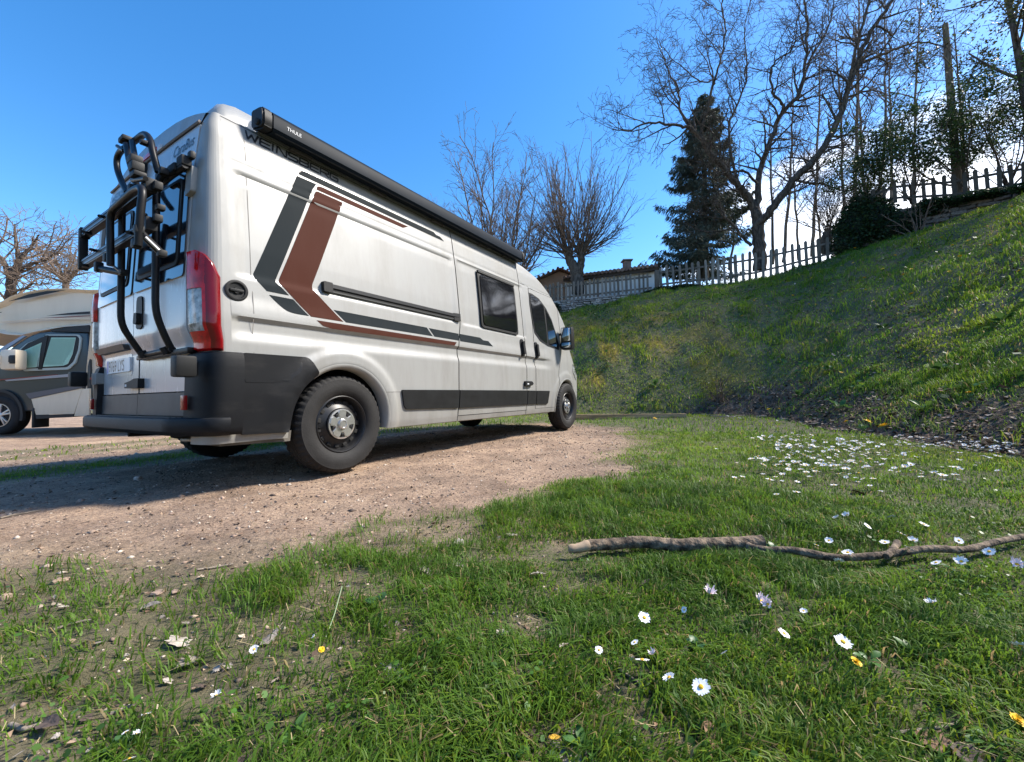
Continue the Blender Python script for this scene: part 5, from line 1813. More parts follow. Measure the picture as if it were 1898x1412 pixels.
# -- leaf clouds: shrubs and ivy
LEAFM = leaf_mat('broad_leaf', .30, rough=.42)
def leaves(name, q, size, col, seed, parent, origin, mat=None, flat=.0, droop=.0):
    r = np.random.default_rng(seed)
    n = len(q)
    a = r.normal(0, 1, (n, 3))
    a[:, 2] = a[:, 2] * .6 - droop
    a /= np.linalg.norm(a, axis=1)[:, None]
    b = np.cross(a, r.normal(0, 1, (n, 3)))
    b /= np.linalg.norm(b, axis=1)[:, None]
    s = size * r.uniform(.55, 1.3, (n, 1))
    c = np.cross(a, b) * s * .12
    q = q - np.array(origin)
    V = np.stack([q - a * s * .5, q + b * s * .28 + c, q + a * s * .5, q - b * s * .28 + c], 1)
    me = np_mesh(name, V.reshape(-1, 3), np.arange(n * 4).reshape(-1, 4), False, {'col': np.repeat(col, 4, 0)})
    return link(name, me, mat or LEAFM, parent)
def shrub(name, label, u, v, Y, hh, wd_, nst, nleaf, col, seed, lsize=.09, group=None, spread=70, bmat=None, hi=.9, lo=.25, cat='shrub'):
    r = np.random.default_rng(seed)
    o = np.array(W(u, v, Y))
    P_ = dict(lev=2, perm=True, kids=[2.2, 3.2], start=[.3, .2], ang=[38, 44], len=[hh * .32, hh * .16], rk=[.016, .009], wob=[.08, .14, .18], up=[.05, .05, .05], tip=[.3, .4, .5], seg=[.25, .18, .12], rmin=.006)
    out = []
    for k in range(nst):
        a, el = r.uniform(0, 6.28), np.radians(r.uniform(90 - spread, 88))
        d = np.array([np.cos(a) * np.cos(el), np.sin(a) * np.cos(el), np.sin(el)])
        grow(out, o + r.normal(0, .05, 3) * [1, 1, 0], d, hh * r.uniform(.7, 1.15), r.uniform(.016, .034), 0, P_, r)
    e = tree_obj(name, label, cat, o, out, bmat or m_bark, group)
    if nleaf:
        pts = np.concatenate([p[1:] for p, _, l in out if l > 0])
        z = (pts[:, 2] - o[2]) / hh
        pts = pts[(z > lo)]
        cl = pts[r.integers(0, len(pts), max(8, nleaf // 26))]
        q = cl[r.integers(0, len(cl), nleaf)] + r.normal(0, 1, (nleaf, 3)) * np.array([.17, .17, .11])
        cc = np.array(col)[None] * r.uniform(.55, 1.5, (nleaf, 1)) * np.where(r.random((nleaf, 1)) < .25, np.array([[1.3, 1.15, .7]]), 1)
        leaves('crown_leaves', q, lsize, cc, seed + 1, e, o)
    return e
DG = (.034, .068, .024)
shrub('evergreen_shrub', 'loose dark leafed shrub growing behind the ivy mound', 1625, 385, 15.9, 2.9, 1.2, 9, 4200, DG, 41, .10, 'leafy shrubs on the crest', 55)
shrub('evergreen_shrub', 'tall leafy shrub standing in front of the slim trees between ivy and pole', 1690, 378, 15.3, 3.6, 1.4, 10, 5000, DG, 43, .10, 'leafy shrubs on the crest', 50)
shrub('evergreen_shrub', 'leafy shrub growing around the foot of the utility pole', 1795, 365, 14.8, 3.4, 1.4, 10, 4400, DG, 45, .10, 'leafy shrubs on the crest', 48)
shrub('evergreen_shrub', 'leafy shrub leaning over the dark fence at the edge of the frame', 1868, 352, 14.2, 4.2, 1.5, 11, 4600, DG, 47, .10, 'leafy shrubs on the crest', 45)
shrub('evergreen_shrub', 'bushy dark shrub farther along the crest past the fence', 1975, 330, 13.2, 4.6, 1.5, 12, 3600, DG, 49, .10, 'leafy shrubs on the crest', 50)
# upright bare shrub in front of the dark wall
shrub('bare_shrub', 'upright many-stemmed bare shrub in front of the dark stone wall', 1706, 446, 14.4, 1.5, .8, 13, 120, (.05, .07, .02), 51, .05, None, 46, m_barkr, lo=.5)
# ivy mound at the end of the wall
def ivy(name, label, blobs, n, seed, size=.10, col=(.020, .045, .018), cat='ivy'):
    r = np.random.default_rng(seed)
    o = np.array(blobs[0][0])
    e = empty(name, o)
    tag(e, label, cat)
    core, qs = bmesh.new(), []
    wt = np.array([b[1][0] * b[1][2] for b in blobs])
    wt = wt / wt.sum()
    for (c, s), k in zip(blobs, wt):
        c, s = np.array(c), np.array(s)
        rr = bmesh.ops.create_icosphere(core, subdivisions=3, radius=1, matrix=Matrix.Translation(Vector(c - o)) @ Matrix.Diagonal((*(s * .86), 1)))
        m = int(n * k)
        d = r.normal(0, 1, (m, 3))
        d /= np.linalg.norm(d, axis=1)[:, None]
        lump = 1 + .20 * (vnoise(d[:, 0] * 3 + d[:, 2] * 2, d[:, 1] * 3 + d[:, 2], 1.3, seed) - .4)
        qs.append(c + d * s * (lump * r.uniform(.86, 1.12, m) ** 1.0)[:, None])
    for v in core.verts: v.co *= 1 + random.uniform(-.05, .05)
    from_bm('dark_core', core, M('ivy_dark_core', (.010, .014, .008), .95), e, smooth=180)  # solid near-black inner mass filling the gaps behind the leaves
    q = np.concatenate(qs)
    cc = np.array(col)[None] * r.uniform(.5, 1.7, (len(q), 1)) * np.where(r.random((len(q), 1)) < .12, np.array([[1.7, 1.5, .9]]), 1)
    leaves('ivy_leaves', q, size, cc, seed + 1, e, o, droop=.4)
    return e
ivy('ivy_mound', 'dense dark green ivy mound covering the end of the wall on the crest',
    [(W(1590, 432, 16.0), (.75, .6, 1.0)), (W(1568, 455, 16.0), (.45, .5, .55)), (W(1625, 415, 15.7), (.75, .6, .85)), (W(1668, 425, 15.2), (.8, .55, .6)), (W(1600, 385, 16.1), (.5, .5, .55))], 17000, 61)
ivy('ivy_mound', 'dark ivy spilling over the top of the shaded stone wall', [(W(1770, 374, 14.3), (1.0, .3, .16)), (W(1850, 359, 13.8), (1.0, .3, .14)), (W(1725, 385, 14.6), (.5, .35, .3)), (W(1930, 347, 13.1), (.9, .3, .16))], 6500, 63, .08)
ivy('ivy_mound', 'ivy clump at the end of the pale stone wall where the fences meet', [(W(1232, 540, 18.0), (.55, .3, .2)), (W(1275, 533, 17.7), (.7, .25, .12)), (W(1205, 545, 18.1), (.3, .25, .16))], 4200, 65, .08, (.03, .05, .022))
ivy('ivy_mound', 'dark creeper at the foot of the pale wall behind the van bonnet', [(W(1018, 574, 18.7), (.5, .25, .32)), (W(985, 580, 18.8), (.6, .25, .3))], 3600, 67, .08, (.03, .05, .025))

# -- overhanging budding trees at the right edge, and the wood beyond it that shades the bank
PE = dict(lev=3, perm=True, kids=[1.7, 2.1, 2.4], start=[.22, .2, .2], ang=[44, 46, 48], len=[2.6, 1.2, .55], rk=[.05, .018, .010], wob=[.05, .12, .16, .18], up=[.04, .05, .05, .05], tip=[.25, .35, .5, .6], seg=[.5, .3, .22, .16], rmin=.008)
def wood_tree(name, label, base, top, r0, nleaf, seed, group, lsize=.12, col=(.04, .07, .022), vis=True):
    rg_ = np.random.default_rng(seed)
    base, top = np.array(base, float), np.array(top, float)
    mid = (base + top) / 2 + rg_.normal(0, .3, 3)
    s = np.linspace(0, 1, 12)[:, None]
    P_ = base * (1 - s) ** 2 + 2 * mid * s * (1 - s) + top * s * s
    o_ = []
    dress(o_, P_, np.linspace(r0, r0 * .2, 12), 0, PE, rg_, .25)
    e = tree_obj(name, label, 'tree', base, o_, m_bark, group)
    if nleaf:
        pts = np.concatenate([p for p, _, l in o_ if l > 1])
        cl = pts[rg_.integers(0, len(pts), max(10, nleaf // 16))]
        q = cl[rg_.integers(0, len(cl), nleaf)] + rg_.normal(0, .16, (nleaf, 3))
        cc = np.array(col)[None] * rg_.uniform(.5, 1.5, (nleaf, 1))
        leaves('crown_leaves', q, lsize, cc, seed + 1, e, base)
    return e
gz_ = lambda x, y: float(gh(x, y))
wt_ = [((17.2, 13.2), 9.5, .16, 2600, 'budding tree with small leaf tufts at the upper corner beside the pole'),
       ((18.6, 11.2), 11, .2, 3000, 'taller budding tree leaning in over the crest at the edge of the view'),
       ((16.9, 15.2), 8.5, .08, 1500, 'thin budding tree just behind the utility pole')]
for i, ((x_, y_), hh, r0, nl, lb) in enumerate(wt_):
    z_ = gz_(x_, y_) - .3
    wood_tree('budding_tree', lb, (x_, y_, z_), (x_ - .6 + .5 * i, y_ + .3, z_ + hh), r0, nl, 300 + i, 'budding trees on the crest', .11, (.05, .06, .022))
# the wood continues along the crest out of view towards the sun; its shade falls on the bank, the lawn and the van
sx = [((19.5, 8.6), 10), ((18.6, 6.2), 10), ((20.6, 5.0), 11), ((18.3, 3.4), 9), ((23.0, 8.0), 12), ((21.3, 10.3), 11), ((22.5, 1.0), 11)]
for i, ((x_, y_), hh) in enumerate(sx):
    z_ = gz_(x_, y_) - .3
    wood_tree('wood_tree', 'budding tree of the wood along the crest beyond the utility pole', (x_, y_, z_), (x_ + rng.uniform(-.8, .8), y_ + rng.uniform(-.8, .8), z_ + hh), .16, 500, 340 + i, 'wood along the crest', .12, (.04, .07, .022))

# -- bare trees behind the motorhome
PL = dict(lev=3, perm=True, kids=[2.2, 2.6, 3.0], start=[.28, .2, .2], ang=[48, 48, 48], len=[3.0, 1.5, .75], rk=[.07, .03, .016], wob=[.07, .12, .16, .18], up=[.03, .03, .04, .05], tip=[.3, .35, .5, .6], seg=[.5, .4, .28, .2], rmin=.011)
rg = np.random.default_rng(71)
o_ = []
for pix, a, b in (([(12, 640, 24), (18, 570, 24), (22, 520, 24), (38, 480, 24)], .30, .16), ([(22, 520, 24), (0, 470, 24), (-30, 440, 24)], .16, .04), ([(38, 480, 24), (60, 455, 24), (72, 435, 23.6)], .12, .03), ([(36, 485, 24), (30, 450, 24.4), (28, 415, 24.6)], .12, .03), ([(40, 500, 24), (80, 480, 23.5), (112, 470, 23)], .10, .03), ([(20, 545, 24), (60, 530, 23.4), (90, 525, 23)], .08, .03)):
    P_, rad = limb(pix, a, b, .04)
    dress(o_, P_, rad, 0, PL, rg, .3)
tree_obj('bare_tree', 'dark gnarled bare tree at the edge of the view behind the motorhome roof', 'tree', W(12, 640, 24), o_, m_bark, 'bare trees', m_barkr)
rg = np.random.default_rng(73)
o_ = []
P_, rad = limb([(120, 640, 30), (122, 560, 30), (122, 520, 30)], .24, .18, .02)
o_.append((P_, rad, 0))
c = np.array(W(122, 525, 30))
for k in range(13):
    a, el = 2 * np.pi * k / 13, np.radians(rg.uniform(18, 80))
    d = np.array([np.cos(a) * np.cos(el), np.sin(a) * np.cos(el), np.sin(el)])
    Lb = rg.uniform(2.6, 3.3)
    s = np.linspace(0, 1, 9)[:, None]
    P_ = c + d * Lb * s + np.array([0, 0, .25]) * s ** 2 + rg.normal(0, .04, (9, 3)) * s
    dress(o_, P_, np.linspace(.085, .025, 9), 0, dict(PL, len=[1.3, .8, .5], kids=[2.4, 2.2, 2.6]), rg, .2)
tree_obj('bare_tree', 'round-headed bare tree behind the motorhome beside the bike rack', 'tree', W(120, 640, 30), o_, m_barkr, 'bare trees', m_barkr)
for i, (u, v, Y, hh) in enumerate(((-60, 650, 26, 5.5), (75, 655, 34, 4.2), (165, 650, 36, 4.6), (215, 650, 33, 5.2), (280, 650, 30, 5))):
    rg = np.random.default_rng(80 + i)
    o_ = []
    b0 = np.array(W(u, v, Y))
    for k in range(8):
        a, el = rg.uniform(0, 6.28), np.radians(rg.uniform(40, 86))
        grow(o_, b0, (np.cos(a) * np.cos(el), np.sin(a) * np.cos(el), np.sin(el)), hh * rg.uniform(.6, 1), .07, 0, dict(PL, len=[1.7, .9, .5]), rg)
    tree_obj('bare_shrub', ['tangled bare shrub at the far edge behind the motorhome', 'low tangle of bare scrub behind the motorhome roof', 'bare scrub behind the lower rail of the bike rack', 'bare scrub mirrored in the rear windows, behind the van', 'bare scrub hidden beyond the van side'][i], 'shrub', b0, o_, m_barkr, 'bare scrub behind the parked vehicles', m_barkr)
# ------------------------------------------------------------------ motorhome, parked facing away to the left
m_rvw = dirty_paint('motorhome_white', (.76, .65, .49), (.50, .41, .29), .4, .4, 1.6)
m_rvd = dirty_paint('motorhome_grey', (.030, .042, .048), (.055, .06, .06), .10, .3, 1.6)
m_rvk = M('motorhome_trim', (.016, .017, .018), .55)
m_rvs = M('motorhome_stripe', (.34, .34, .35), .4)
m_rvred = M('motorhome_red_line', (.22, .04, .03), .4)
m_blind = M('pleated_blind', (.50, .66, .58), .7, var=.12, vscale=3)
m_rvglass = bpy.data.materials.new('cab_glass')
m_rvglass.use_nodes = True
_b = m_rvglass.node_tree.nodes['Principled BSDF']
_b.inputs['Base Color'].default_value = (.75, .95, .88, 1)
_b.inputs['Transmission Weight'].default_value = 1
_b.inputs['Roughness'].default_value = .02
_b.inputs['IOR'].default_value = 1.02
m_alloy = M('alloy', (.55, .55, .56), .3, .8, var=.15)
RVY = 7.60
rv = empty('motorhome', (-9.38, RVY + 1.1, 0), 0)
tag(rv, 'grey and white coachbuilt motorhome with an overcab bed parked behind the van', 'motorhome')
def rp(zx, zy):      # zoom reading of the photo -> x, z on the motorhome's near side
    p = W(zx / 4.705, 520 + zy / 4.705, RVY)
    return (p.x + 9.38, p.z)
def RVM(u, v, h): return (u, -1.1 - h, v)
def rvp(name, pts, t, mat, rad=0, t0=-.02, parent=None, raw=False):
    poly = pts if raw else [rp(*p) for p in pts]
    return plate(name, round_poly(poly, rad) if rad else poly, RVM, t0, t, mat, parent or rv, 9, 9)
def rv_prism(name, poly, y0, y1, mat, bev=.0, parent=None, inset=0.):
    b_ = bmesh.new()
    f = b_.faces.new([b_.verts.new((p[0], y0, p[1])) for p in poly])
    r_ = bmesh.ops.extrude_face_region(b_, geom=[f])
    for v in r_['geom']:
        if isinstance(v, bmesh.types.BMVert): v.co.y = y1
    if bev:
        es = [e for e in b_.edges if abs(e.verts[0].co.y - e.verts[1].co.y) < 1e-5]
        bmesh.ops.bevel(b_, geom=es, offset=bev, segments=4, affect='EDGES', profile=.5)
    return from_bm(name, b_, mat, parent or rv, smooth=50)
# overcab: a bulging shell lofted across the width
top = [rp(-470, 420), rp(-330, 330), rp(-160, 235), rp(0, 195), rp(100, 130), rp(250, 92), rp(400, 70), rp(560, 65), rp(780, 80)]
top = [(-1.32, 1.95), (-1.26, 2.12), (-1.06, 2.30), (-.72, 2.42)] + [rp(-120, 232), rp(0, 188), rp(100, 132), rp(250, 94), rp(400, 71), rp(560, 66), rp(780, 80)] + [(6.1, 2.66)]
bot = [(-1.27, 1.86), (-1.0, 1.76), (-.62, 1.70)] + [rp(-60, 440), rp(60, 470), rp(180, 475), rp(300, 446), rp(420, 425), rp(560, 402), rp(780, 385)]
cx0 = bot[-1][0]
prof = top + [(6.1, .45), (4.6, .42), (1.55, .42), (1.55, 1.2), (1.62, bot[-1][1])] + bot[::-1][1:]
prof = round_poly(prof, .05, 3)
bm = bmesh.new()
ctr = Vector((1.0, 2.2))
rowsr = []
for y, k in ((-1.02, .93), (-1.07, .965), (-1.095, .985), (-1.10, .995), (-1.10, 1.0), (1.10, 1.0), (1.10, .995), (1.07, .965), (1.02, .93)):
    rowsr.append([bm.verts.new((p[0] + (-(1 - k) * .25 if p[0] > 3 else (1 - k) * .7 * (1 if p[0] < 0 else .2)), y, p[1] + (1 - k) * .8 * (-1 if p[1] > 2.2 else .6 if p[1] < 1 else .9))) for p in prof])
for a, b in zip(rowsr, rowsr[1:]):
    n = len(a)
    for k in range(n): bm.faces.new((a[k], a[(k + 1) % n], b[(k + 1) % n], b[k]))
bm.faces.new(rowsr[0][::-1])
bm.faces.new(rowsr[-1])
bmesh.ops.triangulate(bm, faces=[f for f in bm.faces if len(f.verts) > 4])
from_bm('coach_body', bm, m_rvw, rv, smooth=35)
# cab
cab = [rp(-420, 1000), rp(-400, 820), rp(-260, 720), rp(0, 640), rp(120, 555), rp(240, 480), rp(330, 448), rp(430, 440), rp(760, 455), (1.60, 1.75), (1.60, .36), rp(-420, 1170)]
cabo = rv_prism('cab', [rp(-330, 905), rp(-290, 790), rp(-180, 730), rp(0, 655), rp(120, 560), rp(240, 484), rp(330, 450), rp(430, 438), rp(760, 452), (1.60, .47), rp(-330, 1170)], -1.085, 1.0, m_rvd, .03)
rvp('windscreen_edge', [(-60, 640), (60, 560), (200, 478), (230, 482), (100, 570), (-40, 665)], .012, M('windscreen_light', (.25, .36, .50), .08, coat=1), 0, -.02)
# door window assembly
rvp('window_surround', [(150, 620), (240, 545), (385, 490), (400, 470), (690, 470), (712, 500), (700, 600), (660, 720), (600, 775), (210, 790)], .008, M('window_edge', (.40, .47, .45), .4), .03)
rvp('door_window', [(165, 622), (250, 545), (390, 488), (420, 480), (675, 480), (695, 505), (685, 600), (645, 705), (590, 755), (215, 768)], .012, m_rvk, .03)
rvp('pleated_blind', [(455, 497), (668, 497), (640, 640), (600, 725), (560, 742), (382, 752)], .016, m_blind, .01)
rvp('pleated_blind', [(212, 612), (372, 540), (325, 755), (215, 762)], .016, m_blind, .01)
# the blind's pleats
for (x0, x1, zt0, zt1, zb) in ((455, 668, 500, 500, 752), (215, 372, 610, 545, 758)):
    b_ = bmesh.new()
    nn = 26 if x0 > 400 else 13
    for k in range(nn):
        xa = x0 + (x1 - x0) * (k + .3) / nn
        dx = -70 * (1 if x0 > 400 else .55)
        zt = zt0 + (zt1 - zt0) * (k + .3) / nn + 6
        bt_ = 742 - 8 if x0 > 400 else 752
        xb = xa + dx * (.9 if x0 > 400 else .3)
        if x0 > 400 and xa > 610: bt_, xb = 742 - (xa - 610) * 2.6, xa + dx * .9 * (1 - (xa - 610) / 90)
        if x0 <= 400: xb = xa - 25 * (k / nn)
        a, b = rp(xa, zt), rp(max(xb, 216 if x0 < 400 else 384), bt_)
        w_ = .007
        b_.faces.new([b_.verts.new(RVM(q[0], q[1], .0165)) for q in ((a[0] - w_, a[1]), (a[0] + w_, a[1]), (b[0] + w_, b[1]), (b[0] - w_, b[1]))])
    o = from_bm('pleat', b_, M('pleat_shade', (.36, .50, .44), .8), rv)
    o['kind'] = 'stuff'
rvp('window_divider', [(398, 478), (428, 478), (372, 775), (342, 775)], .022, m_rvk)
for (pts) in ([(455, 497), (668, 497), (640, 640), (600, 725), (560, 742), (382, 752)], [(212, 612), (372, 540), (325, 755), (215, 762)]):
    rvp('window_pane', pts, .024, m_rvglass, .01, .024)
# stripes, white wedge, sill
rvp('side_stripe', [(50, 866), (625, 812), (625, 838), (60, 878)], .012, m_rvs)
rvp('side_line', [(-60, 866), (50, 856), (500, 818), (500, 824), (50, 864), (-60, 874)], .012, m_rvred)
rvp('side_moulding', [(240, 985), (728, 905), (728, 935), (275, 1030)], .030, M('grey_moulding', (.12, .115, .12), .5), .008)
rvp('lower_panel', [(282, 1032), (724, 938), (655, 1160), (322, 1170)], .016, m_rvw, .01)
rvp('locker_flap', [(436, 1062), (690, 1056), (662, 1138), (478, 1142), (455, 1110)], .020, m_rvw, .008)
rvp('body_wedge', [(726, 945), (785, 940), (785, 1180), (656, 1180)], .020, m_rvw)
rvp('sill', [(318, 1174), (655, 1164), (640, 1188), (325, 1205)], .02, m_rvk, 0, -.5)
for pts, mt in (([(408, 306), (600, 282), (785, 268), (785, 290), (600, 298)], m_rvk), ([(330, 328), (500, 318), (785, 304), (785, 310), (500, 324)], m_rvred), ([(78, 180), (250, 120), (400, 92), (575, 82), (430, 112), (250, 150)], m_rvk), ([(-60, 285), (20, 272), (10, 278), (-60, 292)], m_rvk)):
    rvp('overcab_stripe', pts, .004, mt, 0, -.002)
rvp('overcab_crease', [(0, 352), (350, 330), (785, 326), (785, 332), (350, 338), (0, 362)], .010, m_rvw)
rvp('cab_roof_gap', [(440, 432), (590, 406), (785, 388), (785, 450), (460, 444)], .010, m_rvk)
# mirror
mb = bmesh.new()
c1 = rp(135, 700)
c1 = (c1[0] + .17, c1[1])
add_box(mb, (c1[0], -1.27, c1[1]), (.30, .20, .37), bev=.06)
mo = from_bm('mirror', mb, m_rvw, rv, smooth=45)
box_obj('mirror_recess', (c1[0] + .10, -1.372, c1[1] + .0), (.10, .012, .15), m_rvk, mo, .01)
p_ = rp(178, 697)
p_ = (p_[0] + .17, p_[1])
box_obj('mirror_glass', (p_[0], -1.374, p_[1]), (.11, .012, .11), m_rvk, mo, .01)
box_obj('mirror_band', (rp(75, 690)[0] + .17, -1.30, c1[1]), (.06, .17, .16), m_rvw, mo, .02)
box_obj('mirror_arm', (c1[0] - .02, -1.13, c1[1] - .04), (.09, .12, .10), m_rvk, mo, .02)
# wheel, arch and mud flap
ac = rp(5, 1195)
b_ = bmesh.new()
for k in range(41):
    pass
b_.free()
arch = []
for k in range(31):
    a = R(-14 + 208 * k / 30)
    arch.append((ac[0] + .43 * math.cos(a), .36 + .47 * math.sin(a)))
inner = [(ac[0] + .385 * math.cos(R(-14 + 208 * k / 30)), .36 + .42 * math.sin(R(-14 + 208 * k / 30))) for k in range(31)]
plate('wheel_arch', arch + inner[::-1], RVM, -.03, .022, m_rvk, rv, 9, 9)
plate('wheel_well', inner, RVM, .004, .004, m_gap, rv, 9, 9)
we = empty('wheel', (ac[0], -1.01, .36), 0, rv)
b_ = bmesh.new()
lathe(b_, [(.21, -.10), (.24, -.118), (.30, -.12), (.335, -.11), (.352, -.09), (.357, -.07), (.357, .07), (.33, .11), (.22, .10)], 48)
from_bm('tyre', b_, m_rubber, we, smooth=40)
b_ = bmesh.new()
lathe(b_, [(.225, -.105), (.215, -.115), (.205, -.10), (.20, -.03), (.03, -.03)], 40, cap=True)
from_bm('rim', b_, m_rim, we, smooth=40)
b_ = bmesh.new()
for k in range(5):
    for da in (-.17, .17):
        a = 2 * math.pi * k / 5 + .35 + da
        rot = Matrix.Rotation(-a, 3, 'Y')
        add_box(b_, rot @ Vector((.125, -.098, 0)), (.165, .03, .030), rot, .006)
lathe(b_, [(.05, -.05), (.05, -.115), (.03, -.12)], 20, cap=True)
lathe(b_, [(.213, -.09), (.213, -.116), (.198, -.116), (.196, -.09)], 40)
from_bm('alloy_spokes', b_, m_alloy, we, smooth=35)
fl = rp(300, 1210)
box_obj('mud_flap', (fl[0], -1.0, .30), (.04, .26, .36), m_rvk, rv, .01)
w2 = empty('wheel', (ac[0] + 3.80, -1.01, .36), 0, rv)
for ch_ in list(we.children):
    c_ = ch_.copy()
    COL.objects.link(c_)
    c_.parent = w2
for src, y in ((we, 1.0), (w2, 1.0)):
    w3 = src.copy()
    COL.objects.link(w3)
    w3.parent = rv
    w3.location = (src.location.x, y, .36)
    w3.rotation_euler = (0, 0, math.pi)
    for ch_ in list(src.children):
        c_ = ch_.copy()
        COL.objects.link(c_)
        c_.parent = w3
# coach side windows and door, mostly behind the white van
for x0, x1 in ((2.1, 3.2), (3.9, 5.1)):
    w_ = rvp('coach_window', [(x0, 1.35), (x1, 1.35), (x1, 2.0), (x0, 2.0)], .02, m_blackgl, .06, -.01, None, True)
rvp('skirt_line', [(1.62, .98), (6.0, .98), (6.0, 1.02), (1.62, 1.02)], .006, m_rvred, 0, -.01, None, True)
# ------------------------------------------------------------------ small things on the ground
def hit(u, v):
    """where the sight line of photo pixel (u,v) meets the ground"""
    d = ray(u, v)
    t, st = .3, .02
    o = Vector((0, 0, CAMH))
    while t < 60:
        p = o + d * t
        if p.z < gh(p.x, p.y): break
        st = .01 + t * .006
        t += st
    return o + d * (t - st / 2)
PETAL = leaf_mat('petal', .25, rough=.6)
m_petal = M('white_petal', (.78, .77, .76), .6)
m_petalp = M('pink_tinged_petal', (.76, .66, .68), .6)
m_disc = M('flower_disc', (.75, .42, .02), .7)
m_stem = M('flower_stem', (.10, .16, .035), .6)
m_yel = M('dandelion_yellow', (.80, .50, .012), .6)
def daisy_bms(seed, r=.0145, n=19, h=.05, cup=.25):
    g = random.Random(seed)
    a_, b_, c_ = bmesh.new(), bmesh.new(), bmesh.new()
    for k in range(n):
        an = 2 * math.pi * k / n + g.uniform(-.08, .08)
        L_, w = r * g.uniform(.85, 1.1), r * .17
        ca, sa = math.cos(an), math.sin(an)
        z1, z2 = cup * r * g.uniform(.2, .6), cup * r * g.uniform(.2, 1.3)
        pts = [(r * .22, -w * .5, 0), (r * .22, w * .5, 0), (L_ * .75, w, z1), (L_, w * .35, z2), (L_, -w * .35, z2), (L_ * .75, -w, z1)]
        vs = [a_.verts.new((p[0] * ca - p[1] * sa, p[0] * sa + p[1] * ca, p[2])) for p in pts]
        a_.faces.new((vs[0], vs[1], vs[2], vs[5]))
        a_.faces.new((vs[5], vs[2], vs[3], vs[4]))
    bmesh.ops.create_uvsphere(b_, u_segments=8, v_segments=5, radius=r * .30, matrix=Matrix.Translation((0, 0, r * .05)) @ Matrix.Diagonal((1, 1, .55, 1)))
    bx, by = g.uniform(-.3, .3) * h, g.uniform(-.3, .3) * h
    add_tube(c_, [(bx, by, -h), (bx * .5, by * .5, -h * .5), (0, 0, 0)], .0009, 5)
    return a_, b_, c_
_near = []
for k in range(5):
    a_, b_, c_ = daisy_bms(k, .0145, 19 + k % 3, .05, (.1, .3, .6, 1.1, .2)[k])
    ms = []
    for nm, b2, m in (('petals', a_, m_petalp if k == 3 else m_petal), ('disc', b_, m_disc), ('stem', c_, m_stem)):
        bmesh.ops.recalc_face_normals(b2, faces=b2.faces)
        me = bpy.data.meshes.new(nm)
        b2.to_mesh(me)
        b2.free()
        me.materials.append(m)
        ms.append(me)
    _near.append(ms)
def place_daisy(p, k, s, tilt, label, group, yaw=None):
    o = bpy.data.objects.new('daisy', _near[k][0])
    COL.objects.link(o)
    o.location = p
    o.rotation_euler = (tilt[0], tilt[1], random.uniform(0, 6.28))
    o.scale = (s, s, s)
    tag(o, label, 'flower', group)
    for nm, me in (('disc', _near[k][1]), ('stem', _near[k][2])):
        c = bpy.data.objects.new(nm, me)
        COL.objects.link(c)
        c.parent = o
    return o
near_d = [(1314, 1092, 'white daisy standing alone above the small pink one in the lawn'), (1268, 1122, 'white daisy bending on a long stem over an orange bud'), (1194, 1137, 'white daisy at the top of the loose cluster left of the lawn middle'),
          (1176, 1181, 'half closed white daisy beside the stick end'), (1190, 1213, 'white daisy with its yellow middle showing above the stick'), (1210, 1203, 'pink-tinged closed daisy bud next to an open white one'),
          (1240, 1245, 'white daisy seen from the side between stick and wide-open daisy'), (1299, 1262, 'large wide-open white daisy with an orange-yellow middle in the near grass'), (1423, 1112, 'pink-tinged daisy pair, the one facing the camera'),
          (1410, 1106, 'pink-tinged daisy pair, the one facing away'), (1562, 1180, 'largest wide-open white daisy, just above the yellow dandelion'), (1489, 1124, 'small closed white daisy among grass blades'), (1453, 1165, 'fading daisy with an orange middle and few petals'),
          (1343, 1200, 'tiny white daisy bud among round leaves'), (1727, 1109, 'flat white daisy with a yellow middle in the dark grass'), (1555, 1033, 'white daisy touching the lower side of the thin branch'), (1571, 1018, 'white daisy with an orange middle just above the thin branch'),
          (1513, 1004, 'half closed daisy above the thick end of the branch'), (1536, 996, 'small flat daisy above the branch'), (1550, 957, 'white daisy left one of a pair above the branch'), (1570, 953, 'white daisy right one of a pair above the branch'),
          (1608, 972, 'white daisy in the middle of the group above the branch'), (1652, 955, 'white daisy near the brown leaves'), (1712, 970, 'open white daisy above the branch fork'), (1670, 985, 'tall daisy standing at the branch fork'),
          (1693, 1000, 'white daisy with yellow middle resting above the branch'), (1684, 1013, 'small daisy touching the branch'), (1735, 1040, 'flat open daisy with orange middle below the branch'), (1782, 1039, 'white daisy beside the flat open one below the branch'),
          (1777, 996, 'white daisy above the far part of the branch'), (1833, 1016, 'small white daisy on the branch'), (1891, 1187, 'white daisy cut by the frame edge'), (1363, 1408, 'white daisy at the bottom edge of the lawn'),
          (471, 1194, 'white daisy alone in the sparse grass, petals seen from the side'), (400, 1278, 'small white daisy in the sparse grass below the lone one'), (270, 1313, 'white daisy leaning over the round-leaved rosette'), (240, 1393, 'pale daisy with yellow middle below the rosette'),
          (252, 1347, 'tiny daisy bud in the rosette'), (233, 1345, 'closed daisy bud at the rosette edge'), (582, 1173, 'tiny white daisy by the pale bent stem'), (1110, 1195, 'tiny white bud in the mid lawn'), (1885, 1045, 'pinkish daisy at the frame edge beside the branch'), (1640, 1000, 'little white daisy behind the branch')]
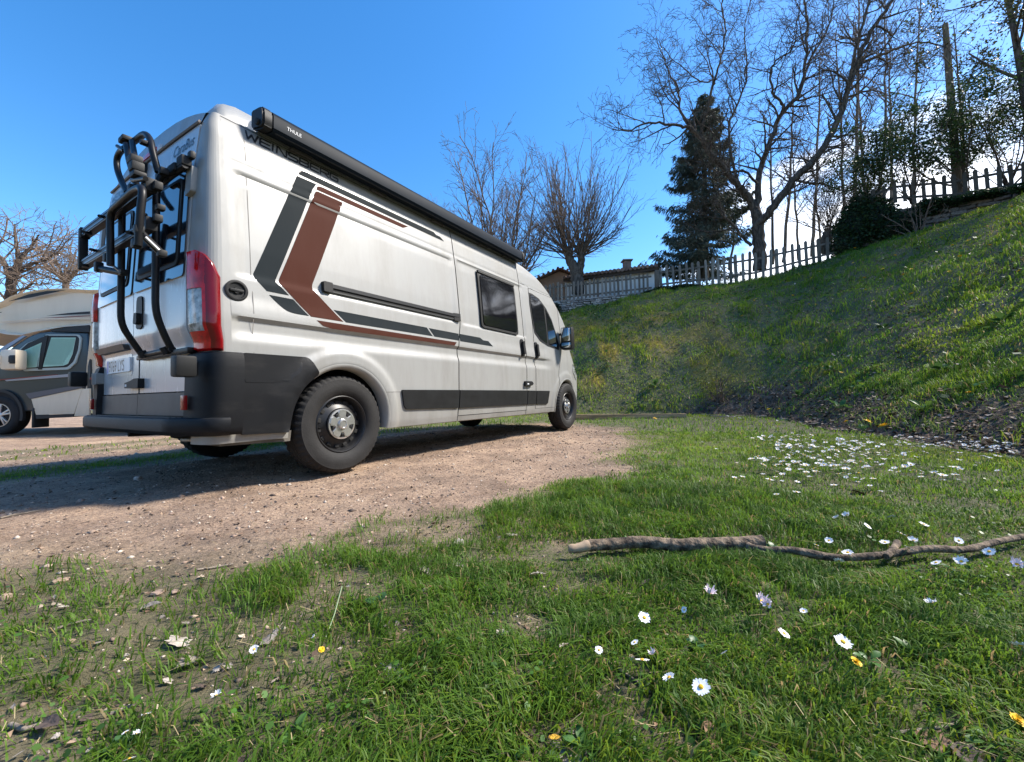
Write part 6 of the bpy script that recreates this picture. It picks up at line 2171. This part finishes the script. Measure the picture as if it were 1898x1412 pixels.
for i, (u, v, lb) in enumerate(near_d):
    p = G(u, v, .055)
    pink = 'pink' in lb
    bud = 'bud' in lb or 'closed' in lb or 'tiny' in lb
    big = 'large' in lb
    k = 3 if pink else random.choice((0, 1, 2, 4))
    s = (.55 if bud else 1.05 if big else random.uniform(.8, 1.05)) * (.62 if u < 600 else 1)
    tilt = (random.uniform(.2, .75), random.uniform(-.4, .4)) if not bud else (random.uniform(-.3, .9), random.uniform(-.6, .6))
    p.z = max(.045, gh(p.x, p.y) + .05)
    p = Vector((0, 0, CAMH)) + (p - Vector((0, 0, CAMH)))
    place_daisy(p, k, s, tilt, lb, 'daisies near the branch and in the near lawn')
# the drift of daisies farther off: simple one-piece flowers
_far = []
for k in range(4):
    a_, b_, c_ = daisy_bms(40 + k, .017, 11, .05, (.15, .3, .5, .2)[k])
    me = bpy.data.meshes.new('daisy')
    V, Fc, mi = [], [], []
    for j, b2 in enumerate((a_, b_, c_)):
        b2.verts.index_update()
        o_ = len(V)
        V += [tuple(v.co) for v in b2.verts]
        for f in b2.faces:
            Fc.append([v.index + o_ for v in f.verts])
            mi.append(j)
        b2.free()
    me.from_pydata(V, [], Fc)
    for m in (m_petal, m_disc, m_stem): me.materials.append(m)
    me.polygons.foreach_set('material_index', mi)
    _far.append(me)
rf = random.Random(4)
cl = [(1440, 826, 34, 9, 44), (1475, 850, 30, 9, 34), (1520, 838, 40, 8, 26), (1490, 878, 50, 9, 26), (1420, 868, 18, 5, 10), (1560, 880, 45, 9, 16), (1600, 842, 40, 6, 18), (1700, 824, 60, 5, 24), (1760, 838, 60, 7, 30), (1840, 832, 40, 6, 18), (1870, 850, 25, 8, 10), (1640, 870, 40, 10, 8), (1400, 905, 25, 8, 5), (1700, 900, 70, 14, 6), (1360, 785, 40, 5, 12)]
lbf = 'small white daisy in the drift of daisies near the dark soil edge'
zn = lambda u, v: 'at the near van-side end of the drift' if u < 1500 and v < 870 else 'along the dark soil edge' if u > 1580 and v < 860 else 'on the lawn side of the drift'
for (u, v, su, sv, n) in cl:
    lbf = 'small white daisy ' + zn(u, v)
    for k in range(n):
        p = hit(rf.gauss(u, su), max(778, rf.gauss(v, sv)))
        if not in_poly(np.array([p.x]), np.array([p.y]), FLAT)[0]: continue
        o = bpy.data.objects.new('daisy', rf.choice(_far))
        COL.objects.link(o)
        s = rf.uniform(.85, 1.35)
        o.scale = (s, s, s)
        o.location = (p.x, p.y, gh(p.x, p.y) + .050 * s + rf.uniform(.0, .02))
        o.rotation_euler = (rf.uniform(-.1, .55), rf.uniform(-.35, .35), rf.uniform(0, 6.28))
        tag(o, lbf, 'flower', 'daisies ' + zn(u, v))
# beyond the ones that can be picked out singly, the rest of the drift as one mass
V, Fc, mi, nv = [], [], [], 0
for k in range(230):
    u, v = rf.choice(((rf.gauss(1500, 75), rf.gauss(858, 26)), (rf.uniform(1560, 1898), rf.gauss(836, 10)), (rf.gauss(1650, 110), rf.gauss(868, 22))))
    if v < 806: continue
    p = hit(u, v)
    if not in_poly(np.array([p.x]), np.array([p.y]), FLAT)[0]: continue
    me = rf.choice(_far)
    s = rf.uniform(.6, 1.1)
    Mx = Matrix.Translation((p.x, p.y, gh(p.x, p.y) + .048 * s + rf.uniform(0, .015))) @ Matrix.Rotation(rf.uniform(0, 6.28), 4, 'Z') @ Matrix.Rotation(rf.uniform(-.1, .6), 4, 'X') @ Matrix.Scale(s, 4)
    V += [tuple(Mx @ w_.co) for w_ in me.vertices]
    for pg in me.polygons:
        Fc.append([i_ + nv for i_ in pg.vertices])
        mi.append(pg.material_index)
    nv = len(V)
me = bpy.data.meshes.new('daisy_drift')
me.from_pydata(V, [], Fc)
for m in (m_petal, m_disc, m_stem): me.materials.append(m)
me.polygons.foreach_set('material_index', mi)
tag(link('daisy_drift', me), kind='stuff')
# dandelions
def dandelion_mesh(r, seed, n=34):
    g = random.Random(seed)
    b2 = bmesh.new()
    for ring, (rr, up) in enumerate(((1, .25), (.75, .6), (.45, .9))):
        for k in range(int(n * rr)):
            an = 2 * math.pi * k / int(n * rr) + g.uniform(-.1, .1)
            ca, sa = math.cos(an), math.sin(an)
            L_, w = r * rr * g.uniform(.85, 1.1), r * .11
            z = up * r * .55 * g.uniform(.7, 1.2)
            vs = [b2.verts.new((p[0] * ca - p[1] * sa, p[0] * sa + p[1] * ca, p[2])) for p in ((0, -w * .4, 0), (0, w * .4, 0), (L_, w, z), (L_, -w, z))]
            b2.faces.new(vs)
    n0 = len(b2.faces)
    add_tube(b2, [(0, .0, -5 * r), (.008, .0, -2.5 * r), (0, 0, 0)], .0022, 5)
    me = bpy.data.meshes.new('dandelion')
    b2.to_mesh(me)
    b2.free()
    me.materials.append(m_yel)
    me.materials.append(m_stem)
    me.polygons.foreach_set('material_index', [0] * n0 + [1] * (len(me.polygons) - n0))
    return me
_dan = [dandelion_mesh(.021, k) for k in range(3)]
_danf = [dandelion_mesh(.046, 10 + k, 14) for k in range(3)]
def dandelion(u, v, lb, grp=None, far=False, s=1.):
    p = hit(u, v) if far else G(u, v, .05)
    o = bpy.data.objects.new('dandelion', rf.choice(_danf if far else _dan))
    COL.objects.link(o)
    o.location = (p.x, p.y, gh(p.x, p.y) + (.19 if far else .055) + rf.uniform(0, .05 if far else .02))
    o.rotation_euler = (rf.uniform(.2, .55), rf.uniform(-.3, .3), rf.uniform(0, 6) if far else rf.uniform(-.5, .5))
    o.scale = (s, s, s)
    tag(o, lb, 'flower', grp)
dandelion(1587, 1227, 'half-open yellow dandelion below the largest daisy in the near lawn', None, False, .42)
dandelion(1886, 1336, 'yellow dandelion at the lower frame edge of the lawn', None, False, .42)
dandelion(596, 1210, 'tiny orange-yellow dandelion in the sparse near grass', None, False, .28)
dandelion(1215, 808, 'yellow dandelion at the edge of the daisy drift', None, True, .6)
dn_ = [(1795, 460), (1766, 472), (1600, 482), (1655, 440), (1520, 516), (1582, 500), (1637, 512), (1505, 525), (1690, 515), (1675, 525), (1603, 530), (1543, 548), (1605, 555), (1722, 470), (1745, 455), (1500, 578), (1512, 577), (1398, 568), (1402, 566), (1376, 600), (1452, 540), (1780, 490), (1810, 445), (1850, 420), (1875, 395), (1835, 470), (1690, 560), (1545, 590), (1470, 560), (1430, 552), (1350, 540), (1310, 552), (1280, 560), (1330, 575), (1890, 430), (1760, 520), (1620, 575), (1585, 470), (1560, 505), (1490, 500), (1660, 485), (1710, 500), (1440, 590), (1560, 710), (1797, 757), (1890, 525), (1425, 775), (1445, 778), (1570, 812), (1610, 824), (1640, 832)]
for (u, v) in dn_:
    zone = 'low along the soil edge of the bank' if v > 690 else 'high on the far part of the bank below the dark wall' if u > 1700 else 'high on the bank below the picket fence' if v < 535 else 'in the middle of the grassy bank'
    dandelion(u, v, 'small yellow dandelion ' + zone, 'dandelions ' + zone, True, rf.uniform(.65, 1.1))

# ---- the broken branch lying in the grass
m_logb = M('branch_bark', (.045, .031, .021), .95, col2=(.29, .215, .145), vscale=30, bump=.8, bscale=45, lo=.40, hi=.68, detail=10)
m_logw = M('broken_wood', (.33, .235, .15), .85, var=.3, vscale=24, stretch=(.5, 1, 1))
lg = empty('fallen_branch', G(1060, 1012, .02))
tag(lg, 'long broken branch with rough bark lying across the grass', 'branch')
def ground_path(pix, lift):
    o_ = []
    for (u, v) in pix:
        p = G(u, v, lift)
        p.z = gh(p.x, p.y) + lift
        o_.append(p)
    return o_
def knobbly(pts, r0, r1, sub=6, jit=.12, seed=1):
    g = random.Random(seed)
    P_ = []
    for i in range(len(pts) - 1):
        p0, p1, p2, p3 = pts[max(0, i - 1)], pts[i], pts[i + 1], pts[min(len(pts) - 1, i + 2)]
        for k in range(sub):
            t = k / sub
            P_.append(.5 * ((2 * p1) + (p2 - p0) * t + (2 * p0 - 5 * p1 + 4 * p2 - p3) * t * t + (3 * p1 - p0 - 3 * p2 + p3) * t ** 3))
    P_.append(pts[-1])
    rr = [(r0 + (r1 - r0) * i / (len(P_) - 1)) * g.uniform(1 - jit, 1 + jit) for i in range(len(P_))]
    return P_, rr
bm = bmesh.new()
P_, rr = knobbly(ground_path([(1088, 1010), (1130, 1006), (1190, 1004), (1250, 1006), (1300, 1005), (1360, 1003), (1412, 1001)], .036), .019, .0225, 6, .06)
add_tube(bm, [p - lg.location for p in P_], rr, 14)
o = from_bm('thick_limb', bm, m_logb, lg, smooth=60)
bm = bmesh.new()
P_, rr = knobbly(ground_path([(1054, 1013), (1072, 1012), (1092, 1010)], .036), .014, .0185, 4, .10)
add_tube(bm, [p - lg.location for p in P_], rr, 12)
from_bm('broken_end', bm, m_logw, lg, smooth=30)
bm = bmesh.new()
P_, rr = knobbly(ground_path([(1385, 1008), (1420, 1016), (1470, 1020), (1540, 1026), (1600, 1027), (1650, 1024), (1720, 1019), (1790, 1013), (1850, 1002), (1915, 990), (1990, 972)], .034), .0125, .0095, 6, .12, 2)
add_tube(bm, [p - lg.location for p in P_], rr, 10)
from_bm('thin_limb', bm, m_logb, lg, smooth=60)
bm = bmesh.new()
P_, rr = knobbly(ground_path([(1642, 1027), (1655, 1018), (1664, 1008)], .040), .0095, .011, 4, .1, 3)
add_tube(bm, [p - lg.location for p in P_], rr, 8)
from_bm('side_stub', bm, m_logb, lg, smooth=60)
# smaller sticks
m_stick = M('grey_stick', (.20, .165, .13), .9, var=.4, vscale=30, bump=.5, bscale=60)
for pix, r0, lb in (([(1122, 1217), (1150, 1236), (1188, 1258), (1205, 1268)], .0035, 'grey stick poking out of the grass below the loose daisy cluster'), ([(1040, 1166), (1062, 1166), (1085, 1171)], .006, 'short brown bark piece in the mid lawn'),
                    ([(205, 1312), (232, 1302), (250, 1296)], .0035, 'pale short stick in the sparse grass'), ([(1640, 1355), (1770, 1330), (1800, 1290)], .0028, 'thin upright twig in the near grass'), ([(365, 1058), (395, 1050), (432, 1042)], .004, 'dark stick on the edge of the bare track'),
                    ([(0, 962), (40, 953), (75, 944)], .005, 'dark stick lying on the bare track'), ([(100, 1160), (140, 1148), (170, 1142)], .004, 'stick among the sparse grass tufts'), ([(20, 1335), (50, 1345), (90, 1325)], .005, 'curled grey stick in the bottom corner'),
                    ([(1300, 770), (1340, 775), (1380, 772)], .012, 'dry stick at the foot of the bank by the soil'), ([(1230, 655), (1245, 645), (1262, 640)], .010, 'dry stick on the mossy part of the bank')):
    pts = ground_path(pix, r0 * 1.3) if lb.find('bank') < 0 else [hit(u, v) + Vector((0, 0, .03)) for u, v in pix]
    bm = bmesh.new()
    P_, rr = knobbly(pts, r0, r0 * .7, 4, .12, int(r0 * 9999))
    add_tube(bm, P_, rr, 7)
    tag(from_bm('stick', bm, m_stick, None, smooth=60), lb, 'stick')

# ---- timber edging board and kerb stones at the foot of the bank
a, b = G(1060, 777, .0), G(1272, 776, 0)
a.z = b.z = .04
d = b - a
o = box_obj('edging_board', (0, 0, 0), (d.length, .06, .13), M('old_timber', (.42, .27, .14), .9, var=.4, vscale=4, stretch=(.5, 4, 4), bump=.3), bev=.008)
o.location = (a + b) / 2
o.rotation_euler = (0, 0, math.atan2(d.y, d.x))
tag(o, 'long brown timber edging board in the grass beyond the van front wheel', 'board')
kl = ['flat grey kerb stone at the near end of the mossy stone edging', 'flat grey kerb stone between litter and lawn, second along the edging', 'broken kerb stone in the middle of the edging', 'small tilted kerb stone half buried in litter', 'pale kerb stone at the far end of the edging', 'last low kerb stone beside the bank corner']
for i, (u, v) in enumerate(((1560, 801), (1505, 789), (1450, 780), (1415, 773))):
    p = hit(u, v)
    b_ = bmesh.new()
    add_box(b_, (0, 0, 0), (.36, .14, .09), None, .025)
    for v_ in b_.verts: v_.co += Vector((random.uniform(-.02, .02), random.uniform(-.02, .02), random.uniform(-.012, .012)))
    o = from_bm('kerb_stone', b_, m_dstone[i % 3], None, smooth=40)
    o.location = (p.x, p.y, p.z + .0)
    o.rotation_euler = (random.uniform(-.1, .1), random.uniform(-.15, .15), R(75) + random.uniform(-.2, .2))
    tag(o, kl[i], 'stone', 'kerb stones along the foot of the bank')
# loose stones on the track
def rock(u, v, s, lb, mat):
    p = G(u, v, s * .4)
    b_ = bmesh.new()
    bmesh.ops.create_icosphere(b_, subdivisions=2, radius=s)
    g = random.Random(u)
    ph = [g.uniform(0, 6) for _ in range(3)]
    for v_ in b_.verts:
        c = v_.co / s
        v_.co *= 1 + .16 * math.sin(3 * c.x + ph[0]) + .14 * math.sin(4 * c.y + ph[1]) + .12 * math.sin(3.5 * c.z + ph[2])
        v_.co.z *= .68
    o = from_bm('rock', b_, mat, None, smooth=30)
    o.location = (p.x, p.y, gh(p.x, p.y) + s * .35)
    tag(o, lb, 'stone')
rock(255, 882, .027, 'pale pebble alone on the bare track behind the van', M('pale_stone', (.48, .40, .34), .85, var=.25, vscale=40))
mr_ = M('earth_stone', (.26, .185, .14), .9, var=.35, vscale=40)
for u, v, s, lb in ((104, 1072, .014, 'reddish stone beside its neighbour at the edge of the sparse grass'), (121, 1068, .011, 'smaller reddish stone at the edge of the sparse grass'), (12, 1106, .014, 'brown stone near the picture corner at the sparse grass'), (318, 951, .009, 'small brown stone in the middle of the track'),
                    (400, 944, .008, 'dark little stone on the track below the rear wheel'), (580, 988, .012, 'round brown stone near the grass edge of the track'), (292, 1092, .013, 'earth-coloured clod among the first grass tufts'), (325, 1090, .010, 'pinkish stone among the first grass tufts')):
    rock(u, v, s, lb, mr_)

# ---- dead leaves
def leaf_mesh(kind, seed):
    g = random.Random(seed)
    if kind == 'oak':
        half = [(0, 0), (.05, .10), (.17, .17), (.12, .27), (.28, .36), (.20, .47), (.34, .60), (.22, .68), (.22, .82), (.08, .88), (0, 1)]
    elif kind == 'plane':
        half = [(0, 0), (.30, .05), (.26, .18), (.50, .34), (.33, .42), (.44, .62), (.24, .60), (.16, .80), (0, 1)]
    else:
        half = [(0, 0), (.10, .10), (.19, .28), (.23, .48), (.18, .70), (.09, .88), (0, 1)]
    b_ = bmesh.new()
    cu, tw, fo = g.uniform(-.6, .8), g.uniform(-.6, .6), g.uniform(-.5, .9)
    def P3(x, y):
        x *= g.uniform(.92, 1.08)
        return (x, y - .5, .30 * cu * (y - .5) ** 2 + fo * abs(x) * .55 + tw * x * (y - .5) + .02 * g.uniform(-1, 1))
    mid = [b_.verts.new(P3(0, y)) for _, y in half]
    for s in (-1, 1):
        ed = [mid[0]] + [b_.verts.new(P3(s * x, y)) for x, y in half[1:-1]] + [mid[-1]]
        for i in range(len(half) - 1):
            q = [mid[i], ed[i], ed[i + 1], mid[i + 1]]
            q = [v for j, v in enumerate(q) if v not in q[:j]]
            if len(q) > 2: b_.faces.new(q)
    add_tube(b_, [(0, -.5, .0), (.02, -.62, .02), (.06, -.78, .0)], .012, 4)
    me = bpy.data.meshes.new('dead_leaf')
    b_.to_mesh(me)
    b_.free()
    me.materials.append(None)
    return me
_lm = [leaf_mesh(k, s) for k, s in (('oak', 1), ('oak', 2), ('plane', 3), ('plane', 4), ('beech', 5), ('beech', 6), ('oak', 7), ('plane', 8))]
m_leaf = [M('dead_leaf_' + n_, c, .8, var=.3, vscale=2.5, bump=.3, bscale=6) for n_, c in (('grey', (.22, .185, .155)), ('pale', (.34, .295, .25)), ('brown', (.20, .115, .065)), ('dark', (.075, .052, .040)), ('yellow', (.55, .30, .03)))]
def dead_leaf(u, v, s, m, lb, grp=None, k=None, tilt=.35, lift=.012):
    p = G(u, v, lift)
    o = bpy.data.objects.new('dead_leaf', _lm[k if k is not None else rf.randrange(8)])
    COL.objects.link(o)
    o.location = (p.x, p.y, gh(p.x, p.y) + lift)
    o.scale = (s, s, s)
    o.rotation_euler = (rf.uniform(-tilt, tilt) + .1, rf.uniform(-tilt, tilt), rf.uniform(0, 6.28))
    o.material_slots[0].link = 'OBJECT'
    o.material_slots[0].material = m_leaf[m]
    tag(o, lb, 'leaf', grp)
lv = [(997, 1058, .060, 1, 'pale grey dead leaf standing upright in the mid lawn below the branch', 6), (790, 1052, .062, 0, 'curled pinkish dead leaf left of the mid lawn', 0), (850, 1040, .045, 0, 'smaller pinkish dead leaf beside the curled one', 4), (948, 985, .060, 1, 'pale crumpled dead leaf near the thick branch end', 2),
      (848, 1000, .05, 1, 'pale dead leaf on the worn grass left of the branch', 3), (805, 967, .055, 2, 'brown dead leaf at the edge of the bare track', 4), (1590, 908, .085, 2, 'large curled brown dead leaf beyond the branch', 3), (1612, 934, .07, 2, 'brown dead leaf just before the large curled one', 0),
      (1318, 1349, .055, 2, 'brown dead leaf tucked in the near grass at the bottom', 4), (1028, 1354, .022, 4, 'small bright yellow dead leaf on bare earth at the bottom', 5), (1080, 1395, .075, 0, 'big grey dead leaf at the bottom edge of the lawn', 2), (727, 1232, .055, 1, 'pale lobed dead leaf in a worn hollow of the near lawn', 7),
      (500, 1170, .055, 0, 'grey dead leaf on the worn earth of the near lawn', 1), (330, 1172, .06, 1, 'pale torn dead leaf in the sparse grass', 2), (280, 1112, .06, 0, 'pale folded dead leaf at the edge of the sparse grass', 4), (348, 1208, .05, 0, 'grey dead leaf below the torn pale one', 6),
      (716, 1148, .045, 0, 'grey dead leaf in the worn patch of the mid lawn', 4), (785, 1090, .030, 1, 'small whitish dead leaf in the mid lawn', 5), (890, 1086, .04, 1, 'whitish crumpled dead leaf right of the smaller one', 2), (1200, 1072, .05, 3, 'dark dead leaf below the thick end of the branch', 0),
      (90, 1335, .06, 3, 'dark dead leaf in the lower corner', 4), (395, 1408, .05, 0, 'grey leaf at the bottom edge', 5), (445, 1395, .05, 3, 'dark leaf at the bottom edge beside a grey one', 1), (1790, 1385, .06, 3, 'dark curled leaf in the near grass at the far side', 0), (1720, 1350, .05, 2, 'brown leaf under the thin twig in the near grass', 3),
      (1268, 1205, .035, 3, 'dark narrow leaf among the round leaves', 5), (1045, 1185, .035, 1, 'pale leaf beside the brown bark piece', 4), (930, 1165, .035, 1, 'pale torn leaf in the mid lawn', 1), (640, 1015, .035, 0, 'greyish leaf at the track edge', 4), (1235, 870, .05, 2, 'orange-brown leaf on the far lawn', 4)]
for u, v, s, m, lb, k in lv: dead_leaf(u, v, s, m, lb, None, k)
for i in range(80):
    u, v = rf.uniform(0, 1200), rf.uniform(980, 1400)
    p = G(u, v)
    if rf.random() > .35 + .9 * float(gsample(_dg, p.x, p.y)): continue
    dead_leaf(u, v, rf.uniform(.010, .026), rf.choice((0, 0, 1, 2, 3, 3)), 'small scrap of dead leaf in the sparse near grass', 'leaf scraps in the worn grass', None, .5, .008)
def litter(name, x, y, smin, smax, cols, seed, lift=.012):
    r = np.random.default_rng(seed)
    n = len(x)
    z = gsample(_zg, x, y) + lift * r.uniform(.3, 1.6, n)
    q = np.stack([x, y, z], 1)
    a = r.normal(0, 1, (n, 3))
    a[:, 2] *= .35
    a /= np.linalg.norm(a, axis=1)[:, None]
    b = np.cross(a, np.array([[0, 0, 1.]]) + r.normal(0, .35, (n, 3)))
    b /= np.linalg.norm(b, axis=1)[:, None]
    s = r.uniform(smin, smax, (n, 1))
    up = np.cross(a, b) * s * r.uniform(-.3, .3, (n, 1))
    V = np.stack([q - a * s * .5, q + b * s * .3 + up, q + a * s * .5, q - b * s * .3 + up], 1)
    c = cols[r.integers(0, len(cols), n)] * r.uniform(.6, 1.3, (n, 1))
    o = link(name, np_mesh(name, V.reshape(-1, 3), np.arange(n * 4).reshape(-1, 4), False, {'col': np.repeat(c, 4, 0)}), CRUMB)
    return tag(o, kind='stuff')
LC = np.array([[.16, .10, .065], [.10, .066, .045], [.24, .17, .12], [.33, .26, .20], [.06, .042, .032]])
x, y = scatter(26000, polar(2.6, 15, R(18), R(66), 1.2), lambda x, y: gsample(_sg, x, y), 21)
litter('leaf_litter', x, y, .025, .085, LC, 22, .03)
x, y = scatter(3600, polar(.5, 3.5, R(-66), R(62), 1.2), lambda x, y: .12 + .8 * gsample(_dg, x, y) * (1 - .8 * (np.hypot(x, y) > 2.4)), 23)
litter('leaf_litter', x, y, .005, .022, LC * 1.3, 24, .006)
x, y = scatter(7000, polar(5, 24, R(-2), R(60), 1.5), lambda x, y: .5 * (~in_poly(x, y, FLAT)), 25)
litter('leaf_litter', x, y, .03, .10, LC * 1.25, 26, .06)
x, y = scatter(2600, polar(1.6, 8, R(-64), R(25), 1.2), lambda x, y: gsample(_dg, x, y) * (.3 + .7 * (fbm(x, y, 1.4, 131, 3) > .5)), 35)
litter('track_litter', x, y, .006, .030, LC * 1.1, 36, .005)
# thin dry stems lying flat in the grass
def straws(name, x, y, l0, l1, w, seed):
    r = np.random.default_rng(seed)
    n = len(x)
    a = r.uniform(0, 6.28, n)
    ln = r.uniform(l0, l1, n)
    dx, dy = np.cos(a) * ln, np.sin(a) * ln
    z = gsample(_zg, x, y) + r.uniform(.004, .02, n)
    px, py = -np.sin(a) * w, np.cos(a) * w
    z2 = np.maximum(gsample(_zg, x + dx, y + dy) + .003, z + r.uniform(-.006, .012, n))
    V = np.stack([np.stack([x - px, y - py, z], 1), np.stack([x + px, y + py, z], 1), np.stack([x + dx + px, y + dy + py, z2], 1), np.stack([x + dx - px, y + dy - py, z2], 1)], 1)
    c = np.array([[.34, .27, .14]]) * r.uniform(.3, 1.3, (n, 1))
    return tag(link(name, np_mesh(name, V.reshape(-1, 3), np.arange(n * 4).reshape(-1, 4), False, {'col': np.repeat(c, 4, 0)}), CRUMB), kind='stuff')
x, y = scatter(3400, polar(.45, 3.2, R(-66), R(64), 1.2), lambda x, y: .75 - .55 * gsample(_dg, x, y), 27)
straws('dry_straw', x, y, .012, .06, .0006, 28)
x, y = scatter(9000, polar(3, 14, R(10), R(66), 1.3), lambda x, y: .6 * (~in_poly(x, y, FLAT)), 29)
straws('dry_straw', x, y, .08, .35, .003, 30)

# ---- clover and small round leaves between the blades
def cover(name, x, y, s0, s1, seed, h0, h1, col):
    r = np.random.default_rng(seed)
    n = len(x)
    z = gsample(_zg, x, y) + r.uniform(h0, h1, n)
    nx = r.normal(0, .35, (n, 3)) + np.array([0, 0, 1])
    nx /= np.linalg.norm(nx, axis=1)[:, None]
    a = np.cross(nx, r.normal(0, 1, (n, 3)))
    a /= np.linalg.norm(a, axis=1)[:, None]
    b = np.cross(nx, a)
    s = r.uniform(s0, s1, (n, 1))
    q = np.stack([x, y, z], 1)
    V = np.stack([q + s * (np.cos(t) * a + np.sin(t) * b * .8) for t in np.arange(6) * np.pi / 3], 1)
    V[:, ::2] += nx[:, None, :] * s[:, :, None] * .18
    c = np.array(col)[None] * r.uniform(.6, 1.4, (n, 1))
    return tag(link(name, np_mesh(name, V.reshape(-1, 3), np.arange(n * 6).reshape(-1, 6), False, {'col': np.repeat(c, 6, 0)}), LEAFM), kind='stuff')
ck = lambda x, y: lawn_keep(x, y) * sstep(.50, .66, fbm(x, y, 2.6, 121, 3))
x, y = scatter(26000, polar(.5, 4.5, R(-60), R(66), 1.25), ck, 31)
cover('clover', x, y, .003, .008, 32, .006, .028, (.06, .135, .022))
x, y = scatter(16000, polar(4, 20, R(5), R(64), 1.3), lambda x, y: bank_keep(x, y) * sstep(.5, .64, fbm(x, y, 1.1, 123, 3)), 33)
cover('clover', x, y, .02, .055, 34, .03, .16, (.07, .15, .035))

# ---- leafy rosettes
def rosette_leaf(seed, w=.26):
    g = random.Random(seed)
    b_ = bmesh.new()
    ys = [0, .25, .45, .65, .85, 1]
    ws = [.05, .10, .8, 1, .7, .05]
    rows = []
    for y, ww in zip(ys, ws):
        z = .45 * y - .42 * y * y
        rows.append([b_.verts.new((-w * ww * .5, y, z + .04 * ww)), b_.verts.new((0, y, z)), b_.verts.new((w * ww * .5, y, z + .04 * ww))])
    for a, b in zip(rows, rows[1:]):
        for k in range(2): b_.faces.new((a[k], a[k + 1], b[k + 1], b[k]))
    me = bpy.data.meshes.new('leaf')
    b_.to_mesh(me)
    b_.free()
    me.polygons.foreach_set('use_smooth', [True] * len(me.polygons))
    return me
def leaf_m(name, col):
    m = leaf_mat(name, .3, 'none', .4)
    t = m.node_tree
    rgb = t.nodes.new('ShaderNodeRGB')
    rgb.outputs[0].default_value = (*col, 1)
    for n in list(t.nodes):
        if n.type == 'ATTRIBUTE':
            for lnk in list(n.outputs['Color'].links): t.links.new(rgb.outputs[0], lnk.to_socket)
    return m
_ros = {'round': rosette_leaf(1, .62), 'broad': rosette_leaf(2, .42), 'narrow': rosette_leaf(3, .22)}
for k, c in (('round', (.055, .13, .045)), ('broad', (.075, .16, .04)), ('narrow', (.10, .19, .035))): _ros[k].materials.append(leaf_m('rosette_' + k, c))
def rosette(u, v, n, s, kind, lb, far=False, el=.35):
    p = hit(u, v) if far else G(u, v, .01)
    e = empty('weed_rosette', (p.x, p.y, gh(p.x, p.y) + .004))
    tag(e, lb, 'plant')
    for k in range(n):
        o = bpy.data.objects.new('leaf', _ros[kind])
        COL.objects.link(o)
        o.parent = e
        sc = s * rf.uniform(.6, 1.15)
        o.scale = (sc, sc, sc)
        o.rotation_euler = (rf.uniform(.0, el * 2), rf.uniform(-.3, .3), 2 * math.pi * k / n * 1.62 + rf.uniform(-.3, .3))
        o.location = (rf.uniform(-.1, .1) * s, rf.uniform(-.1, .1) * s, rf.uniform(0, .1) * s)
for a in ((225, 1372, 22, .026, 'round', 'round-leaved rosette with small daisies at the lower corner'), (1085, 1378, 10, .036, 'broad', 'broad-leaved rosette at the bottom edge in front of bare earth'), (1000, 1290, 4, .030, 'round', 'single round leaf cluster in the near lawn'), (1610, 1215, 8, .032, 'broad', 'broad-leaved weed beside the half-open dandelion'),
          (1690, 1200, 9, .032, 'broad', 'broad-leaved weed at the far side of the dandelion'), (1290, 1190, 12, .024, 'round', 'round-leaved weed under the small daisies'), (1840, 1360, 9, .038, 'broad', 'large leaves at the lower frame corner'), (700, 1112, 6, .035, 'round', 'low round-leaved weed in the mid lawn'),
          (480, 1085, 7, .040, 'narrow', 'narrow-leaved weed at the track edge'), (800, 1345, 8, .036, 'narrow', 'narrow-leaved tuft in the near lawn'), (1430, 1015, 6, .03, 'round', 'little weed touching the branch'), (1545, 1160, 8, .030, 'broad', 'broad-leaved weed beneath the largest daisy'), (545, 1350, 8, .032, 'broad', 'bluish broad weed in the near lawn')):
    rosette(*a)
for a in ((1540, 690, 9, .22, 'broad', 'broad-leaved weed low on the shaded bank'), (1555, 760, 8, .20, 'broad', 'big soft-leaved weed just above the soil edge'), (1715, 765, 12, .22, 'narrow', 'pale green leafy weed above the litter at the far side'), (1600, 800, 7, .14, 'broad', 'weed growing out of the litter'), (1440, 640, 9, .22, 'narrow', 'tall pale weed in the middle of the bank'),
          (1365, 660, 9, .22, 'narrow', 'pale weed tuft at the edge of the mossy slope'), (1770, 560, 12, .24, 'narrow', 'bright leafy weed high on the far bank'), (1690, 720, 12, .22, 'narrow', 'bright grass-like weed on the lower bank'), (1860, 600, 10, .22, 'broad', 'weed near the frame edge on the bank'), (1640, 610, 9, .20, 'broad', 'leafy weed in the middle of the dark slope'),
          (1215, 720, 9, .25, 'broad', 'leafy weed at the mossy foot of the bank'), (1480, 735, 9, .2, 'broad', 'weed beside the pale low shrub'), (1750, 690, 9, .2, 'broad', 'soft weed on the bare lower bank')):
    rosette(*a, True, .5)
# pale low shrub at the bank's foot
pp_ = hit(1335, 745)
e0 = shrub('low_shrub', 'pale yellow-green low shrub at the foot of the bank', 1335, 745, pp_.y, .75, .5, 12, 700, (.16, .18, .05), 91, .05, None, 50, m_barkr, lo=.1)
pp_ = hit(1150, 640)
# pale bent stem in the near lawn
tube_obj('stick', [hh + Vector((0, 0, q)) for hh, q in zip(ground_path([(604, 1172), (620, 1150), (634, 1128)], .006), (0, .03, .07))], .0015, M('pale_stem', (.22, .28, .15), .7))
for o in bpy.data.objects:
    if o.name.startswith('stick') and 'label' not in o: tag(o, 'pale green bent stem rising from the near lawn', 'stick')
